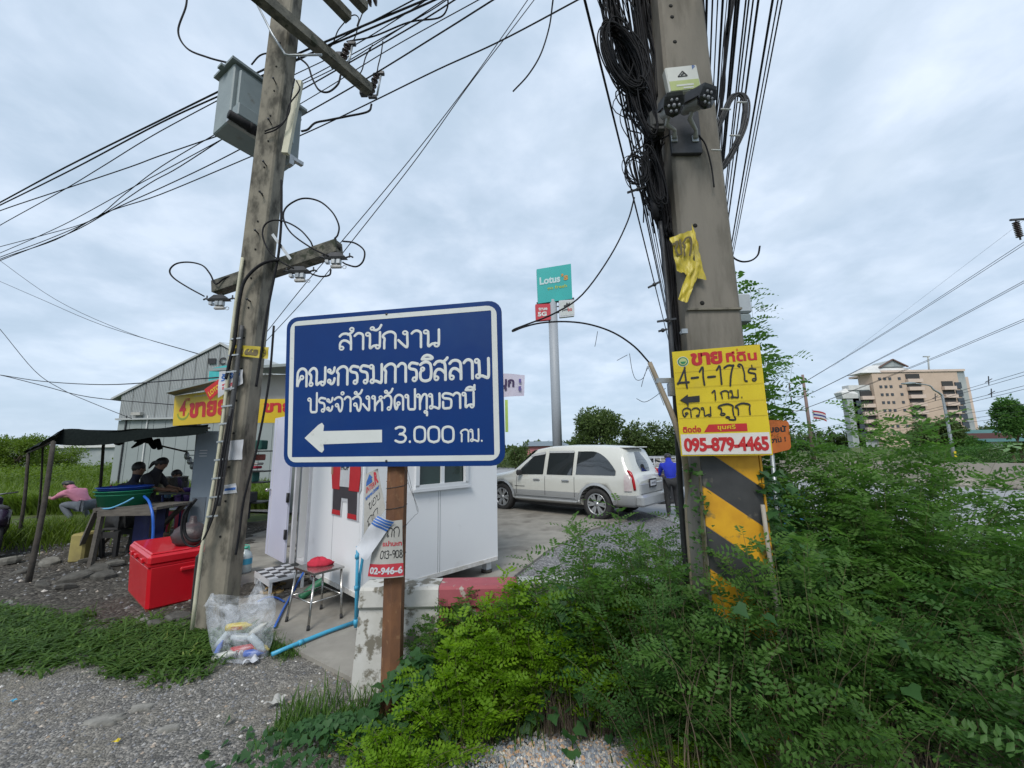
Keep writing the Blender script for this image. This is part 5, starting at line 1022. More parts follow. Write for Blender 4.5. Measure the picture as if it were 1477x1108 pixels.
b = MB(); put_type(b, '095-879-4465', .035, .035, .93, .135, .0085, .045, space=.95); P_(b, 'phone_number', M_LRED)
b = MB(); b.add([(.27, .215, .0065), (.75, .215, .0065), (.75, .285, .0065), (.33, .285, .0065)], [(0, 1, 2, 3)]); P_(b, 'red_strip', M_LRED)
b = MB(); put_type(b, 'ขุนศรี', .42, .225, .2, .055, .0085, .02); P_(b, 'name_text', M_LYEL); b = MB(); put_type(b, 'ติดต่อ', .04, .215, .2, .065, .0068, .04); P_(b, 'contact_text', M_LRED)
b = MB(); put_type(b, 'ขาย', .20, .845, .36, .125, .0068, .045, space=.9); P_(b, 'headline', M_LRED); b = MB(); put_type(b, 'ทีดิน', .60, .855, .35, .10, .0068, .035); b.box((.735, .965, .007), (.010, .022, .001)); P_(b, 'headline', M_LRED)
def hand(body, x, y, w, h, t=.13, sh=.0):
    b = MB(); put_strokes(b, body, x, y, w, h, .0066, t, jit=.02, thick=.0012, shear=sh); P_(b, 'handwriting', M_INK)
hand('4-1-17', .04, .655, .62, .17, .12); hand('ไร', .72, .665, .2, .115, .15); hand('่', .93, .665, .1, .115, .11) if False else None
hand('1', .40, .51, .05, .09, .17); hand('กม.', .50, .52, .24, .07, .2); hand('ดวน', .05, .36, .32, .085, .17); hand('ถูก', .46, .365, .35, .10, .17)
b = MB(); b.box((.12, .475, .0075), (.012, .035, .001)); b.box((.88, .80, .0075), (.012, .03, .001)); P_(b, 'tone_mark', M_INK)
place(flat([(.04, .525), (.13, .575), (.13, .553), (.26, .558), (.255, .50), (.13, .497), (.13, .475)], .004, .0075), f, 'arrow', M_INK, ls_)
b = MB()
for k_, (r_, nm, mm) in enumerate([(.062, 'emblem', M_LWHT), (.055, 'emblem_ring', mat('emblem_green', (.03, .22, .09), (.02, .18, .07), .6)), (.042, 'emblem_disc', mat('emblem_pale', (.45, .5, .2), (.4, .45, .18), .6))]):
    P5 = [(.11 + r_ * math.cos(2 * PI * i / 24) * 1.05, .895 + r_ * .8 * math.sin(2 * PI * i / 24)) for i in range(24)]; place(flat(P5, .005, .006 + .001 * k_), f, nm, mm, ls_)
P5 = [(.11 + .03 * math.cos(PI + PI * i / 10), .895 + .024 * math.sin(PI + PI * i / 10)) for i in range(11)]; place(flat(P5, .006, .0095), f, 'emblem_bowl', mat('emblem_green', (.03, .22, .09)), ls_)
for v in (.64, .49, .35, .79):
    b = MB(); b.add([(.01, v, .0062), (.99, v, .0062), (.99, v + .003, .0062), (.01, v + .003, .0062)], [(0, 1, 2, 3)]); P_(b, 'ruled_line', mat('faint_line', (.5, .36, .02), (.45, .33, .02), .6))
# ---- orange sign behind it
os_ = thing('orange_sign', 'orange sign with dark lettering leaning behind the yellow land sign', 'sign', D(1118, 735, 3.1)[:]); f = sheet4('o', D(1086, 605, 3.1), D(1137, 607, 3.1), D(1141, 648, 3.1), D(1090, 660, 3.1)); M_ORG = mat('sign_orange', (.50, .13, .02), (.42, .10, .015), .5, scale=3)
place(flat(rrect(0, 0, 1, 1, .1, .1), -.012, .003), f, 'board', M_ORG, os_); b = MB(); put_type(b, 'มอนั', .42, .62, .5, .22, .005, .04); place(b, f, 'lettering', M_INK, os_); b = MB(); put_type(b, 'งาน !', .42, .30, .45, .16, .005, .03); place(b, f, 'lettering', M_INK, os_)
b = MB(); b.tube([D(1112, 640, 3.12), D(1118, 735, 3.12) * 1.0 - Vector((0, 0, .6))], .015, 6); b.build('post', M_GALV, os_, True)
# ---- bent plastic pole with cable
b = MB(); b.tube([D(937, 523, 2.5), D(953, 560, 2.48), D(972, 605, 2.45), D(985, 650, 2.5), D(992, 700, 2.68), D(994, 770, 2.75), D(994, 770, 2.75) - Vector((0, 0, 1.1))], [.014, .016, .017, .018, .02, .02, .02], 9, k=4); e_ = thing('bent_pipe', 'bent beige pipe beside the striped pole with a black cable springing from its end', 'pipe', D(1003, 800, 2.3)[:]); b.build('pipe', mat('beige_pipe', (.33, .27, .19), (.26, .21, .15), .7, scale=5), e_, True)
b = MB(); b.tube(pc([(938, 525), (915, 500), (885, 480), (850, 468), (815, 464), (780, 466), (755, 472), (740, 478), (742, 475), (760, 468), (800, 452), (840, 425), (880, 370), (905, 320), (915, 285)], 2.5), .0055, 6, k=5); b.build('cable', M_BLACK, e_, True)
b = MB()
for L_ in ([(937, 526), (930, 540), (925, 558)], [(934, 528), (928, 545), (918, 548), (912, 535), (908, 510)], [(905, 512), (890, 520)], [(862, 478), (860, 490), (858, 500)], [(960, 560), (945, 572), (930, 580), (918, 575)], [(935, 530), (948, 560), (958, 585)]): b.tube(pc(L_, 2.5), .0018, 4, k=4)
b.build('loose_strand', M_DKMET, e_, True)
b = MB(); b.tube([D(1100, 728, 2.45), D(1108, 790, 2.42), D(1117, 850, 2.4), D(1117, 850, 2.4) - Vector((0, 0, .9))], .012, 7); tag(b.build('stick', mat('bleached_stick', (.36, .33, .28), (.28, .25, .2), .85, scale=9)), 'bleached upright stick right of the striped pole', 'stick')
# papers on the left pole
def note(name, px4, label, m, dy=.0, seed=0, bend=0):
    Y = LPF(2) - .008 - dy; return poster(px4, Y, label, name, bend, m, 8, 8, seed)
M_PLYEL = mat('pole_yellow_plastic', (.50, .40, .04), (.42, .33, .03), .5, scale=9); e, f = note('yellow_band', [(331, 497), (388, 501), (386, 518), (331, 512)], 'yellow plastic band tied round the leaning pole with faded writing', M_PLYEL, .015, 1)
b = MB(); put_strokes(b, 'ทก', .15, .2, .18, .5, .002, .14, jit=.03); put_strokes(b, '6.6.0', .42, .2, .28, .5, .002, .14, jit=.04); put_type(b, '9', .86, .1, .08, .7, .002); on(e, f, b, mat('faded_print', (.1, .08, .04)), 'handwriting')
b = MB(); b.bar(D(316, 494, LPF(2) - .02), D(336, 496, LPF(2) - .02), .004, .004); b.build('tie', M_GALV, e, True)
e, f = note('hire_poster', [(316, 536), (350, 533), (350, 553), (314, 574)], 'torn white poster with blue and red Thai letters tied to the leaning pole', M_PLWHITE, .02, 2); b = MB(); put_type(b, 'รับจ้าง', .1, .58, .8, .34, .002, .04); on(e, f, b, M_PBLUE); b = MB(); put_type(b, 'โทร', .15, .2, .5, .25, .002, .04); on(e, f, b, M_PRED)
e, f = note('white_note', [(331, 636), (351, 634), (349, 663), (329, 664)], 'blank white notice pasted at mid height on the leaning pole', M_PLWHITE, 0, 3)
e, f = note('blue_sticker', [(324, 700), (340, 697), (342, 711), (322, 713)], 'small white and blue sticker low on the leaning pole', M_PLWHITE, 0, 4); on(e, f, rect_(.05, .35, .95, .6, .002), M_PBLUE, 'blue_band')
# ---- power poles and lines beyond the road
def far_pole(name, label, px, py0, py1, Y, r, arms, m):
    a = D(px, py0, Y); t = D(px - (py0 - py1) * .14, py1, Y); h = t.z; e = thing(name, label, 'power pole', (a.x, Y, -.05), group=None); b = MB(); b.tube([(0, 0, 0), (0, 0, h)], [r, r * .6], 8); b.build('shaft', m, e)
    for z, w, s in arms:
        z = h * z; b = MB(); b.tube([(0, 0, z), (s * w, 0, z)], .05, 5); b.build('arm', M_GALV, e); b = MB(); b.tube([(s * w, 0, z), (s * w, 0, z - .9)], .07, 6); b.build('insulator', M_PORC, e)
    return e, h
far_pole('power_pole', 'tall rusty brown power pole with three arms beyond the road', 1174, 662, 540, 44, .21, [(.90, 1.6, -1), (.74, 1.6, -1), (.58, 1.6, -1)], mat('rusty_pole', (.22, .15, .13), (.16, .11, .10), .8, scale=2))
far_pole('power_pole', 'small far grey power pole left of the rusty one', 1150, 655, 618, 90, .2, [(.9, 1.5, -1)], M_GALV)
e_, h_ = far_pole('flag_pole', 'thin flag pole with a small striped flag left of the hotel', 1181, 660, 590, 60, .07, [], M_GALV); e_['category'] = 'flag pole'
for i, cc in enumerate([(.35, .03, .04), (.5, .5, .5), (.03, .04, .2), (.5, .5, .5), (.35, .03, .04)]):
    b = MB(); b.grid(lambda u, v: (u * 1.9, .12 * math.sin(6 * u), h_ - .15 - .25 * i - .25 * v - .5 * u * u), 6, 1); b.build('flag_stripe', mat('flag_%s' % 'rwbwr'[i], cc), e_)
a = D(1378, 668, 26); st_ = thing('street_lamp', 'grey street lamp with long curved arm in front of the hotel', 'street lamp', (a.x, 26, -.05)); t1 = D(1361, 562, 26); P = [(a.x, 26, -.05), (a.x, 26, t1.z - .9), (a.x - .1, 26, t1.z - .3), (a.x - .5, 26, t1.z), (D(1340, 556, 26).x, 26, D(1340, 556, 26).z), (D(1318, 553, 26).x, 26, D(1318, 553, 26).z)]
b = MB(); b.tube(P, [.10, .07, .06, .05, .04, .04], 8, k=3); b.build('pole', M_GALV, st_, True)
c = D(1311, 553.5, 26); b = MB(); b.rings([[(c.x - .45, 25.9, c.z - .02), (c.x - .45, 26.1, c.z - .02), (c.x - .45, 26.05, c.z + .05), (c.x - .45, 25.95, c.z + .05)], [(c.x, 25.85, c.z - .05), (c.x, 26.15, c.z - .05), (c.x, 26.1, c.z + .1), (c.x, 25.9, c.z + .1)], [(c.x + .4, 25.93, c.z - .02), (c.x + .4, 26.07, c.z - .02), (c.x + .4, 26.05, c.z + .07), (c.x + .4, 25.95, c.z + .07)]], True, True); b.build('lamp_head', M_TANK, st_, True)
b = MB(); b.box((a.x - .02, 25.88, D(1373, 655, 26).z), (.14, .02, .35)); b.build('yellow_tag', M_LYEL, st_, True)
PG = 'power lines strung over the road at right'; PLN = ['%s wire of the %s pair of power lines at right' % (q, l) for l in ('highest', 'middle', 'third') for q in ('upper', 'lower')] + ['%s wire of the %s pair of low power lines by the hotel' % (q, l) for l in ('upper', 'lower') for q in ('upper', 'lower')] + ['topmost of the three lowest power lines at the right edge', 'middle one of the three lowest power lines at the right edge', 'bottom one of the three lowest power lines at the right edge']
for i_, ((x0, y0, Y0), (x1, y1, Y1), l) in enumerate([((1116, 578, 44), (1477, 345, 20), 'highest'), ((1116, 578, 44.5), (1477, 349, 20.3), 'highest'), ((1120, 592, 44), (1477, 401, 20), 'middle'), ((1120, 592, 44.4), (1477, 404, 20.3), 'middle'), ((1122, 604, 44), (1477, 456, 20), 'lower'), ((1122, 604, 44.4), (1477, 459, 20.3), 'lower'),
                                       ((1170, 622, 60), (1477, 533, 24), 'low'), ((1170, 624, 60), (1477, 538, 24), 'low'), ((1170, 628, 60), (1477, 553, 24), 'low'), ((1170, 630, 60), (1477, 558, 24), 'low'), ((1150, 632, 70), (1477, 580, 30), 'lowest'), ((1150, 634, 70), (1477, 590, 30), 'lowest'), ((1150, 635, 80), (1477, 597, 34), 'lowest')]):
    A = D(x0, y0, Y0); B = D(x1, y1, Y1); B2 = B + (B - A) * .3; m_ = A.lerp(B2, .5) - Vector((0, 0, .25)); cable('power_line', [A, m_, B2], .016 if 'low' not in l else .014, PLN[i_], PG, M_WIRE, 8, 4, 'wire')
cable('sky_wire', [D(1477, 318, 24), D(1330, 430, 34), D(1200, 530, 46)], .008, 'faintest thin wire above the power lines at right', None, M_WIRE, 4, 4, 'wire')
c = D(1472, 346, 20); e_ = thing('line_insulator', 'dark ribbed line insulator hanging at the right edge of the view', 'insulator', c[:]); b = MB()
for i in range(9): b.lathe([(.05, 0), (.15, .03), (.15, .05), (.05, .08)], (.0 - i * .005, 0, .15 + i * .1), 10)
b.build('ribs', M_PORC, e_); b = MB(); b.tube([(0, 0, 0), (0, 0, 1.15)], .04, 6); b.build('rod', M_DKMET, e_); b = MB(); b.bar((-.3, 0, 1.15), (1.6, 0, 1.25), .09, .09); b.build('arm', M_DKMET, e_)
# spacer marks on the low lines
for px, py, Y in ((1426, 549, 27), (1349, 573, 33), (1430, 567, 27)): b = MB(); c = D(px, py, Y); b.bar(c - Vector((.25, 0, .12)), c + Vector((.25, 0, .12)), .04, .04); b.bar(c - Vector((.05, 0, .3)), c + Vector((.05, 0, .3)), .04, .04); tag(b.build('line_spacer', M_DKMET), {1426: 'cross-shaped spacer on the low power lines, upper one at right', 1349: 'cross-shaped spacer on the power lines in front of the hotel', 1430: 'cross-shaped spacer on the low power lines, lower one at right'}[px], 'spacer')
# ---- supermarket pylon
Yp = 36; pl = thing('pylon_sign', 'tall pylon sign with turquoise board and two small boards behind the parked wagon', 'pylon sign', D(805, 650, Yp)[:2] + (-.05,))
b = MB(); a = D(805, 650, Yp); t = D(795, 436, Yp); b.tube([(a.x, Yp + .4, -.05), (a.x, Yp + .4, 6), (a.x, Yp + .4, t.z + .3)], .43, 14); b.build('pole', mat('pylon_grey', (.30, .32, .34), (.26, .28, .30), .5), pl, True)
def board(px4, th, name, m, Yf=None):
    f = sheet4('b', *[D(p[0], p[1], q) for p, q in zip(px4, Yf or [Yp] * 4)]); place(flat(rrect(0, 0, 1, 1, .06, .06) if name != 'main_board' else [(0, 0), (1, 0), (1, 1), (0, 1)], -th, 0), f, name, m, pl); return f
M_TEAL = mat('turquoise_board', (.02, .35, .32), (.018, .31, .29), .4, scale=.5); M_TYEL = mat('lime_letter', (.30, .40, .06), (.3, .38, .06), .5); M_TORG = mat('orange_letter', (.45, .22, .04), (.42, .2, .04), .5)
f = board([(774, 388.5), (823.5, 380.5), (825.5, 431), (776, 438)], .5, 'main_board', M_TEAL); b = MB(); put_type(b, 'Lotus', .07, .52, .60, .22, .03, .04); place(b, f, 'lettering', mat('pale_letter', (.42, .55, .55), (.4, .52, .52), .5), pl)
b = MB(); put_type(b, '\u2019s', .70, .55, .2, .2, .03, .04); place(b, f, 'lettering', M_TORG, pl); b = MB(); put_type(b, 'go fresh', .28, .32, .58, .12, .03, .02); place(b, f, 'small_lettering', M_TYEL, pl)
f = board([(772, 439), (793.5, 438), (794.5, 461), (773, 463)], .35, 'red_board', M_PRED); b = MB(); put_type(b, 'true', .2, .6, .6, .2, .03, .03); put_type(b, '5G', .14, .24, .6, .28, .03, .05); place(b, f, 'lettering', M_SWHT, pl)
f = board([(806, 433.5), (828, 432), (829, 455.5), (807, 458)], .35, 'white_board', M_PLWHITE); place(flat(rrect(.07, .07, .93, .93, .06, .06), 0, .02), f, 'board_face', mat('off_white', (.5, .52, .5)), pl)
b = MB(); put_type(b, 'jum', .18, .3, .38, .2, .04, .02, .1); place(b, f, 'lettering', M_INK, pl); b = MB(); put_type(b, 'bo', .56, .3, .28, .24, .04, .02); place(b, f, 'lettering', M_LRED, pl); place(flat([(.3, .6), (.5, .55), (.7, .62), (.72, .85), (.6, .75), (.5, .85), (.45, .7), (.32, .68)], .02, .04), f, 'bird_mark', M_INK, pl)
b = MB(); a1 = D(793, 448, Yp + .2); a2 = D(807, 446, Yp + .2)
for dz in (.3, -.3): b.bar(a1 + Vector((-.2, 0, dz)), a2 + Vector((.3, 0, dz)), .1, .1)
b.bar(D(774, 438, Yp + .2), D(828, 431, Yp + .2), .14, .2); b.build('support_bar', M_DKMET, pl, True)
# ---- concrete barrier segments along the far side of the road
M_BARR = mat('barrier_concrete', (.30, .27, .23), (.22, .20, .17), .9, scale=1.5, c3=(.14, .13, .11), s3=1.2, lo3=.55, hi3=.75, stretch=(1, 1, .5), bump=.3, bscale=30)
A = G(1050, 663, .92); B = G(1477, 668.5, .92); dv_ = (B - A); dv_.z = 0; L_ = dv_.length; dv_.normalize(); sg = 3.0; n0 = -6; n1 = int(L_ / sg) + 5; b = MB(); pr_ = [(-.30, 0), (.30, 0), (.30, .10), (.16, .32), (.11, .92), (-.11, .92), (-.16, .32), (-.30, .10)]
b.rings([[(x, y, z) for y, z in pr_] for x in (-sg / 2 + .012, sg / 2 - .012)], True, False); b.cur = 1; b.box((0, -.30, .03), (.5, .02, .07)); ang = math.atan2(dv_.y, dv_.x); side = 1
src = None; ORD3 = ['first', 'second', 'third', 'fourth', 'fifth', 'sixth', 'seventh', 'eighth', 'ninth', 'tenth', 'eleventh', 'twelfth', 'thirteenth', 'fourteenth', 'fifteenth', 'sixteenth', 'seventeenth', 'eighteenth']
for i in range(n0, n1):
    c = A + dv_ * (sg * (i + .5)); fromleft = i - n0
    if src is None: src = b.build('concrete_barrier', [M_BARR, M_DARK], loc=(0, 0, 0)); o = src
    else: o = src.copy(); COL.objects.link(o)
    o.location = (c.x, c.y, 0); o.rotation_euler = (0, 0, ang); tag(o, 'grey concrete barrier block, %s from the right end of the row' % ORD3[n1 - 1 - i], 'barrier', 'concrete barrier blocks along the road')
# ================================================================== kiosk, shop, stall and what stands around them
M_KWHITE = mat('kiosk_white_panel', (.77, .78, .79), (.74, .75, .765), .38, scale=1.2, c3=(.60, .60, .60), s3=2.5, lo3=.62, hi3=.8, rvar=.08); M_KEDGE = mat('kiosk_frame', (.60, .60, .62), (.52, .52, .54), .4, scale=4); M_DOOR = mat('lilac_door', (.58, .59, .70), (.54, .55, .66), .35, scale=1.5)
M_ALU = mat('white_window_frame', (.66, .68, .70), (.6, .62, .64), .35, scale=3); M_GLASS = mat('window_glass_dark', (.012, .03, .028), (.02, .045, .04), .06, scale=3, spec=.8); M_STEEL = mat('stainless_steel', (.46, .45, .43), (.34, .33, .31), .22, .9, scale=6); M_RUBBER = mat('black_rubber', (.02, .02, .021), (.03, .03, .03), .8)
SZ = .035
kA = Vector((-1.62, 4.47, SZ)); ku = Vector((.69, .724, 0)).normalized(); kv = Vector((-.724, .69, 0)).normalized()
KM = Matrix((ku, kv, Vector((0, 0, 1)))).transposed().to_4x4(); KM.translation = kA      # local: x along the window wall, y along the door wall
def onwall(px, py, ax):
    n = kv if ax == 'u' else ku; d = ray(px, py); o = Vector((0, 0, CAMZ)); p = o + d * ((kA - o).dot(n) / d.dot(n)); q = p - kA; return q.dot(ku if ax == 'u' else kv), q.z
ki = thing('kiosk', 'small white panelled sales kiosk on feet with open door behind the blue sign', 'kiosk', kA[:], math.atan2(ku.y, ku.x)); KZ0, KZ1 = .16, 2.42; KL, KW = 2.0, 2.12
def kp(nm, m, fn): b = MB(); fn(b); return b.build(nm, m, ki)
w0, wz = onwall(598, 706, 'u'); w1, _ = onwall(673, 700, 'u'); wz1 = wz + .85
kp('window_wall', M_KWHITE, lambda b: (b.box(((w0) / 2, .03, (KZ0 + KZ1) / 2), (w0, .06, KZ1 - KZ0)), b.box(((w1 + KL) / 2, .03, (KZ0 + KZ1) / 2), (KL - w1, .06, KZ1 - KZ0)), b.box(((w0 + w1) / 2, .03, (KZ0 + wz) / 2), (w1 - w0, .06, wz - KZ0)), b.box(((w0 + w1) / 2, .03, (wz1 + KZ1) / 2), (w1 - w0, .06, KZ1 - wz1))))
kp('door_wall', M_KWHITE, lambda b: b.box((.028, (.062 + 1.46) / 2, (KZ0 + KZ1) / 2), (.06, 1.46 - .062, KZ1 - KZ0)))
kp('lintel', M_KWHITE, lambda b: b.box((.03, (1.46 + KW) / 2, (2.2 + KZ1) / 2), (.06, KW - 1.46, KZ1 - 2.2)))
kp('back_wall', M_KWHITE, lambda b: (b.box((KL - .03, KW / 2, (KZ0 + KZ1) / 2), (.06, KW - .13, KZ1 - KZ0)), b.box((KL / 2 + .04, KW - .03, (KZ0 + KZ1) / 2), (KL - .08, .06, KZ1 - KZ0))))
kp('roof', M_KEDGE, lambda b: b.box((KL / 2, KW / 2, KZ1 + .04), (KL + .06, KW + .06, .08))); kp('floor', M_KEDGE, lambda b: b.box((KL / 2, KW / 2, KZ0 + .032), (KL - .14, KW - .14, .05)))
kp('corner_trim', M_KWHITE, lambda b: b.box((.002, .002, (KZ0 + KZ1) / 2), (.02, .02, KZ1 - KZ0 + .006)))
kp('door_frame', M_KEDGE, lambda b: (b.box((.02, 2.085, 1.18), (.05, .06, 2.04)), b.box((.01, 1.475, 1.18), (.09, .03, 2.04))))
for x, y in ((.12, .12), (KL - .1, .12), (.12, 1.5), (.15, KW - .12), (KL - .12, KW - .12)):
    kp('foot', M_ALU, lambda b: b.box((x, y, .10), (.09, .09, .13))); kp('foot_pad', M_CHUNK, lambda b: b.lathe([(.075, 0), (.08, .035), (.07, .04)], (x, y, 0), 10))
M_SEAM = mat('panel_seam', (.42, .43, .45), (.36, .37, .38), .6); M_DIRTY = mat('splashed_base', (.50, .48, .44), (.62, .61, .59), .7, scale=14, lo=.42, hi=.58)
for x in (.98, 1.98 - .97): kp('panel_seam', M_SEAM, lambda b: b.box((x, -.001, (KZ0 + wz) / 2 - .02), (.006, .004, wz - KZ0 - .06)))
for y in (.74,): kp('panel_seam', M_SEAM, lambda b: b.box((-.003, y, 1.3), (.004, .006, 2.2)))
kp('base_rail', M_DIRTY, lambda b: b.box((KL / 2, -.004, KZ0 + .025), (KL - .02, .008, .05))); kp('base_rail', M_DIRTY, lambda b: b.box((-.006, .75, KZ0 + .025), (.008, 1.40, .05)))
# window with sliding panes
wf = kp('window', M_ALU, lambda b: (b.box(((w0 + w1) / 2, -.012, wz + .02), (w1 - w0 + .02, .05, .05)), b.box(((w0 + w1) / 2, -.012, wz1), (w1 - w0 + .02, .05, .05)), b.box((w0 + .02, -.012, (wz + wz1) / 2), (.05, .05, wz1 - wz - .05)), b.box((w1 - .02, -.012, (wz + wz1) / 2), (.05, .05, wz1 - wz - .05)), b.box(((w0 + w1) / 2 + .0, -.002, (wz + wz1) / 2), (.05, .03, wz1 - wz - .05)), b.box(((w0 + w1) / 2, -.03, wz - .02), (w1 - w0 + .10, .04, .025))))
hw_ = (w1 - w0 - .1) / 2
for s in (-1, 1): b = MB(); b.box(((w0 + w1) / 2 + s * (hw_ / 2 + .015), .02 + .01 * s, (wz + wz1) / 2), (hw_ - .02, .008, wz1 - wz - .09)); b.build('pane', M_GLASS, wf)
b = MB(); b.box(((w0 + w1) / 2 + hw_ * .5, .12, (wz + wz1) / 2 - .2), (hw_ * .7, .1, .4)); b.build('curtain', mat('dark_curtain', (.05, .04, .04), (.08, .05, .04), .9), wf)
# open door leaf
dl = kp('door', M_DOOR, lambda b: (b.box((-.055, 2.13 + .42, 1.20), (.035, .84, 2.06), bev=.004)))
for z in (.55, 1.05, 1.75): b = MB(); b.box((-.075, 2.12, z), (.03, .05, .13)); b.tube([(-.09, 2.10, z - .06), (-.09, 2.10, z + .06)], .009, 6); b.build('hinge', M_DKMET, dl)
b = MB(); b.tube([(-.075, 2.90, 1.12), (-.11, 2.90, 1.12)], .012, 8); b.ball((-.13, 2.90, 1.12), .028, 10, 6); b.build('knob', M_STEEL, dl)
b = MB(); b.box((-.075, 2.85, 1.2), (.005, .012, 2.0)); b.build('edge_line', M_KEDGE, dl)
# interior things
def kthing(nm, label, cat, p, fn, m): e = thing(nm, label, cat, (KM @ Vector(p))[:]); b = MB(); fn(b); b.build('body', m, e, True, M=KM); return e
e_ = thing('hanging_bag', 'dark green cloth bag hanging inside the kiosk doorway', 'bag', (KM @ Vector((.22, 1.78, .9)))[:]); b = MB(); g_ = random.Random(3)
b.rings([[(.22 + q * .10 * math.cos(t) + .02 * math.sin(z * 9), 1.72 + q * .16 * math.sin(t) + .02 * math.cos(z * 7), z) for t in [2 * PI * i / 14 for i in range(14)] for q in [k_ * (1 + .25 * math.sin(3 * t + z * 6))]] for z, k_ in ((.72, .35), (.85, .8), (1.05, 1.0), (1.25, .95), (1.42, .8), (1.52, .35), (1.60, .15))], True, True); b.build('cloth', mat('green_cloth', (.06, .10, .055), (.04, .07, .04), .9, scale=12), e_, True, M=KM)
e_ = thing('folded_stand', 'black folded tripod stand inside the kiosk doorway', 'stand', (KM @ Vector((.35, 1.62, .2)))[:]); b = MB()
for i in range(4): b.tube([(.30 + .03 * i, 1.60 + .06 * i, .22), (.36, 1.66 + .02 * i, 1.0)], .012, 6)
b.build('legs', M_RUBBER, e_, True, M=KM)
e_ = thing('wall_hooks', 'grey utensils hanging on the inner kiosk wall by the door', 'utensils', (KM @ Vector((1.0, 1.9, 1.5)))[:]); b = MB()
for i in range(4): b.tube([(.9 + .1 * i, 2.03, 1.75 - .04 * i), (.9 + .1 * i, 2.02, 1.5)], .01, 5); b.ball((.9 + .1 * i, 2.01, 1.47), (.04, .015, .05), 8, 5)
b.build('set', M_GALV, e_, True, M=KM)
e_ = thing('crate_stack', 'green crates stacked inside the kiosk behind the bag', 'crate', (KM @ Vector((1.1, 1.7, .2)))[:])
for i in range(3): b = MB(); b.box((1.1, 1.75, .36 + .3 * i), (.5, .4, .26), bev=.02); b.build('crate', mat('green_crate', (.03, .12, .07), (.02, .09, .05), .6), e_, True, M=KM)
# step with chequered mat
se = thing('door_step', 'low white metal step with black and white chequered mat at the kiosk door', 'step', (KM @ Vector((-.25, 1.75, 0)))[:]); 
b = MB(); b.box((-.24, 1.72, .155), (.40, .62, .03)); 
for x in (-.42, -.06):
    for y in (1.43, 2.01): b.box((x, y, .07), (.03, .03, .14))
b.box((-.435, 1.72, .12), (.012, .62, .05)); b.build('frame', M_ALU, se, True, M=KM)
for i in range(4):
    for j in range(6): b = MB(); b.box((-.24 - .15 + .1 * i, 1.72 - .25 + .1 * j, .174), (.098, .098, .006)); b.build('tile', M_KPAINT if (i + j) % 2 else M_PLWHITE, se, True, M=KM)
# mascot cut-out on the door wall: plain figure in red jacket, dark trousers (its head is behind the blue sign)
s0, zt_ = onwall(483, 676, 'v'); s1, _ = onwall(521, 676, 'v'); _, zb_ = onwall(500, 745, 'v'); cx_ = (s0 + s1) / 2; W2 = abs(s0 - s1) / 2; H2 = zt_ - zb_
mc = thing('figure_cutout', 'printed cut-out figure in red jacket and dark trousers on the white kiosk wall', 'cut-out', (KM @ Vector((-.01, cx_, zb_)))[:]); FM = KM @ Matrix(((0, 0, -1, -.006), (-1, 0, 0, cx_), (0, 1, 0, zb_), (0, 0, 0, 1)))   # local x right, y up, z out
def cut(poly, z, nm, m): b = MB(); b.rings([[(x * W2, y * H2, q) for x, y in poly] for q in (z - .004, z)], True, False); return b.build(nm, m, mc, True, M=FM)
M_SKIN = mat('skin', (.34, .20, .13), (.30, .17, .11), .55); M_JKT = mat('jacket_red', (.45, .015, .02), (.4, .012, .018), .5)
cut([(-1.02, -.03), (-.25, -.03), (-.2, .3), (.15, .3), (.2, -.05), (1.02, -.05), (1.0, .5), (1.12, .6), (1.1, 1.0), (1.0, 1.75), (.4, 2.0), (-.4, 2.0), (-1.0, 1.75), (-1.12, .8), (-1.05, .5)], .004, 'white_backing', M_PLWHITE)
cut([(-.92, .10), (-.32, .10), (-.28, .38), (.22, .38), (.28, .08), (.88, .08), (.86, .62), (-.95, .62)], .009, 'trousers', mat('trouser_black', (.035, .03, .035), (.045, .04, .045), .6))
cut([(-1.0, .55), (-.42, .55), (-.38, 1.85), (-1.0, 1.7), (-1.12, .9)], .014, 'jacket', M_JKT); cut([(1.0, .55), (.30, .55), (.34, 1.85), (.95, 1.7), (1.08, .9)], .014, 'jacket', M_JKT)
cut([(-.42, .62), (.30, .62), (.34, 1.85), (-.38, 1.85)], .0135, 'shirt', M_PLWHITE); cut([(-.95, 0), (-.3, 0), (-.32, .10), (-.92, .10)], .012, 'shoe', M_JKT); cut([(.26, -.02), (.9, -.02), (.88, .08), (.28, .08)], .012, 'shoe', M_JKT)
b = MB(); put_type(b, 'HOP', -.36 * W2, .98 * H2, .62 * W2, .12 * H2, .016, .03); b.build('lettering', M_INK, mc, True, M=FM)
cut([(-1.14, .88), (-1.0, .86), (-.98, 1.15), (-1.16, 1.2)], .016, 'hand', M_SKIN)
# water pipes at the corner
M_PVC = mat('blue_pipe', (.06, .36, .55), (.05, .31, .48), .4, scale=6)
c0 = G(512, 905, SZ + .03); e_ = thing('water_pipe', 'light blue plastic water pipes rising beside the kiosk corner and running along the slab', 'pipe', c0[:])
Y0 = c0.y; b = MB(); b.tube([D(516, 788, Y0), D(513, 905, Y0)], .016, 8); b.build('riser', M_PVC, e_, True); b = MB(); b.tube([D(524, 776, Y0 + .02), D(524, 800, Y0 + .01), D(519, 830, Y0 + .03), D(515, 890, Y0 + .03)], .014, 8); b.build('riser', M_PVC, e_, True)
b = MB(); b.tube([G(515, 896, SZ + .025), G(470, 912, SZ + .025), G(425, 930, SZ + .025), G(392, 944, SZ + .02)], .018, 8); b.build('ground_run', M_PVC, e_, True)
b = MB()
for p, q in ((D(515, 800, Y0), D(515, 806, Y0)), (D(514, 845, Y0), D(514, 851, Y0)), (D(513, 893, Y0), D(513, 902, Y0))): b.tube([p, q], .021, 8)
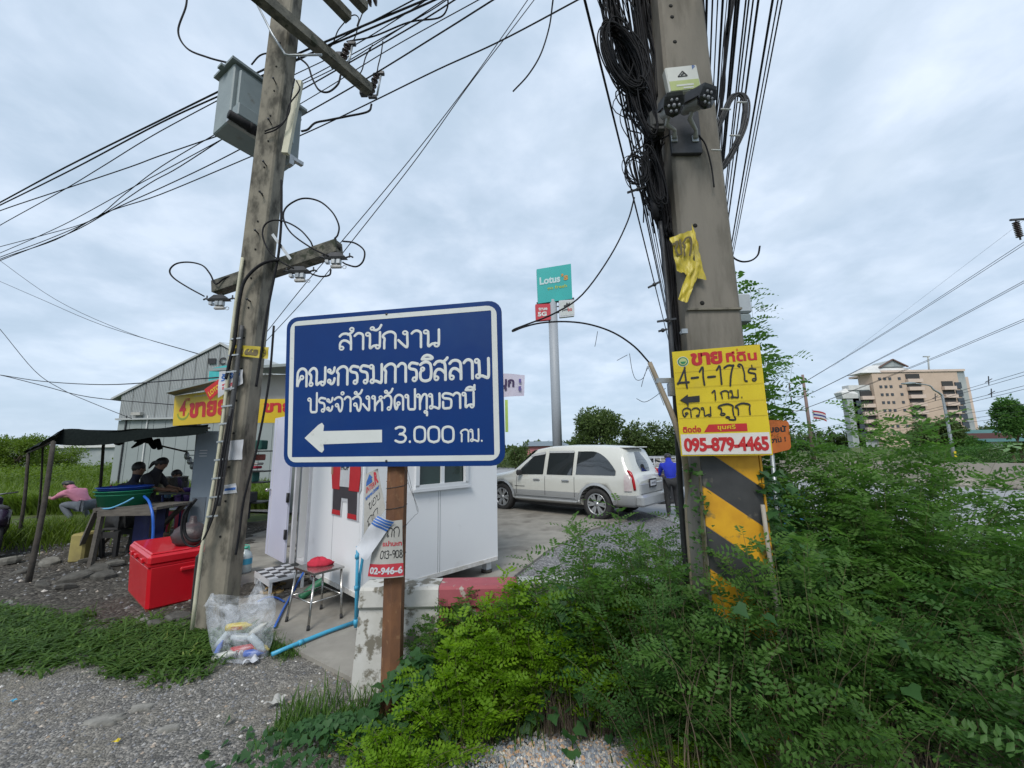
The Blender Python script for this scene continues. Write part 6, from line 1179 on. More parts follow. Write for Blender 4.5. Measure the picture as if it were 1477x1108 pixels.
b.tube([G(430, 928, SZ + .025), G(437, 925.5, SZ + .025)], .023, 8); b.build('coupling', M_PVC, e_, True)
M_HOSE = mat('blue_hose', (.02, .12, .50), (.02, .10, .42), .4); cable('blue_hose', [G(396, 905, SZ + .02), G(408, 880, SZ + .02), G(418, 862, SZ + .02), G(425, 850, SZ + .05), D(432, 836, 5.0), D(440, 822, 5.1)], .012, 'blue garden hose curling over the slab behind the stool', m=M_HOSE, cat='hose')
cable('blue_hose', [G(372, 868, SZ + .015), G(384, 862, SZ + .015), G(398, 862, SZ + .015), G(410, 868, SZ + .015)], .01, 'short end of blue hose lying by the sandals', m=M_HOSE, cat='hose')
# steel stool with red cloth
P = [G(413, 897, SZ), G(444, 910, SZ), G(492, 892, SZ), G(463, 879, SZ)]; zs = .50; c = sum(P, Vector()) / 4
TP = [G(424, 818, zs), G(453, 828, zs), G(497, 817, zs), G(468, 808, zs)]; sc = sum(TP, Vector()) / 4; st = thing('steel_stool', 'square stainless steel stool with a red cloth on its seat before the kiosk', 'stool', (c.x, c.y, SZ))
b = MB(); b.rings([[p + Vector((0, 0, dz)) for p in TP] for dz in (-.018, .004)], True, False); b.build('seat', M_STEEL, st, True)
for p, t in zip(P, TP):
    t_ = t.lerp(sc, .12); t_.z = zs - .018; b = MB(); b.tube([t_, p], .0125, 8); lg = b.build('leg', M_STEEL, st, True); b = MB(); b.tube([p.lerp(t_, .08), p], .0155, 8); b.build('rubber_foot', M_RUBBER, lg, True)
for i in range(4): a, b2 = P[i].lerp(TP[i].lerp(sc, .1), .46), P[(i + 1) % 4].lerp(TP[(i + 1) % 4].lerp(sc, .1), .46); b = MB(); b.tube([a, b2], .007, 6); b.build('stretcher', M_STEEL, st, True)
M_RCLOTH = mat('red_cloth', (.50, .02, .05), (.38, .015, .035), .85, scale=20); b = MB(); g_ = random.Random(9); cc = G(460, 815, zs + .005); rs = []
for z, k_ in ((0, 1), (.015, 1.08), (.035, .92), (.055, .72), (.072, .38), (.078, .05)): rs.append([cc + Vector((k_ * .13 * math.cos(t) * (1 + .18 * math.sin(3 * t + z * 30)), k_ * .085 * math.sin(t) * (1 + .2 * math.cos(2 * t)), z + .012 * math.sin(5 * t + z * 50) * (z > 0))) for t in [2 * PI * i / 20 for i in range(20)]])
b.rings(rs, True, True); tag(b.build('red_cloth', M_RCLOTH), 'crumpled red cloth lying on the steel stool', 'cloth')
# boots and sandals under the step
bm = mat('green_boot', (.02, .15, .07), (.015, .11, .05), .5)
for i, (px, py) in enumerate([(432, 866), (443, 858)]):
    q = G(px, py, SZ); b = MB(); b.tube([q + Vector((0, 0, .03)), q + Vector((.04, .05, .05)), q + Vector((.10, .12, .10)), q + Vector((.20, .2, .16))], [.035, .045, .05, .055], 8, k=3); tag(b.build('rubber_boot', bm), ['green rubber boot lying nearest to the stool', 'green rubber boot lying behind its pair, red top showing'][i], 'boot')
b = MB(); q = G(447, 845, SZ) + Vector((.05, .05, .12)); b.ball(q, (.07, .05, .04), 8, 5); tag(b.build('red_rag', M_RCLOTH), 'small red rag stuffed behind the green boots', 'rag')
for i, (px, py) in enumerate([(392, 848), (402, 853), (386, 856), (398, 844)]):
    q = G(px, py, SZ); b = MB(); b.rings([[q + Vector((.055 * math.cos(t) * math.cos(.6 * i) - .12 * math.sin(t) * math.sin(.6 * i), .055 * math.cos(t) * math.sin(.6 * i) + .12 * math.sin(t) * math.cos(.6 * i), z)) for t in [2 * PI * j / 12 for j in range(12)]] for z in (0, .02)], True, True); e = thing('sandal', ['brown sandal by the kiosk step, leftmost', 'brown sandal nearest the blue hose', 'worn tan sandal furthest from the step', 'dusty sandal tucked by the step leg'][i], 'sandal', q[:]); b.build('sole', mat('tan_sole', (.30, .21, .08), (.22, .15, .06), .8), e, True)
    b = MB(); b.tube([q + Vector((-.05, 0, .015)), q + Vector((0, .02, .05)), q + Vector((.05, 0, .015))], .008, 5, k=3); b.build('strap', M_DKMET, e, True)
# water bottle and orange thing behind the pole
q = G(352, 826, SZ); e_ = thing('water_jug', 'clear water jug with blue label and green cap beside the kiosk door', 'water jug', q[:]); b = MB(); b.lathe([(.08, 0), (.088, .02), (.088, .22), (.07, .27), (.03, .31), (.03, .33)], (0, 0, 0), 14); b.build('bottle', mat('clear_plastic', (.50, .60, .62), (.45, .55, .58), .12, alpha=.75), e_)
b = MB(); b.lathe([(.0895, .12), (.0895, .2)], (0, 0, 0), 14, cap=False); b.build('label_band', M_PVC, e_); b = MB(); b.lathe([(.034, .325), (.034, .355)], (0, 0, 0), 10); b.tube([(-.05, 0, .30), (-.04, 0, .37), (.04, 0, .37), (.05, 0, .30)], .006, 5, k=3); b.build('cap', mat('mint_cap', (.06, .42, .30), (.05, .36, .26), .4), e_)
q = G(337, 832, SZ); b = MB(); b.box((q.x, q.y, SZ + .18), (.09, .05, .36), rz=.3, bev=.01); b.box((q.x + .05, q.y - .08, SZ + .02), (.16, .14, .03), rz=.4); tag(b.build('orange_plank', mat('orange_wood', (.45, .18, .06), (.36, .14, .05), .8, scale=9)), 'orange brown wooden offcut leaning beside the leaning pole', 'wood')
# ---- red ice chest
F_ = G(205, 886, .02); zt = D(207, 800, F_.y).z; M_RED = mat('red_plastic', (.56, .008, .018), (.50, .006, .015), .32, scale=2, coat=.2, rvar=.05, c3=(.40, .02, .02), s3=5, lo3=.66, hi3=.8)
an = math.radians(51); ce = thing('ice_chest', 'big bright red plastic ice chest beside the leaning pole', 'ice chest', (F_.x, F_.y, .02), an); LY, LX = 1.12, .78; hh = zt - .02
b = MB(); b.box((LX / 2, LY / 2, (hh - .13) / 2), (LX * .93, LY * .95, hh - .13), top=(1.06, 1.04), bev=.03); b.build('body', M_RED, ce)
b = MB(); b.box((LX / 2, LY / 2, hh - .075), (LX * 1.01, LY * 1.0, .11), bev=.025); b.box((LX / 2, LY / 2, hh - .012), (LX * .95, LY * .95, .028), bev=.012); b.build('lid', M_RED, ce)
b = MB(); b.box((LX / 2, LY / 2, hh - .136), (LX * 1.0, LY * .985, .02)); b.build('rim', M_RED, ce)
for y in (.1, LY - .1): b = MB(); b.box((LX / 2, y if y > .5 else -.002, hh - .22), (.20, .03, .045), bev=.01); b.build('grip', M_RED, ce)
b = MB(); b.box((LX / 2, LY / 2, .012), (LX * .90, LY * .92, .03)); b.build('muddy_skirt', mat('muddy_red', (.22, .06, .04), (.12, .05, .035), .9, scale=20), ce)
for y in (.25, .62, .85): b = MB(); b.box((-.012, y, hh - .10), (.03, .09, .05), bev=.006); b.build('latch', M_RED, ce)
q = ce.matrix_basis @ Vector((.42, .25, hh + .002)); M_BBAG = mat('black_bag', (.020, .018, .02), (.05, .025, .025), .45, scale=14, bump=.5, bscale=25, bdist=.01); b = MB(); g_ = random.Random(4); rs = []
for z, k_ in ((0, .85), (.05, 1.05), (.12, 1.05), (.18, .9), (.23, .6), (.26, .25), (.33, .16)): rs.append([Vector(q) + Vector((k_ * .19 * math.cos(t) * (1 + .12 * math.sin(3 * t + z * 20)), k_ * .15 * math.sin(t) * (1 + .12 * math.cos(4 * t + z * 30)), z)) for t in [2 * PI * i / 18 for i in range(18)]])
b.rings(rs, True, True); tag(b.build('black_bag', M_BBAG), 'knotted black plastic bag on top of the red ice chest', 'bag')
b = MB(); q = G(281, 880, .02); b.box((q.x, q.y + .05, .3), (.12, .2, .6), rz=.5, bev=.01); tag(b.build('dark_crate', M_RUBBER), 'narrow dark crate squeezed between ice chest and pole', 'crate')
# ---- clear carrier bag full of bottles
q = G(345, 957); bg_ = thing('carrier_bag', 'translucent plastic carrier bag stuffed with bottles and packets at the pole foot', 'bag', (q.x, q.y + .1, 0)); Yb_ = q.y + .1
def bag_mat():
    m = bpy.data.materials.new('thin_clear_plastic'); m.use_nodes = True; t = m.node_tree; nd = t.nodes; ln = t.links.new; p = nd['Principled BSDF']; p.inputs['Base Color'].default_value = (.78, .82, .88, 1); p.inputs['Roughness'].default_value = .25
    tc = nd.new('ShaderNodeTexCoord'); n = nd.new('ShaderNodeTexNoise'); n.inputs['Scale'].default_value = 9; n.inputs['Detail'].default_value = 5; n.inputs['Distortion'].default_value = 1.5; ln(tc.outputs['Object'], n.inputs[0])
    mr = nd.new('ShaderNodeMapRange'); ln(n.outputs[0], mr.inputs[0]); mr.inputs[1].default_value = .35; mr.inputs[2].default_value = .7; mr.inputs[3].default_value = .06; mr.inputs[4].default_value = .42; ln(mr.outputs[0], p.inputs['Alpha'])
    bp = nd.new('ShaderNodeBump'); bp.inputs['Strength'].default_value = .8; bp.inputs['Distance'].default_value = .02; ln(n.outputs[0], bp.inputs['Height']); ln(bp.outputs[0], p.inputs['Normal']); return m
def bp_(px, py): p = D(px, py, Yb_); return p.x - bg_.location.x, p.z
o_l = [bp_(*p) for p in [(311, 955), (306, 925), (300, 895), (298, 868)]]; o_r = [bp_(*p) for p in [(388, 940), (396, 915), (397, 885), (396, 868)]]
b = MB(); ns = 26; rs = []; tab = [(313, 384, 956), (305, 392, 925), (300, 396, 895), (298, 397, 872), (303, 392, 862)]
for (xl, xr, y) in tab:
    a = bp_(xl, y); c_ = bp_(xr, y); cxx, w_ = (a[0] + c_[0]) / 2, (c_[0] - a[0]) / 2; z = max(.005, (a[1] + c_[1]) / 2)
    rs.append([(cxx + w_ * math.cos(t), .11 * math.sin(t) * (1 + .15 * math.sin(5 * t + y)), z + (.02 * math.cos(2 * t) if y < 870 else 0)) for t in [2 * PI * i / ns for i in range(ns)]])
b.rings(rs, False, True); b.rings([rs[0], [(v[0] * .9, v[1] * .5, .004) for v in rs[0]]], False, True); BM = bag_mat(); b.build('film', BM, bg_)
for tx, ty, bx0, bx1, by in ((306, 856, 299, 322, 872), (374, 835, 356, 392, 868)):
    b = MB()
    for s in (-1, 1):
        A1 = bp_(bx0, by); B1 = bp_(bx1, by); T1 = bp_(tx, ty); 
        b.grid(lambda u, v, s=s: ((A1[0] + (B1[0] - A1[0]) * u) * (1 - v ** .8) + (T1[0] + .018 * (u - .5)) * v ** .8, s * .05 * (1 - v) + .008 * math.sin(9 * u + 4 * v), (A1[1] + (B1[1] - A1[1]) * u) * (1 - v) + T1[1] * v), 6, 6)
    b.build('handle', BM, bg_)
g_ = random.Random(12); cols = [('yellow_label', (.55, .42, .03)), ('red_label', (.45, .03, .03)), ('blue_cap_plastic', (.04, .12, .5)), ('clear_bottle', (.45, .5, .52)), ('pale_packet', (.5, .5, .45))]
for i, (px, py, a, r_, L2, ci) in enumerate([(346, 903, .05, .032, .20, 0), (352, 937, .1, .034, .22, 1), (325, 918, .9, .03, .2, 3), (375, 925, -.8, .03, .18, 3), (330, 945, .2, .03, .18, 4), (368, 950, 0, .03, .16, 2), (318, 935, 1.2, .02, .15, 2), (350, 921, -.1, .03, .2, 3), (372, 908, .6, .028, .15, 4), (378, 935, -.3, .025, .12, 0), (340, 949, .1, .025, .2, 1)]):
    x, z = bp_(px, py); z = max(z, .04); nm, cc = cols[ci]; b = MB(); d = Vector((math.cos(a), .1, math.sin(a))); c_ = Vector((x, g_.uniform(-.05, .04), z)); b.tube([c_ - d * L2 / 2, c_ - d * L2 * .3, c_ + d * L2 * .22, c_ + d * L2 * .38, c_ + d * L2 / 2], [r_ * .9, r_, r_, r_ * .4, r_ * .35], 9, True, True); o = b.build('bottle' if ci != 4 else 'packet', mat(nm, cc, None, .35), bg_)
    if ci < 2: b = MB(); put_type(b, 'โค้ก' if ci else 'COCO', -.05, -.012, .1, .024, 0, .03); b.v = [(v[0], -r_ - .004, v[1]) for v in b.v]; b.v = [tuple(c_ + Vector((v[0] * math.cos(a), v[1], v[2] + v[0] * math.sin(a)))) for v in b.v]; b.build('label_print', M_LRED if ci == 0 else M_SWHT, o)
# small litter
for i, (px, py, s, m_, l) in enumerate([(363, 955, .09, M_PLWHITE, 'white paper scrap under the carrier bag'), (398, 1015, .10, M_PAPER, 'crumpled pale plastic scrap on the gravel path right of the slab corner'), (18, 1012, .03, M_PVC, 'tiny blue plastic scrap at the left edge of the path'), (465, 1052, .07, M_PLWHITE, 'crushed white and blue can in the creepers left of the rusty post'), (655, 1082, .05, M_ORG, 'orange plastic fragment at the edge of the pebble heap'), (228, 950, .04, M_PLWHITE, 'small white plastic bit in the grass'), (270, 935, .05, M_PAPER, 'torn paper piece in the grass by the pole foot'), (168, 1070, .03, M_LYEL, 'tiny yellow leaf on the gravel')]):
    q = G(px, py, .02); b = MB(); g2 = random.Random(i); b.grid(lambda u, v: (q.x + s * (u - .5) * (1 + .3 * math.sin(5 * v + i)), q.y + s * (v - .5), q.z + s * .25 * abs(math.sin(4 * u + 3 * v + i)) + s * .2 * math.sin(PI * u)), 7, 6); tag(b.build('litter', m_), l, 'litter')
# ---- low painted concrete wall
M_WPAINT = mat('peeling_white_paint', (.56, .55, .52), (.46, .45, .41), .8, scale=5, c3=(.17, .155, .12), s3=7, lo3=.52, hi3=.57, bump=.3, bscale=30, bdist=.006); M_RPAINT = mat('peeling_red_paint', (.36, .085, .10), (.30, .07, .085), .8, scale=5, c3=(.36, .31, .27), s3=10, lo3=.60, hi3=.64, bump=.3, bscale=30, bdist=.006)
zw = D(620, 846, 3.1).z; xl_ = D(520, 850, 3.12).x; wl = thing('low_wall', 'low concrete wall with peeling white and red paint behind the bright green shrub', 'wall', (xl_, 3.12, 0)); prf = [(0, -.1), (-.0, .42), (-.012, .47), (-.03, zw - .13), (-.03, zw - .02), (-.015, zw), (.17, zw), (.19, zw - .02), (.19, -.1)]
xr1, xr2 = D(633, 850, 3.1).x, D(746, 850, 3.1).x
prf = [(0.0, -.1), (.012, .40), (.02, zw - .16), (-.012, zw - .13), (-.012, zw - .02), (.0, zw), (.19, zw), (.20, zw - .02), (.20, zw - .13), (.18, zw - .16), (.20, -.1)]
for x0, x1, nm, m_ in ((xl_, xr1, 'white_section', M_WPAINT), (xr1, xr2, 'red_section', M_RPAINT), (xr2, xr2 + .62, 'white_section', M_WPAINT), (xr2 + .62, xr2 + 1.24, 'white_section', M_WPAINT), (xr2 + 1.24, xr2 + 2.4, 'white_section', M_WPAINT)):
    b = MB(); b.rings([[(x + (-.045 * (1 - (z + .1) / zw) if x == xl_ else 0), 3.10 + y, z) for y, z in prf] for x in (x0 + (.0 if x0 == xl_ else .0015), x1 - .0015)], True, False); b.build(nm, m_, wl, True)
# ---- warehouse far left
YW = 20.0; M_CORR = mat('corrugated_grey_sheet', (.27, .30, .295), (.24, .27, .265), .6, scale=.5, c3=(.18, .20, .20), s3=.7, lo3=.6, hi3=.8); M_CORRL = mat('corrugated_light_sheet', (.40, .415, .41), (.36, .375, .37), .6, scale=.6)
aw_ = D(160, 690, YW); tl_ = D(165, 577, YW); pk = D(320, 499, YW); wh = thing('warehouse', 'long grey corrugated warehouse with low gabled front behind the food stall', 'warehouse', (aw_.x, YW, -.05)); zmid = D(162, 606, YW).z; npan = 16; xe = pk.x + (pk.x - aw_.x) * 1.0
def roofz(x): return tl_.z + (pk.z - tl_.z) * (1 - abs(x - pk.x) / (pk.x - tl_.x))
for i in range(npan):
    x0 = aw_.x + (xe - aw_.x) * i / npan; x1 = aw_.x + (xe - aw_.x) * (i + 1) / npan; b = MB(); nr = 7
    top = []; 
    for j in range(nr * 4 + 1):
        x = x0 + .02 + (x1 - x0 - .04) * j / (nr * 4); top.append((x, (.035 if j % 4 in (1, 2) else 0)))
    vs = []; 
    for x, dy in top: vs += [(x, YW - .04 - dy, zmid), (x, YW - .04 - dy, roofz(x) - .02)]
    fs = [(2 * j, 2 * j + 2, 2 * j + 3, 2 * j + 1) for j in range(len(top) - 1)]; b.add(vs, fs, False); b.build('upper_panel', M_CORRL, wh, True)
    b = MB(); b.box(((x0 + x1) / 2, YW, zmid / 2 - .05), (x1 - x0 - .02, .06, zmid + .02)); b.build('lower_panel', M_CORR, wh, True)
b = MB(); b.rings([[(x, y, z) for x, z in ((aw_.x, -.05), (xe, -.05), (xe, tl_.z - .05), (pk.x, pk.z - .05), (aw_.x, tl_.z - .05))] for y in (YW + .1, YW + 25)], True, False); b.build('shell', M_CORR, wh, True)
for s in (-1, 1): b = MB(); e1 = (tl_.x - .06) if s < 0 else xe + .06; b.rings([[(e1, y, tl_.z - .02), (pk.x, y, pk.z + .06), (pk.x, y, pk.z + .16), (e1, y, tl_.z + .08)] for y in (YW - .14, YW + 25)], True, False); b.build('roof', M_CORRL, wh, True)
b = MB(); b.box(((aw_.x + xe) / 2, YW - .12, zmid + .02), (xe - aw_.x, .2, .08)); b.build('ledge', M_CORRL, wh, True)
c = D(198, 597, YW - .2); b = MB(); b.box(c, (.45, .2, .14)); b.build('ac_box', M_PAPER, wh, True)  # small air-conditioner box above the ledge, not a lamp
b = MB(); c = D(306, 521, YW - .12); b.box(c, (.38, .03, .28)); b.build('dark_plate', M_INK, wh, True)
b = MB(); c = D(320, 521, YW - .12); vs, fs = type_mesh('C', .04); b.add([(c.x - .15 + v.x * .5, c.y, c.z - .17 + v.y * .5) for v in vs], fs, False); b.build('lettering', M_INK, wh, True)
f = sheet4('t', D(302, 532, YW - .3), D(330, 526, YW - .3), D(330, 552, YW - .3), D(300, 556, YW - .3)); place(flat(rrect(0, 0, 1, 1, .25, .2), -.15, 0), f, 'turquoise_board', mat('turquoise_sheet', (.05, .42, .42), (.04, .36, .37), .5), wh)
for px in (178, 209): b = MB(); c = D(px, 640, YW - .05); b.box((c.x, c.y - .02, 1.9), (.05, .05, 3.6)); b.build('white_strip' if px == 209 else 'seam', M_WHITE if px == 209 else M_DKMET, wh, True)
# ---- food stall canopy
M_NET = mat('black_shade_net', (.006, .009, .009), (.010, .014, .013), .95, scale=30, spec=.1); M_BARK = mat('rough_pole_wood', (.07, .06, .05), (.04, .035, .03), .95, scale=12, bump=.4, bscale=50)
cn = thing('stall_canopy', 'black net canopy on thin crooked poles over the food stall', 'canopy', G(45, 840)[:2] + (0,)) if False else thing('stall_canopy', 'black net canopy on thin crooked poles over the food stall', 'canopy', (G(42, 840).x, G(42, 840).y, 0))
def cpole(pb, pt, Y, Yt, r): b = MB(); p = G(*pb); t = D(*pt, Yt); b.tube([(p.x, p.y, -.05), tuple(p.lerp(t, .5) + Vector((.03, 0, 0))), t], [r, r * .9, r * .8], 7, k=3); b.build('pole', M_BARK, cn, True); return t
T1 = cpole((40, 842), (77, 637), 0, G(40, 842).y + .1, .035); T2 = cpole((26, 785), (41, 653), 0, G(26, 785).y, .032); T3 = cpole((137, 760), (150, 632), 0, 9.0, .035); T4 = cpole((52, 770), (62, 640), 0, 8.6, .022); T5 = cpole((268, 770), (287, 612), 0, 8.2, .04)
CA = D(92, 619, 6.4); CB = D(300, 612, 6.6); CC_ = D(300, 622, 10.5); CD = D(100, 626, 10.5); CE = T1 + Vector((-.05, -.05, .03)); CF = T2 + Vector((-.1, 0, .03))
def cgrid(a, b_, c_, d_, nu, nv, sag): return lambda u, v: a.lerp(b_, u).lerp(d_.lerp(c_, u), v) + Vector((0, 0, -sag * math.sin(PI * u) * (1 + .4 * math.sin(7 * u)) - sag * .6 * math.sin(PI * v) + .015 * math.sin(17 * u + 9 * v)))
b = MB(); b.grid(cgrid(CA, CB, CC_, CD, 20, 10, .05), 20, 10); b.build('net_roof', M_NET, cn, True)
b = MB(); b.grid(cgrid(CF, D(42, 652, 10.2), CD, CA, 8, 8, .03), 8, 8); b.grid(cgrid(CE, CF, CA, CA, 8, 6, .02), 8, 6); b.build('net_flap', M_NET, cn, True)
CL1, CL2 = D(78, 638, 6.3), D(296, 632, 6.6); b = MB(); b.grid(lambda u, v: CA.lerp(CB, u).lerp(CL1.lerp(D(296, 624, 6.6), u), v * (.85 + .35 * abs(math.sin(5 * u)) * (1 - u * .3) + .3 * (1 - u) ** 3)) + Vector((0, -.03 * math.sin(12 * u), -.05 * math.sin(PI * u))), 24, 5); b.build('net_front', M_NET, cn, True)
b = MB()
for a, c_ in ((CA - Vector((0, -.05, .06)), CB - Vector((0, -.05, .06))), (T1, T2), (T2, D(45, 650, 10.2)), (T3, T5), (D(188, 633, 8.5), D(270, 652, 8.5)), (CD, CC_)): b.tube([a, c_], .018, 6)
b.build('cross_pole', M_BARK, cn, True)
for i, L_ in enumerate([[(212, 632), (200, 640), (190, 646)], [(214, 632), (222, 645), (223, 648)], [(226, 634), (231, 648)], [(165, 636), (172, 640), (180, 636)], [(196, 634), (206, 636), (216, 634)]]):
    b = MB(); P = [D(*p, 7.6) for p in L_]; b.tube(P, [.05, .04, .015][:len(P)], 6, True, True, 3); b.build('net_tatter', M_NET, cn, True)
# table with tubs
tz = .74; ty = G(129, 822).y; A = D(133, 736, ty); tb_ = thing('wooden_table', 'rough grey wooden table under the green and blue tubs', 'table', (A.x, ty, 0)); M_OLDW = mat('old_grey_wood', (.13, .115, .095), (.08, .07, .06), .9, scale=6, stretch=(1, 6, 6), bump=.3, bscale=40)
x0, x1 = D(131, 737, ty).x, D(223, 737, ty).x; tz = D(170, 735, ty).z
for i in range(5): b = MB(); b.box(((x0 + x1) / 2, ty + .1 + .15 * i, tz), (x1 - x0 - .02 * (i % 2), .142, .04)); b.build('plank', M_OLDW, tb_, True)
for (a, c_) in (((x0 + .04, ty + .05), G(108, 806)), ((x0 + .14, ty + .04), G(129, 822)), ((x1 - .05, ty + .05), G(214, 800)), ((x1 - .1, ty + .7), G(205, 785)), ((x0 + .1, ty + .7), G(140, 790))): b = MB(); b.bar((c_.x, c_.y, -.03), (a[0], a[1], tz - .02), .06, .06); b.build('leg', M_OLDW, tb_, True)
b = MB(); b.bar((x0 + .1, ty + .02, tz - .06), (x1 - .05, ty + .02, tz - .06), .03, .08); b.build('apron', M_OLDW, tb_, True)
b = MB(); b.grid(lambda u, v: (x0 + .25 + u * (x1 - x0 - .5), ty + .5 + .03 * math.sin(9 * u), tz - .06 - .62 * v), 8, 4); tag(b.build('blue_tarp', mat('navy_tarp', (.012, .016, .10), (.01, .012, .07), .6)), 'dark navy blue tarp hanging under the wooden table', 'tarp')
cx_, cy_ = D(176, 730, ty + .4).x, ty + .42; r_ = (D(208, 730, cy_).x - D(143, 730, cy_).x) / 2
def tub(z, r, h, m_, label, rim=.02): e = thing('plastic_tub', label, 'tub', (cx_, cy_, z)); b = MB(); b.lathe([(r * .82, 0), (r * .96, h - .02), (r, h - .015), (r + rim, h), (r, h + .004), (r * .93, h - .02), (r * .8, .03)], (0, 0, 0), 24, cap=True); b.build('bowl', m_, e); b = MB(); b.lathe([(r * .97, h * .72), (r * .99, h * .74), (r * .98, h * .78)], (0, 0, 0), 24, cap=False); b.build('ridge', m_, e)
tub(tz + .022, r_ * .98, .24, mat('green_tub', (.01, .20, .10), (.008, .17, .085), .4), 'big dark green plastic tub on the wooden table'); tub(tz + .20, r_ * .93, .12, mat('blue_tub', (.01, .05, .28), (.008, .04, .24), .4), 'dark blue plastic tub nested in the green one')
cable('blue_hose', [D(145, 734, ty + .05), D(160, 733, ty + .02), D(178, 726, ty + .02), D(193, 718, ty + .05)], .014, 'pale blue hose lying across the front of the green tub', m=mat('pale_hose', (.12, .36, .55), (.1, .3, .5), .4), cat='hose'); cable('blue_hose', [D(208, 716, ty + .3), D(215, 724, ty + .1), D(220, 742, ty), D(221, 765, ty), D(219, 790, ty)], .02, 'thick blue hose hanging from the tub to the ground', m=M_HOSE, cat='hose')
b = MB(); b.box((D(122, 790, ty + .6).x, ty + .6, .22), (.22, .35, .46), rz=.2, bev=.03); tag(b.build('yellow_sack', mat('dull_yellow_sack', (.32, .27, .09), (.22, .18, .07), .9, scale=4)), 'dull yellow sack leaning at the left end of the wooden table', 'sack')
# cooking stand with pot
Yq = 8.6; a0 = D(232, 712, Yq); a1 = D(276, 712, Yq); e_ = thing('cooking_table', 'dark metal table carrying the cooking pot in the stall', 'table', (a0.x, Yq, 0)); b = MB(); b.box(((a0.x + a1.x) / 2 + .1, Yq + .25, a0.z), (a1.x - a0.x + .2, .6, .04)); b.build('top', M_DKMET, e_, True)
for x in (a0.x + .05, a1.x + .15):
    for y in (Yq, Yq + .5): b = MB(); b.tube([(x, y, 0), (x, y, a0.z)], .02, 6); b.build('leg', mat('navy_metal', (.02, .03, .12)), e_, True)
c = D(247, 712, Yq + .2); b = MB(); e_ = thing('cooking_pot', 'large aluminium cooking pot on the dark table', 'pot', (c.x, Yq + .2, a0.z + .022)); r_ = .26; b.lathe([(r_ * .95, 0), (r_, .02), (r_, .3), (r_ + .015, .31), (r_ * .94, .31), (r_ * .9, .04)], (0, 0, 0), 20); b.build('body', M_STEEL, e_)
for s in (-1, 1): b = MB(); b.tube([(s * r_, -.05, .22), (s * (r_ + .05), -.05, .23), (s * (r_ + .05), .05, .23), (s * r_, .05, .22)], .01, 5); b.build('handle', M_DKMET, e_)
b = MB(); b.lathe([(.10, 0), (.13, .07), (.12, .08)], (D(266, 700, Yq + .1).x + .1, Yq + .15, a0.z + .022), 12); tag(b.build('purple_bowl', mat('purple_plastic', (.10, .04, .25), (.08, .03, .2), .4)), 'purple plastic bowl at the end of the cooking table', 'bowl')
def plastic_stool(p, h, m_, mt, label):
    e = thing('plastic_stool', label, 'stool', p); b = MB(); b.box((0, 0, h), (.30, .30, .04), bev=.012); b.build('seat', mt, e)
    for sx in (-1, 1):
        for sy in (-1, 1): b = MB(); b.box((sx * .13, sy * .13, h / 2 - .01), (.055, .055, h - .03), M=Matrix.Rotation(sx * .08, 3, 'Y') @ Matrix.Rotation(-sy * .08, 3, 'X')); b.build('leg', m_, e)
    [MB().box((0, y, h - .09), (.24, .02, .1)).build('skirt', m_, e) for y in (-.15, .15)]
q = G(247, 768); plastic_stool((q.x, q.y + .15, 0), .50, mat('dark_red_plastic', (.30, .012, .04), (.25, .01, .035), .4), M_PLWHITE, 'dark red plastic stool with white seat under the cooking table')
# grey steel cabinet
Yc = 7.4; c = D(284, 755, Yc); h_ = D(292, 622, Yc).z; e_ = thing('steel_cabinet', 'tall blue-grey steel cabinet left of the leaning pole', 'cabinet', (c.x + .02, Yc, 0), .18); b = MB(); b.box((0, .25, h_ / 2 + .1), (.36, .5, h_ - .2), bev=.01); b.build('body', mat('blue_grey_steel', (.20, .24, .28), (.17, .21, .245), .45, scale=2), e_)
b = MB(); b.box((-.02, -.006, .75), (.22, .012, .42)); b.build('lower_panel', mat('dull_panel', (.13, .155, .18)), e_)
for i in range(3): b = MB(); b.box((-.03, -.006, h_ - .35 - .05 * i), (.12, .01, .015)); b.build('vent', M_PLWHITE, e_)
for sx in (-.15, .15): b = MB(); b.box((sx, .05, .05), (.03, .03, .12)); b.build('leg', M_DKMET, e_)
# hanging rods etc. behind the stall
e_ = thing('utensil_rack', 'small rack with hanging kitchen things beside the steel cabinet', 'rack', tuple(D(268, 690, 9.2))); b = MB()
for i in range(4): c = D(264 + 4 * i, 650 + 7 * i, 9.2); b.bar(c, c + Vector((.25, 0, 0)), .02, .02); b.ball(c + Vector((.1, 0, -.12)), (.06, .04, .09), 7, 5)
b.build('set', M_GALV, e_, True)
# ---- shop behind
shp = thing('shop_building', 'cluttered roadside shop with beige upper wall and corrugated roof behind the kiosk', 'shop', (-3.6, 9.6, 0)); YS = 9.8
xa, xb = D(322, 700, YS).x, -.9; zt_ = D(400, 578, YS).z; zr = D(400, 541, YS).z
b = MB(); b.box(((xa + xb) / 2, YS + 2.6, 1.5), (xb - xa, .15, 3.0)); b.build('back_wall', M_CORR, shp, True)
b = MB(); b.box(((xa + xb) / 2, YS + .02, (zt_ + zr) / 2), (xb - xa, .12, zr - zt_)); b.build('upper_wall', mat('beige_board', (.50, .48, .45), (.45, .43, .40), .8, scale=2), shp, True)
b = MB(); b.rings([[(xa - .1, YS - .7, zr - .02), (xb + .2, YS - .7, zr - .02 + .3), (xb + .2, YS + 3, zr + .9), (xa - .1, YS + 3, zr + .6)], [(xa - .1, YS - .7, zr + .04), (xb + .2, YS - .7, zr + .36), (xb + .2, YS + 3, zr + .97), (xa - .1, YS + 3, zr + .66)]], True, False); b.build('roof', M_CORR, shp, True)
b = MB()
for x in (xa + .05, (xa + xb) / 2, xb - .05): b.box((x, YS, zt_ / 2), (.1, .1, zt_))
b.build('post', M_DKMET, shp, True)
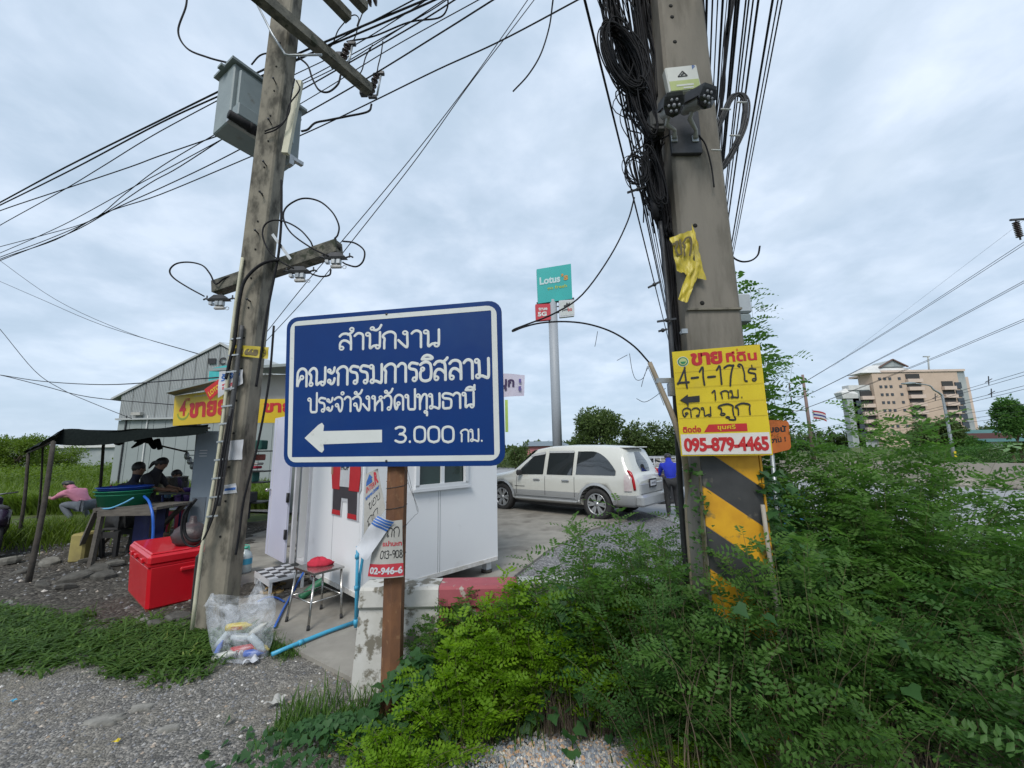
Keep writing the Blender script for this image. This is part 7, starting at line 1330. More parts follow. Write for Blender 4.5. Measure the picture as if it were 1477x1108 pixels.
for i, (px, z, cc, w, h) in enumerate([(353, 1.95, (.03, .12, .10), .9, .25), (356, 1.62, (.4, .12, .1), .8, .16), (356, 1.45, (.45, .42, .4), .8, .06), (356, 1.36, (.42, .03, .06), .8, .07), (358, 1.12, (.05, .18, .16), .7, .25), (352, .85, (.30, .30, .28), .6, .2), (356, .62, (.06, .06, .065), .9, .25), (350, .3, (.05, .05, .06), .9, .45), (362, .28, (.03, .03, .03), .4, .5)]):
    c = D(px, 700, YS + 1.2); b = MB(); b.box((c.x, YS + 1.2 - .06 * i, z), (w, .3, h), bev=.02); e = b.build('shelf_goods', mat('goods_%s' % 'abcdefghi'[i], cc), shp, True)
b = MB()
for z in (.5, 1.0, 1.28, 1.8): b.box((D(352, 700, YS + 1).x, YS + 1.0, z - .02), (1.3, .5, .03))
b.build('shelf', M_DKMET, shp, True)
# yellow shop boards
M_SYEL = mat('board_yellow', (.60, .42, .015), (.55, .38, .012), .45, scale=3)
Yy = 7.5; e_ = thing('shop_sign', 'yellow shop board with red Thai writing and a red number four above the stall', 'sign', tuple(D(280, 614, Yy))); f = sheet4('y', D(252, 571, Yy), D(352, 558, Yy - .6), D(350, 607, Yy - .6), D(249, 614.5, Yy)); place(flat([(0, 0), (1, 0), (1, 1), (0, 1)], -.05, 0), f, 'board', M_SYEL, e_)
b = MB(); put_type(b, '4', .09, .30, .10, .5, .004, .03); place(b, f, 'lettering', M_LRED, e_); b = MB(); put_type(b, 'ขายยา', .24, .2, .66, .5, .004, .05); place(b, f, 'lettering', M_LRED, e_); b = MB(); put_type(b, 'เปิดบริการ ทุกวัน', .3, .85, .4, .08, .004); place(b, f, 'small_lettering', M_PLWHITE, e_)
P5 = [(.15 + .09 * math.cos(PI + PI * i / 12), .38 + .22 * math.sin(PI + PI * i / 12)) for i in range(13)] + [(.15 + .075 * math.cos(-PI * i / 12), .40 + .17 * math.sin(-PI * i / 12)) for i in range(13)]; place(flat(P5, .001, .003), f, 'leaf_wreath', mat('wreath_green', (.25, .32, .05)), e_); b = MB(); put_type(b, 'บาท', .17, .76, .07, .1, .004, .02); place(b, f, 'small_lettering', M_LRED, e_)
b = MB(); zz_ = D(250, 566, Yy).z; b.rings([[D(239, 567, Yy - .3), D(330, 545, Yy - .8), D(332, 556, Yy + .4), D(252, 571, Yy + .1)], [p + Vector((0, 0, .03)) for p in (D(239, 567, Yy - .3), D(330, 545, Yy - .8), D(332, 556, Yy + .4), D(252, 571, Yy + .1))]], True, False); tag(b.build('awning_sheet', M_CORR), 'thin grey metal awning sheet over the yellow board', 'awning')
Yy2 = 9.0; e_ = thing('shop_sign', 'second yellow shop board with red writing right of the leaning pole', 'sign', tuple(D(395, 610, Yy2))); f = sheet4('y2', D(355, 576, Yy2), D(440, 575, Yy2), D(440, 610, Yy2), D(353, 610, Yy2)); place(flat([(0, 0), (1, 0), (1, 1), (0, 1)], -.05, 0), f, 'board', M_SYEL, e_); b = MB(); put_type(b, 'ขาย', .3, .42, .5, .42, .004, .05); place(b, f, 'lettering', M_LRED, e_)
e_ = thing('red_banner', 'small tilted red banner with pale letters in front of the yellow board', 'banner', tuple(D(306, 575, 7.0))); f = sheet4('r', D(295, 562, 6.6), D(316, 547, 6.6), D(320, 562, 6.6), D(303, 578, 6.6)); place(flat([(0, 0), (1, 0), (1, 1), (0, 1)], 0, .006), f, 'sheet', M_LRED, e_); b = MB(); put_type(b, 'LOTO', .12, .25, .76, .4, .008, .03); place(b, f, 'lettering', M_LYEL, e_)
# cloth banner right of the sign
Yc2 = 12.5; e_ = thing('cloth_banner', 'white cloth banner with purple lettering sticking out right of the blue sign', 'banner', tuple(D(730, 574, Yc2))); f = sheet4('m', D(690, 536, Yc2), D(757, 541, Yc2), D(756, 571, Yc2), D(690, 575, Yc2)); M_LIL = mat('lilac_cloth', (.55, .52, .60), (.48, .45, .55), .8, scale=3)
b = MB(); b.grid(lambda u, v: (u, v, .03 * math.sin(11 * u)), 14, 6); place(b, f, 'sheet', M_LIL, e_); b = MB(); put_type(b, 'มุก', .48, .28, .30, .48, .045, .04); place(b, f, 'lettering', mat('purple_print', (.05, .03, .09)), e_); b = MB(); b.box((.90, .7, .04), (.05, .18, .004)); b.box((.90, .35, .04), (.06, .2, .004)); place(b, f, 'print_mark', mat('violet_print', (.12, .1, .3)), e_)
b = MB(); b.box((D(731, 620, Yc2).x, Yc2, D(731, 600, Yc2).z), (.09, .03, 1.0)); tag(b.build('feather_flag', mat('lime_cloth', (.45, .6, .15), (.4, .55, .12), .8)), 'narrow lime strip of cloth below the white banner', 'flag')
# motorcycle fragment at the left edge
q = G(-22, 800); mo = thing('motorcycle', 'dark scooter half cut off by the left edge of the view', 'motorcycle', (q.x, q.y, 0), 2.6)
for x in (-.6, .6):
    b = MB(); b.lathe([(.20, -.045), (.27, -.05), (.285, 0), (.27, .05), (.20, .045)], (x, 0, .285), 20, Matrix.Rotation(PI / 2, 3, 'X')); b.build('wheel', M_RUBBER, mo)
b = MB(); b.rings([[(x, y * w, z) for y, z in ((-1, zl), (1, zl), (1, zh), (0, zh + .04), (-1, zh))] for x, w, zl, zh in ((-.85, .05, .6, .72), (-.6, .14, .5, .8), (-.2, .15, .32, .78), (.05, .14, .28, .55), (.3, .13, .28, .5), (.42, .16, .35, .95), (.55, .12, .5, 1.0))], True, True); b.build('body', mat('dark_purple_paint', (.03, .02, .04), (.02, .015, .03), .25), mo)
b = MB(); b.box((-.3, 0, .83), (.65, .24, .07), bev=.03); b.build('seat', M_RUBBER, mo); b = MB(); b.tube([(.42, -.33, 1.05), (.48, -.1, 1.02), (.48, .1, 1.02), (.42, .33, 1.05)], .016, 7); b.build('handlebar', M_STEEL, mo); b = MB(); b.ball((.62, 0, .88), (.08, .1, .08), 10, 6); b.build('headlight', M_PLWHITE, mo)
b = MB(); b.box((-.72, 0, .62), (.03, .2, .1)); b.build('number_plate', M_PAPER, mo)
# ================================================================== people
def skin_mesh(V, E, Rr, name, sub=1):
    me = bpy.data.meshes.new(name); me.from_pydata([tuple(v) for v in V], E, []); o = bpy.data.objects.new(name, me); COL.objects.link(o)
    o.modifiers.new('skin', 'SKIN'); l = me.skin_vertices[0].data
    for i, r in enumerate(Rr): l[i].radius = (r, r) if isinstance(r, (int, float)) else r
    l[0].use_root = True
    s = o.modifiers.new('sub', 'SUBSURF'); s.levels = sub; s.render_levels = sub
    dg = bpy.context.evaluated_depsgraph_get(); m2 = bpy.data.meshes.new_from_object(o.evaluated_get(dg)); bpy.data.objects.remove(o); m2.name = name; m2.polygons.foreach_set('use_smooth', [True] * len(m2.polygons)); return m2
def person(label, loc, rz, J, shirt, trousers, hairm, hair='short', scale=1.0, apron=None, group=None):
    """J: joint name -> (x,y,z); facing +y locally"""
    e = thing('person', label, 'person', loc, rz, group); J = {k: Vector(v) * scale for k, v in J.items()}; s = scale
    order = ['pelvis', 'belly', 'chest', 'neck', 'head', 'crown']; idx = {}; V = []; R_ = []; E = []
    def add(k, p, r): idx[k] = len(V); V.append(p); R_.append(r); return idx[k]
    add('pelvis', J['pelvis'], (.145 * s, .11 * s)); add('belly', J['pelvis'].lerp(J['chest'], .5), (.125 * s, .10 * s)); add('chest', J['chest'], (.145 * s, .11 * s)); add('neck', J['neck'], .060 * s); add('head', J['head'], (.094 * s, .108 * s)); up = (J['head'] - J['neck']).normalized(); add('crown', J['head'] + up * .085 * s, (.078 * s, .092 * s))
    for i in range(5): E.append((i, i + 1))
    for sd in ('l', 'r'):
        sg = -1 if sd == 'l' else 1
        add('sh' + sd, J['sh' + sd], .062 * s); add('el' + sd, J['el' + sd], .043 * s); add('wr' + sd, J['wr' + sd], .028 * s); d = (J['wr' + sd] - J['el' + sd]).normalized(); add('pa' + sd, J['wr' + sd] + d * .06 * s, .034 * s)
        E += [(idx['chest'], idx['sh' + sd]), (idx['sh' + sd], idx['el' + sd]), (idx['el' + sd], idx['wr' + sd]), (idx['wr' + sd], idx['pa' + sd])]
        w = d.orthogonal().normalized()
        for k_ in range(4):
            f1 = add('f%s%d' % (sd, k_), J['wr' + sd] + d * .10 * s + w * (k_ - 1.5) * .021 * s, .0095 * s); f2 = add('g%s%d' % (sd, k_), J['wr' + sd] + d * (.145 - .008 * abs(k_ - 1.5)) * s + w * (k_ - 1.5) * .021 * s + Vector((0, 0, -.02 * s)), .008 * s); E += [(idx['pa' + sd], f1), (f1, f2)]
        t1 = add('t' + sd, J['wr' + sd] + d * .05 * s + w * .05 * s, .011 * s); E.append((idx['wr' + sd], t1))
        add('hi' + sd, J['hi' + sd], .095 * s); add('kn' + sd, J['kn' + sd], .06 * s); add('an' + sd, J['an' + sd], .04 * s); add('to' + sd, J['to' + sd], (.04 * s, .028 * s)); E += [(idx['pelvis'], idx['hi' + sd]), (idx['hi' + sd], idx['kn' + sd]), (idx['kn' + sd], idx['an' + sd]), (idx['an' + sd], idx['to' + sd])]
    me = skin_mesh(V, E, R_, 'body', 1); me.materials.append(M_SKINR); me.materials.append(shirt); me.materials.append(trousers)
    SG = [('pelvis', 'chest', 1), ('chest', 'neck', 1), ('neck', 'head', 0), ('head', 'crown', 0)] + [(a + q, c_ + q, k_) for q in 'lr' for a, c_, k_ in (('sh', 'el', 1), ('el', 'wr', 0), ('wr', 'pa', 0), ('hi', 'kn', 2), ('kn', 'an', 2), ('an', 'to', 0))] + [('chest', 'shl', 1), ('chest', 'shr', 1), ('pelvis', 'hil', 2), ('pelvis', 'hir', 2)]
    for p in me.polygons:
        best = 9; bm_ = 0
        for a, c_, k_ in SG:
            A_, B_ = V[idx[a]], V[idx[c_]]; ab = B_ - A_; t = max(0, min(1, (p.center - A_).dot(ab) / max(1e-9, ab.dot(ab)))); dd_ = (p.center - A_ - ab * t).length
            if k_ == 0 and a == 'neck' and t < .45: dd_ += .02
            if dd_ < best: best = dd_; bm_ = k_ if not (a == 'neck' and t < .3) else 0
        p.material_index = bm_
    o = bpy.data.objects.new('body', me); COL.objects.link(o); o.parent = e
    def cloth(nm, keys, edges, extra, m_):
        v = [V[idx[k]] for k in keys]; r = [tuple(q + extra for q in (R_[idx[k]] if isinstance(R_[idx[k]], tuple) else (R_[idx[k]],) * 2)) for k in keys]; m2 = skin_mesh(v, [(keys.index(a), keys.index(b_)) for a, b_ in edges], r, nm, 1); m2.materials.append(m_); c = bpy.data.objects.new(nm, m2); COL.objects.link(c); c.parent = e; return c
    for sd in 'lr': V[idx['el' + sd]] = V[idx['el' + sd]]
    V2 = {k: V[i] for k, i in idx.items()}
    for sd in 'lr':
        idx['sv' + sd] = len(V); V.append(V2['sh' + sd].lerp(V2['el' + sd], .75)); R_.append(.052 * s)
    cloth('shirt', ['pelvis', 'belly', 'chest', 'shl', 'svl', 'shr', 'svr'], [('pelvis', 'belly'), ('belly', 'chest'), ('chest', 'shl'), ('shl', 'svl'), ('chest', 'shr'), ('shr', 'svr')], .016 * s, shirt)
    cloth('trousers', ['pelvis', 'hil', 'knl', 'anl', 'hir', 'knr', 'anr'], [('pelvis', 'hil'), ('hil', 'knl'), ('knl', 'anl'), ('pelvis', 'hir'), ('hir', 'knr'), ('knr', 'anr')], .014 * s, trousers)
    fwd = J.get('face', Vector((0, 1, 0))); fwd = Vector(fwd).normalized(); hc = J['head']; sd_ = fwd.cross(up).normalized(); Mh = Matrix((sd_, fwd, up)).transposed()
    b = MB(); b.ball(hc + up * .040 * s - fwd * .022 * s, (.092 * s, .102 * s, .105 * s), 12, 8, Mh)
    if hair == 'pony': b.tube([hc - fwd * .09 * s + up * .03 * s, hc - fwd * .14 * s - up * .02 * s, hc - fwd * .15 * s - up * .13 * s], [.03 * s, .035 * s, .012 * s], 7, k=3)
    b.build('hair', hairm, e)
    b = MB(); b.ball(hc + fwd * .088 * s - up * .005 * s, (.011 * s, .016 * s, .017 * s), 6, 4, Mh)
    for q in (-1, 1): b.ball(hc + sd_ * q * .078 * s + fwd * .005 * s, (.010 * s, .02 * s, .026 * s), 6, 4, Mh)
    b.build('nose_and_ears', M_SKINR, e); b = MB()
    for q in (-1, 1): b.ball(hc + sd_ * q * .03 * s + fwd * .078 * s + up * .018 * s, (.010 * s, .006 * s, .006 * s), 6, 4, Mh)
    b.ball(hc + fwd * .083 * s - up * .04 * s, (.020 * s, .006 * s, .005 * s), 6, 4, Mh); b.build('eyes_and_mouth', M_RUBBER, e); return e
M_SKINR = mat('tan_skin', (.24, .135, .085), (.21, .115, .07), .55, scale=5); M_HAIR = mat('black_hair', (.012, .010, .010), (.022, .02, .02), .5, scale=60)
STAND = dict(pelvis=(0, 0, .92), chest=(0, .0, 1.30), neck=(0, 0, 1.47), head=(0, .02, 1.60), shl=(-.18, 0, 1.38), ell=(-.24, .02, 1.10), wrl=(-.22, .16, .92), shr=(.18, 0, 1.38), elr=(.24, .02, 1.10), wrr=(.22, .16, .92), hil=(-.10, 0, .88), knl=(-.11, .02, .48), anl=(-.11, 0, .09), tol=(-.12, .15, .04), hir=(.10, 0, .88), knr=(.11, .02, .48), anr=(.11, 0, .09), tor=(.12, .15, .04))
# seated man, back to the camera
SIT = dict(pelvis=(0, 0, .46), chest=(0, .10, .84), neck=(0, .16, 1.02), head=(0, .20, 1.15), shl=(-.20, .10, .93), ell=(-.30, .20, .66), wrl=(-.18, .42, .60), shr=(.20, .10, .93), elr=(.30, .20, .66), wrr=(.18, .42, .60), hil=(-.10, .04, .46), knl=(-.16, .44, .50), anl=(-.16, .46, .09), tol=(-.16, .60, .04), hir=(.10, .04, .46), knr=(.16, .44, .50), anr=(.16, .46, .09), tor=(.16, .60, .04), face=(.3, 1, -.2))
c = D(182, 680, 7.4); M_NAVYS = mat('navy_shirt', (.02, .022, .045), (.015, .016, .03), .9); pm = person('man in dark shirt with red and white print, seated with his back turned', (c.x, 7.4, .0), -.3, {k: (v[0] * 1.35, v[1], v[2] * 1.27) if k != 'face' else v for k, v in SIT.items()}, M_NAVYS, M_RUBBER, M_HAIR)
for pts, m_ in (([(-.17, 1.12), (.16, .82)], M_LRED), ([(.15, 1.12), (-.16, .84)], M_LRED), ([(.02, 1.0), (.18, .9)], M_PLWHITE), ([(.04, .94), (.2, .84)], M_PLWHITE), ([(-.22, 1.0), (-.12, .92)], M_PLWHITE)):
    b = MB(); b.tube([(x * 1.3, -.105 + .16 * (z - .55) * .55 - .02, z * 1.06) for x, z in (pts[0], ((pts[0][0] + pts[1][0]) / 2, (pts[0][1] + pts[1][1]) / 2), pts[1])], .018, 5); b.build('shirt_print', m_, pm)
plastic_stool((c.x, 7.4, 0), .46, M_RUBBER, M_RUBBER, 'dark stool under the seated man in the stall')
c = D(207, 740, 7.6); J2 = dict(STAND); J2.update(chest=(0, .06, 1.28), neck=(0, .14, 1.43), head=(0, .2, 1.54), shl=(-.17, .08, 1.34), shr=(.17, .08, 1.34), ell=(-.2, .22, 1.12), elr=(.2, .22, 1.12), wrl=(-.12, .45, 1.08), wrr=(.12, .45, 1.08), face=(0, 1, -.35))
person('woman with ponytail in black clothes standing over the cooking pot', (c.x, 7.6, 0), -PI / 2 + .15, J2, mat('black_shirt', (.015, .014, .018), (.02, .02, .025), .9), mat('black_trousers', (.012, .012, .02), (.016, .016, .03), .9), M_HAIR, 'pony', 1.0)
c = D(234, 740, 8.8); person('person in a blue and white top half hidden behind the ponytailed woman', (c.x, 8.8, 0), -PI / 2 + .3, J2, mat('light_blue_shirt', (.10, .28, .50), (.4, .45, .5), .9, scale=6), mat('black_trousers', (.012, .012, .02)), M_HAIR, 'short', .84)
c = D(263, 720, 9.9); person('small person in a purple top far back behind the cooking table', (c.x, 9.9, 0), PI * .5, J2, mat('purple_shirt', (.09, .03, .20), (.07, .02, .16), .9), mat('purple_trousers', (.07, .03, .14)), M_HAIR, 'short', .80)
CR_ = dict(pelvis=(0, 0, .38), chest=(0, .30, .66), neck=(0, .46, .78), head=(0, .56, .84), shl=(-.18, .34, .70), ell=(-.22, .62, .55), wrl=(-.12, .86, .56), shr=(.18, .34, .70), elr=(.22, .62, .55), wrr=(.12, .86, .56), hil=(-.11, .02, .38), knl=(-.20, .40, .42), anl=(-.16, .12, .09), tol=(-.18, .27, .04), hir=(.11, .02, .38), knr=(.20, .40, .42), anr=(.16, .12, .09), tor=(.18, .27, .04), face=(0, 1, -.5))
c = G(128, 748); person('person in a pink vest crouching and reaching forward beyond the canopy poles', (c.x + .5, c.y - .6, 0), PI / 2 - .1, CR_, mat('pink_vest', (.52, .20, .28), (.46, .17, .24), .8), mat('grey_trousers', (.12, .14, .16), (.1, .11, .13), .9), M_HAIR, 'short', 1.15)
c = G(972, 747); BEND = dict(STAND); BEND.update(chest=(0, .10, 1.24), neck=(0, .20, 1.38), head=(0, .29, 1.46), shl=(-.19, .12, 1.28), shr=(.19, .12, 1.28), ell=(-.24, .24, 1.02), elr=(.24, .24, 1.02), wrl=(-.16, .46, 1.0), wrr=(.16, .46, 1.0), face=(0, 1, -.5))
person('man in a bright blue shirt bending beside the pickup wheel', (c.x, c.y, 0), -.25, BEND, mat('bright_blue_shirt', (.012, .03, .42), (.01, .025, .36), .85), M_RUBBER, M_HAIR, 'short', .98)
# ================================================================== vehicles
M_CARW = mat('pearl_white_paint', (.56, .56, .51), (.55, .55, .50), .22, scale=1, coat=.6); M_CARS = mat('silver_paint', (.40, .41, .41), (.39, .40, .40), .3, .35, scale=2, coat=.5); M_CGLASS = mat('tinted_glass', (.02, .024, .026), (.022, .027, .03), .04, scale=1, spec=.9, coat=.5); M_TYRE = mat('tyre_rubber', (.022, .022, .023), (.035, .034, .033), .85, scale=20); M_RIM = mat('alloy_rim', (.50, .51, .52), (.45, .46, .47), .3, .7, scale=9); M_TRIMK = mat('black_trim', (.02, .02, .021), (.025, .025, .026), .5)
def lerp_tab(tab, x):
    if x <= tab[0][0]: return tab[0][1:]
    for a, b_ in zip(tab, tab[1:]):
        if x <= b_[0]: t = (x - a[0]) / (b_[0] - a[0]); t = t * t * (3 - 2 * t) if False else t; return [p + (q - p) * t for p, q in zip(a[1:], b_[1:])]
    return tab[-1][1:]
def boolean_cut(o, cutters):
    for c_ in cutters: md = o.modifiers.new('cut', 'BOOLEAN'); md.operation = 'DIFFERENCE'; md.solver = 'EXACT'; md.object = c_
    dg = bpy.context.evaluated_depsgraph_get(); m2 = bpy.data.meshes.new_from_object(o.evaluated_get(dg)); o.modifiers.clear(); o.data = m2
    for c_ in cutters: bpy.data.objects.remove(c_)
def wheel(e, x, y, r, w, side, rim, spokes=6, m_rim=None):
    o = thing if False else None; Mx = Matrix.Rotation(-PI / 2 * side, 3, 'X'); b = MB(); b.lathe([(r * .66, -w / 2), (r * .93, -w / 2), (r, -w * .35), (r, w * .35), (r * .93, w / 2), (r * .68, w / 2), (r * .66, w * .3)], (x, y, r), 28, Mx); ty = b.build('wheel', M_TYRE, e)
    b = MB(); b.lathe([(r * .67, w * .30), (r * .67, w * .46), (r * .62, w * .47), (r * .58, w * .2), (r * .0 + .01, w * .18)], (x, y, r), 28, Mx); b.build('rim_barrel', M_TRIMK, ty); b = MB(); b.lathe([(r * .672, w * .40), (r * .675, w * .485), (r * .61, w * .48), (r * .60, w * .40)], (x, y, r), 28, Mx, cap=False); b.build('rim_ring', m_rim or M_RIM, ty)
    for k_ in range(spokes):
        a = 2 * PI * k_ / spokes; b = MB()
        for s in (-.13, .13): b.bar(Vector((x, y + side * w * .40, r)) + Vector((math.cos(a), 0, math.sin(a))) * r * .12, Vector((x, y + side * w * .43, r)) + Vector((math.cos(a + s * 1.4), 0, math.sin(a + s * 1.4))) * r * .62, .05 * r / .37, .02, (0, 1, 0))
        b.build('spoke', m_rim or M_RIM, ty)
    b = MB(); b.tube([(x, y + side * w * .36, r), (x, y + side * w * .46, r)], r * .15, 10); b.build('hub_cap', m_rim or M_RIM, ty)
# --- station wagon. local x forward from rear axle, y left, z up
rz_ = math.atan2(.648, -.762); wg = thing('parked_wagon', 'pearl white seven-seat wagon with silver lower body parked behind the kiosk', 'car', (2.57, 10.70, .0), rz_)
# x, z_sill, z_belt, z_top, w_low, w_belt, w_top
T = [(-1.02, .46, .84, .92, .74, .74, .70), (-.98, .40, .95, 1.02, .82, .82, .76), (-.90, .38, 1.00, 1.10, .88, .87, .74), (-.80, .38, 1.02, 1.35, .90, .88, .69), (-.66, .38, 1.02, 1.64, .905, .89, .66), (-.50, .38, 1.02, 1.72, .91, .895, .66), (-.0, .36, 1.01, 1.765, .915, .90, .67), (.8, .34, .99, 1.785, .915, .905, .68), (1.5, .34, .97, 1.765, .915, .905, .68), (1.95, .34, .96, 1.70, .915, .90, .66), (2.35, .34, .95, 1.42, .915, .90, .70), (2.75, .36, .95, 1.13, .915, .895, .76), (3.0, .36, .93, 1.07, .91, .885, .80), (3.5, .38, .86, 1.00, .90, .86, .76), (3.8, .42, .74, .90, .86, .80, .68), (3.93, .46, .66, .78, .76, .72, .60)]
def wsec(x):
    zs_, zb, zt2, wl_, wb_, wt = lerp_tab(T, x); split = min(.62, zb - .05); half = [(wl_ * .90, zs_ - .03), (wl_, zs_ + .04), (wl_ + .004, split), (wl_, zb - .12), (wb_, zb), (wt + (wb_ - wt) * .5, (zb + zt2) / 2), (wt, zt2 - .05), (wt * .86, zt2), (wt * .45, zt2 + .018)]; return half
def side_y(x, z):
    h = wsec(x)
    for (y0, z0_), (y1, z1_) in zip(h, h[1:]):
        if z0_ <= z <= z1_: return y0 + (y1 - y0) * (z - z0_) / max(1e-6, z1_ - z0_)
    return h[-3][0]
xs = []; 
for a, b_ in zip(T, T[1:]): xs += [a[0] + (b_[0] - a[0]) * i / 3 for i in range(3)]
xs.append(T[-1][0]); b = MB(); rs = []
for x in xs: h = wsec(x); rs.append([(x, -y, z) for y, z in h] + [(x, y, z) for y, z in reversed(h)])
n = len(rs[0]); vs = [p for r in rs for p in r]; b.v = vs
for i in range(len(rs) - 1):
    for j in range(n):
        k_ = (j + 1) % n; b.f.append((i * n + j, (i + 1) * n + j, (i + 1) * n + k_, i * n + k_)); jj = min(j, n - 2 - j) if j < n - 1 else 0; b.mi.append(1 if (jj < 2 or j == n - 1) else 0); b.sm.append(True)
b.f.append(tuple(range(n))); b.mi.append(0); b.sm.append(False); b.f.append(tuple(range((len(rs) - 1) * n + n - 1, (len(rs) - 1) * n - 1, -1))); b.mi.append(1); b.sm.append(False)
body = b.build('body', [M_CARW, M_CARS], wg); body.matrix_parent_inverse.identity()
cuts = []
for x in (0, 3.05):
    for s in (-1, 1): cb2 = MB(); cb2.tube([(x, s * .55, .38), (x, s * 1.2, .38)], .44, 28, True, False); o = cb2.build('cutter', M_TRIMK, wg); cuts.append(o)
bpy.context.view_layer.update(); boolean_cut(body, cuts)
if len(body.data.materials) < 2: body.data.materials.clear(); body.data.materials.append(M_CARW); body.data.materials.append(M_CARS)
for x in (0, 3.05):
    for s in (-1, 1):
        wheel(wg, x, s * .80, .375, .24, s, None)
        b = MB(); P = []; rr_ = []
        nn = 15; outer = [(x + .50 * math.cos(PI * i / nn), .40 + .48 * math.sin(PI * i / nn)) for i in range(nn + 1)]; inner = [(x + .44 * math.cos(PI * i / nn), .38 + .44 * math.sin(PI * i / nn)) for i in range(nn + 1)]
        vs = [(px_, s * (side_y(px_, max(pz, .36)) + .02), pz) for px_, pz in outer] + [(px_, s * (side_y(px_, max(pz, .36)) + .035), pz) for px_, pz in inner] + [(px_, s * .6, pz) for px_, pz in inner]; m_ = nn + 1
        for i in range(nn):
            q1 = (i, i + 1, m_ + i + 1, m_ + i); q2 = (m_ + i, m_ + i + 1, 2 * m_ + i + 1, 2 * m_ + i); b.add([vs[k_] for k_ in (q1 if s > 0 else q1[::-1])], [(0, 1, 2, 3)], True); b.cur = 1; b.add([vs[k_] for k_ in q2], [(0, 1, 2, 3)], True); b.cur = 0
        b.build('wheel_arch', [M_CARS, M_TRIMK], wg)
def side_panel(nm, m_, x0, x1, zb_f, zt_f, s, off, nu=12, nv=5): b = MB(); b.grid(lambda u, v: (lambda x: (lambda z: (x, s * (side_y(x, z) + off), z))(zb_f(u) + (zt_f(u) - zb_f(u)) * v))(x0 + (x1 - x0) * u), nu, nv); return b.build(nm, m_, wg)
for s in (-1, 1):
    side_panel('window', M_CGLASS, 2.45, 1.58, lambda u: 1.02 + .02 * u, lambda u: 1.10 + .50 * min(1, u * 1.5) ** .8, s, .012)      # front door glass
    side_panel('window', M_CGLASS, 1.46, .66, lambda u: 1.04, lambda u: 1.62, s, .012)
    side_panel('window', M_CGLASS, .56, -.52, lambda u: 1.06, lambda u: 1.63 - .50 * max(0, u - .35) ** 2 * 2.2, s, .012)
    for xx in (1.52, .61, 2.50, -.38 + 0): side_panel('door_seam', M_TRIMK, xx, xx - .012, lambda u: .5 if xx > 0 else 1.0, lambda u: 1.0, s, .004, 1, 8)
    side_panel('door_seam', M_TRIMK, 2.5, .6, lambda u: .455, lambda u: .465, s, .005, 14, 1)
    for xx in (1.78, .86): b = MB(); y = side_y(xx, .90) + .012; b.box((xx, s * (y + .012), .90), (.22, .03, .045), bev=.012); b.build('door_handle', M_RIM, wg)
    side_panel('visor', mat('clear_visor', (.45, .46, .46), (.4, .41, .41), .1), 2.1, 1.58, lambda u: 1.50 + .07 * u, lambda u: 1.56 + .08 * u, s, .03, 8, 1); side_panel('visor', mat('clear_visor', (.45, .46, .46)), 1.46, .66, lambda u: 1.60, lambda u: 1.655, s, .03, 8, 1)
    b = MB(); b.box((1.5, s * .97, .40), (2.0, .10, .05), bev=.015); b.build('side_step', M_CARS, wg)
    b = MB(); b.box((2.32, s * 1.0, 1.08), (.12, .20, .15), bev=.04); b.build('mirror', M_TRIMK if s > 0 else M_CARW, wg)
    side_panel('emblem_strip', M_DKMET, 2.55, 2.2, lambda u: .70, lambda u: .715, s, .006, 4, 1)
    tl = side_panel('tail_light', mat('light_clear', (.55, .50, .48), (.45, .36, .36), .15), -.92, -.74, lambda u: .72, lambda u: 1.04 + .08 * u, s, .030, 6, 6)
    b = MB(); b.tube([(-.955, s * .83, .74), (-.93, s * .835, .95), (-.86, s * .81, 1.12), (-.78, s * .80, 1.17)], [.035, .04, .04, .02], 8, k=3); b.build('red_lens', mat('red_lens', (.40, .01, .015), (.35, .01, .012), .12), tl)
    b = MB(); b.ball((3.72, s * .66, .80), (.16, .14, .08), 12, 6); b.build('headlight', mat('headlight_glass', (.4, .43, .45), (.3, .33, .35), .08), wg)
def rearp(y, z): # x of tail surface at height z
    t = [(-1.02, .84), (-.98, 1.0), (-.90, 1.08), (-.80, 1.35), (-.66, 1.62), (-.5, 1.72)]
    for (a, za), (c_, zb) in zip(t, t[1:]):
        if z <= zb: return a + (c_ - a) * max(0, (z - za)) / (zb - za)
    return -.5
b = MB(); b.grid(lambda u, v: (rearp(0, 1.13 + .47 * v) - .022 + .05 * (2 * u - 1) ** 2, (.66 - .09 * v) * (2 * u - 1), 1.13 + .47 * v), 8, 6); b.build('rear_window', M_CGLASS, wg)
b = MB(); b.box((-.63, 0, 1.712), (.24, 1.12, .03), bev=.01); b.build('spoiler', M_CARW, wg); b = MB(); b.box((-1.06, 0, .50), (.20, 1.74, .26), bev=.05); b.build('rear_bumper', M_CARS, wg); b = MB(); b.box((-.98, 0, .75), (.12, 1.40, .28), bev=.04); b.build('tailgate', M_CARS, wg)
pt = MB(); pt.box((-1.055, .0, .86), (.015, .42, .20), bev=.003); q = pt.build('number_plate', M_TRIMK, wg); pt = MB(); pt.box((-1.066, 0, .86), (.004, .34, .13)); pt.build('plate_face', M_PLWHITE, q); pt = MB(); put_type(pt, '2กฬ 58', -.12, -.025, .24, .05, 0, .02); pt.v = [(-1.070, -v[0], .86 + v[1]) for v in pt.v]; pt.build('plate_text', M_INK, q)
b = MB(); b.bar((-.86, .1, 1.18), (-.83, -.3, 1.24), .015, .02); b.build('wiper', M_TRIMK, wg); b = MB(); put_type(b, 'ISUZU', .42, .97, .2, .035, 0, .02); b.v = [(-1.02 + .03, v[0] - .0, v[1]) for v in b.v]
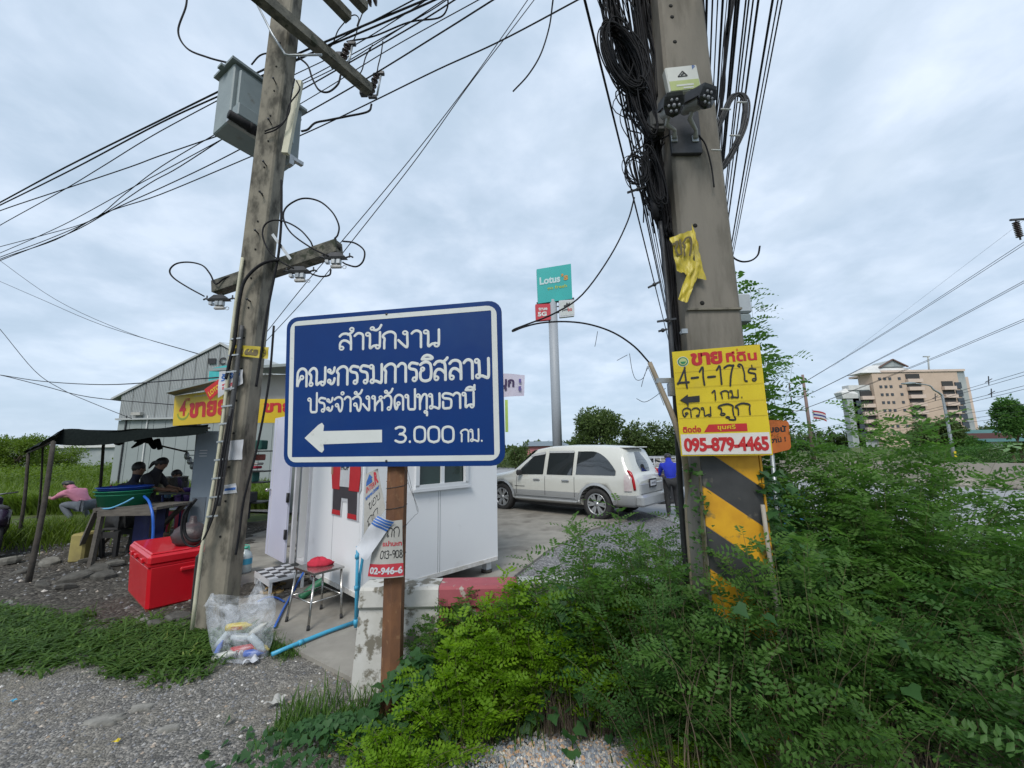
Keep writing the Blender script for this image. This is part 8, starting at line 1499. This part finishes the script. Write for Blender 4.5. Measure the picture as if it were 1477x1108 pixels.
b = MB(); b.grid(lambda u, v: (2.66 - .62 * v + .0 - .10 * (2 * u - 1) ** 2 * 0, (.70 - .06 * v) * (2 * u - 1), 1.16 + .50 * v + .02), 8, 5); b.build('windscreen', M_CGLASS, wg)
b = MB(); b.box((3.90, 0, .52), (.16, 1.5, .28), bev=.05); b.build('front_bumper', M_CARS, wg); b = MB(); b.box((1.5, 0, .30), (3.4, 1.5, .14)); b.build('underbody', M_TRIMK, wg)
# --- pickup with rack behind the wagon
c = G(962, 727); pk_ = thing('pickup_truck', 'dark grey pickup truck with white rack over its bed behind the wagon', 'pickup truck', (c.x, c.y + .8, 0), .10); M_PKD = mat('dark_grey_paint', (.05, .055, .06), (.045, .05, .055), .3, scale=2, coat=.4)
# local x: to the right = forward; y: away
b = MB(); prof = [(-.95, .50), (1.2, .50), (1.2, .98), (-.95, .98)]; b.rings([[(x, y, z) for x, z in prof] for y in (-.85, .85)], True, False); b.build('bed', M_PKD, pk_)
b = MB(); cab = [(1.2, .50), (3.9, .45), (3.95, .85), (3.0, 1.05), (2.5, 1.55), (1.4, 1.62), (1.2, 1.05)]; b.rings([[(x, y * (.93 if z > 1.2 else 1), z) for x, z in cab] for y in (-.85, .85)], True, False); b.build('cab', M_PKD, pk_)
b = MB(); b.rings([[(x, y, z) for x, z in ((1.45, 1.05), (2.75, 1.05), (2.42, 1.48), (1.5, 1.5))] for y in (-.86, .86)], True, False); b.build('window', M_CGLASS, pk_)
for x in (0, 3.1):
    for s in (-1, 1): wheel(pk_, x, s * .76, .36, .22, s, None, 6, mat('bronze_rim', (.30, .22, .12), (.24, .17, .09), .35, .6) if x == 0 else None); b = MB(); b.lathe([(.45, 0), (.45, .015), (.40, .018)], (x, s * .851, .38), 24, Matrix.Rotation(-PI / 2 * s, 3, 'X')); b.build('arch_liner', M_TRIMK, pk_)
for z in (1.08, 1.22, 1.38): 
    for s in (-1, 1): b = MB(); b.tube([(-.93, s * .83, z), (1.15, s * .83, z)], .018, 6); b.build('rack_rail', M_PLWHITE, pk_)
for x in (-.93, -.4, .1, .6, 1.15):
    for s in (-1, 1): b = MB(); b.tube([(x, s * .83, .98), (x, s * .83, 1.38)], .016, 6); b.build('rack_post', M_PLWHITE, pk_)
for z in (1.22, 1.38): b = MB(); b.tube([(-.93, -.83, z), (-.93, .83, z)], .018, 6); b.build('rack_rail', M_PLWHITE, pk_)
b = MB(); b.box((-.99, 0, .52), (.1, 1.6, .14), bev=.02); b.build('rear_bumper', M_STEEL, pk_)
b = MB(); c = D(945, 655, 12.9); b.tube([(c.x - .5, 13.2, 1.1), (c.x, 13.2, 1.35), (c.x + .3, 13.2, 1.2)], .03, 6); b.ball((c.x - .1, 13.3, 1.25), (.25, .15, .14), 8, 5); tag(b.build('loaded_bicycle', M_DKMET), 'dark bundle of gear loaded in the pickup rack', 'load')
# --- blue drum and white car beyond the bush
q = D(1132, 700, 7.5); e_ = thing('blue_drum', 'blue plastic drum standing behind the bushes right of the striped pole', 'drum', (q.x, 7.5, 0)); b = MB(); b.lathe([(.27, 0), (.29, .03), (.29, .28), (.30, .30), (.29, .32), (.29, .58), (.30, .60), (.29, .62), (.29, .86), (.27, .90), (.05, .905)], (0, 0, 0), 20); b.build('shell', mat('blue_drum_plastic', (.015, .10, .26), (.012, .08, .22), .4), e_); b = MB(); b.lathe([(.30, .5), (.305, .52), (.30, .54)], (0, 0, 0), 20, cap=False); b.build('hoop', M_GALV, e_)
# ================================================================== bushes, creepers, grass
BG = 0
pinnate_bush('leafy_bush', 'light green bush filling in front of the tallest bush', (2.35, 2.85, 0), (1.0, .6), 1.72, 62, 28, .21, 6, .46, ML_BUSH, 151)
pinnate_bush('leafy_bush', 'yellow-green bush between the tallest bush and the right edge', (3.4, 2.95, 0), (1.2, .7), 1.12, 83, 29, .21, 6, .46, ML_BUSH, 152, tpl=LEAF_K)
pinnate_bush('leafy_bush', 'bush spilling over the low wall left of the striped pole', (.95, 2.95, 0), (.6, .35), 1.3, 44, 30, .18, 6, .46, ML_BUSH, 153)
pinnate_bush('leafy_bush', 'tallest feathery green bush right of the striped pole, reaching up towards the hotel', (2.75, 3.15, 0), (1.2, .8), 2.12, 120, 27, .23, 6, .46, ML_BUSH, 101, tpl=LEAF_K, hv=.25)
pinnate_bush('leafy_bush', 'wide green bush along the roadside at the far right', (4.3, 3.3, 0), (1.6, 1.1), 1.02, 101, 25, .22, 6, .46, ML_BUSH, 102, tpl=LEAF_K)
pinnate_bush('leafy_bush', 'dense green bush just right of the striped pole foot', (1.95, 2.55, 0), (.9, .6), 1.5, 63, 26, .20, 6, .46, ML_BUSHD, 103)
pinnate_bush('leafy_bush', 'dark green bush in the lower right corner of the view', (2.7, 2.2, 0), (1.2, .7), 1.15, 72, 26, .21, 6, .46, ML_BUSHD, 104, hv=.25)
pinnate_bush('leafy_bush', 'green bush in front of the striped pole foot', (1.35, 2.22, 0), (.8, .45), 1.36, 63, 28, .18, 6, .46, ML_BUSH, 105)
pinnate_bush('leafy_bush', 'arching feathery bush left of the striped pole', (.66, 2.85, 0), (.75, .45), 1.5, 66, 28, .20, 6, .46, ML_BUSH, 106, hv=.35)
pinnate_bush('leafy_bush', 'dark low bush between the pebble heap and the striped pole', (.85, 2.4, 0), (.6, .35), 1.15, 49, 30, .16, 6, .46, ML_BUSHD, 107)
pinnate_bush('leafy_bush', 'low bush filling the bottom right edge of the view', (3.7, 2.35, 0), (1.2, .8), 1, 78, 27, .20, 6, .46, ML_BUSH, 108, tpl=LEAF_K)
pinnate_bush('leafy_bush', 'bush behind the low wall with leaves over the gravel', (1.0, 3.7, 0), (.9, .5), 1.05, 49, 27, .19, 6, .46, ML_BUSH, 109, hv=.5, tpl=LEAF_K)
pinnate_bush('leafy_bush', 'green bush behind the dense one, between pole and road', (2.1, 3.7, 0), (1.2, .7), 1.5, 70, 25, .20, 6, .46, ML_BUSH, 110, tpl=LEAF_K)
pinnate_bush('sapling', 'slender sapling with paired leaves rising along the right side of the striped pole', (1.98, 3.38, 0), (.34, .25), 4.0, 16, 24, .20, 5, .62, ML_BUSH, 111, (.03, 0), .42, 'sapling', droop=1.1, hv=.35)
pinnate_bush('lime_shrub', 'bright yellow-green shrub in front of the red wall section', (.02, 2.82, 0), (.55, .32), .98, 80, 46, .115, 4, .60, ML_LIME, 121, t0=.2, cat='shrub', tpl=LEAF_A)
pinnate_bush('lime_shrub', 'bright yellow-green shrub right of the red wall section', (.52, 2.78, 0), (.5, .3), .95, 70, 46, .115, 4, .60, ML_LIME, 122, t0=.2, cat='shrub', tpl=LEAF_A)
pinnate_bush('lime_shrub', 'low bright green shrub between the rusty post and the pebble heap', (-.32, 2.68, 0), (.45, .25), .62, 54, 46, .11, 4, .60, ML_LIME, 123, t0=.2, cat='shrub', tpl=LEAF_A)
pinnate_bush('lime_shrub', 'dark green shrub against the low wall just right of the rusty post', (-.42, 2.98, 0), (.35, .2), .86, 40, 50, .10, 4, .58, ML_BUSH, 124, t0=.2, cat='shrub', tpl=LEAF_A)
pinnate_bush('lime_shrub', 'bright green shrub at the bottom edge below the striped pole', (.98, 2.38, 0), (.4, .2), .34, 34, 46, .11, 4, .6, ML_LIME, 125, t0=.2, cat='shrub', tpl=LEAF_A)
pinnate_bush('lime_shrub', 'low yellow-green shrub at the bottom edge left of the rusty post', (-.62, 2.45, 0), (.45, .2), .26, 34, 46, .10, 4, .6, ML_LIME, 126, t0=.2, cat='shrub', tpl=LEAF_A)
# rank vine leaves over shrubs and post
def vine(name, label, n, fx, size, m, seed, tpl=LEAF_I):
    g = np.random.default_rng(seed); P = fx(g, n); n = len(P); a = g.normal(-PI / 2, .9, n); d = np.stack([np.cos(a), np.sin(a), g.normal(-.45, .35, n)], 1); d, s, nn = quat_frames(d, np.tile([0, 0, 1.], (n, 1)), g.normal(0, .35, n)); ln = size * g.uniform(.6, 1.25, n)
    arr = leaves_mesh(P, d, s, nn, ln, ln * .95, tpl, g.random(n)); e = thing(name, label, 'vine', (0, 0, 0)); stuff(tinted('foliage', *arr, m, True, e))
    b = MB(); k = max(2, n // 60); r = random.Random(seed)
    for i in range(k):
        q = P[np.argsort(np.abs(P[:, 0] - P[g.integers(0, n), 0]))[:4]]; q = q[np.argsort(q[:, 0])]; q[:, 2] = np.maximum(.02, q[:, 2] - .03); b.tube([tuple(v) for v in q], .0025, 4, False, True, 4)
    b.build('stems', M_STEM, e); return e
def hill(cx, cy, sx, sy, h):
    def fx(g, n): x = g.normal(cx, sx, n); y = g.normal(cy, sy, n); z = h * np.exp(-((x - cx) / sx) ** 2 * .5 - ((y - cy) / sy) ** 2 * .5) * g.uniform(.75, 1.05, n) + .03; return np.stack([x, y, z], 1)
    return fx
vine('creeping_vine', 'broad-leaved creeper round the foot of the rusty post', 330, hill(-.62, 2.78, .20, .14, .42), .062, ML_IVY, 131)
vine('creeping_vine', 'broad-leaved creeper spreading over the gravel left of the rusty post', 420, hill(-1.05, 2.62, .28, .14, .15), .045, ML_IVY, 132)
vine('creeping_vine', 'dark creeper leaves draped between the two lime shrubs', 160, hill(.30, 2.72, .12, .10, .80), .062, ML_IVY, 133)
vine('creeping_vine', 'creeper leaves scattered low in the dark bushes at right', 110, lambda g, n: np.stack([g.uniform(1.0, 3.2, n), g.uniform(2.0, 2.5, n), g.uniform(.15, .95, n)], 1), .06, ML_IVY, 134)
vine('creeping_vine', 'creeper climbing the right edge of the striped pole', 200, lambda g, n: (lambda z: np.stack([1.56 + g.normal(0, .05, n), 2.5 + g.normal(0, .06, n), z], 1))(g.uniform(.7, 1.55, n)), .05, ML_IVY, 135)
vine('creeping_vine', 'dark moss-like growth on the rough trunk left of the striped pole', 160, lambda g, n: (lambda z: np.stack([1.10 + g.normal(0, .03, n), 2.5 + g.normal(0, .04, n), z], 1))(g.uniform(.6, 1.6, n)), .03, ML_BUSHD, 136)
# small weeds low between shrubs and gravel
blades('ground_weeds', 'thin weeds and seedlings along the foot of the low wall', 2600, lambda g, n: np.stack([g.uniform(-1.5, .9, n), g.normal(2.85, .14, n)], 1), z_path, .05, .22, .008, ML_GRASS, 141, .5)
blades('ground_weeds', 'grass sprouting along the slab edge by the carrier bag', 1500, lambda g, n: (lambda t: np.stack([-1.9 - .55 * t + g.normal(0, .05, n), 3.72 + .4 * t + g.normal(0, .05, n)], 1))(g.random(n)), z_path, .03, .09, .006, ML_GRASS, 142, .6)
def f_lawn(g, n):
    t = g.random(n); s = g.random(n); x = -7.2 + 4.8 * t; y0 = 3.2 + .25 * (1 - t) + .22 * vnoise(x, x * 0, 2.3, 3); y1 = 5.3 - 1.05 * t; y = y0 + (y1 - y0) * s; ed = np.minimum(np.minimum(s, 1 - s) * 4, 1); k = (vnoise(x, y, 3.2, 8) * .8 + vnoise(x, y, 9, 2) * .5 - .15) * (.3 + .7 * ed) > .12 + g.random(n) * .75; return np.stack([x[k], y[k]], 1)
blades('broad_grass', 'dense patch of broad-bladed green grass left of the leaning pole', 34000, f_lawn, z_path, .03, .17, .019, ML_GRASS, 143, 1.25)
blades('broad_grass_tips', 'taller pale grass tufts standing out of the grass patch', 260, f_lawn, z_path, .12, .22, .008, ML_GRASS, 144, .5)
blades('yard_weeds', 'weed clump between the canopy poles and the table', 2600, lambda g, n: np.stack([g.normal(-10.2, .9, n), g.normal(9.2, .7, n)], 1), z_dirt, .2, .6, .02, ML_FIELD, 145, .6)
blades('yard_weeds', 'low weeds around the foot of the far canopy pole', 1200, lambda g, n: np.stack([g.normal(-10.6, .6, n), g.normal(8.6, .4, n)], 1), z_dirt, .1, .35, .02, ML_FIELD, 146, .6)
blades('dry_stalks', 'dry brown stalks inside the lime shrubs', 700, lambda g, n: np.stack([g.uniform(.15, .8, n), g.normal(2.72, .07, n)], 1), z_path, .3, .66, .004, M_TWIG, 147, .5)
blades('dead_stalks', 'dry pale stalks and dead twigs standing inside the dark bushes at right', 1100, lambda g, n: np.stack([g.uniform(.7, 3.6, n), g.uniform(2.15, 3.2, n)], 1), z_path, .5, 1.25, .006, mat('dry_twig', (.24, .19, .12), (.14, .10, .07), .9), 161, .45)
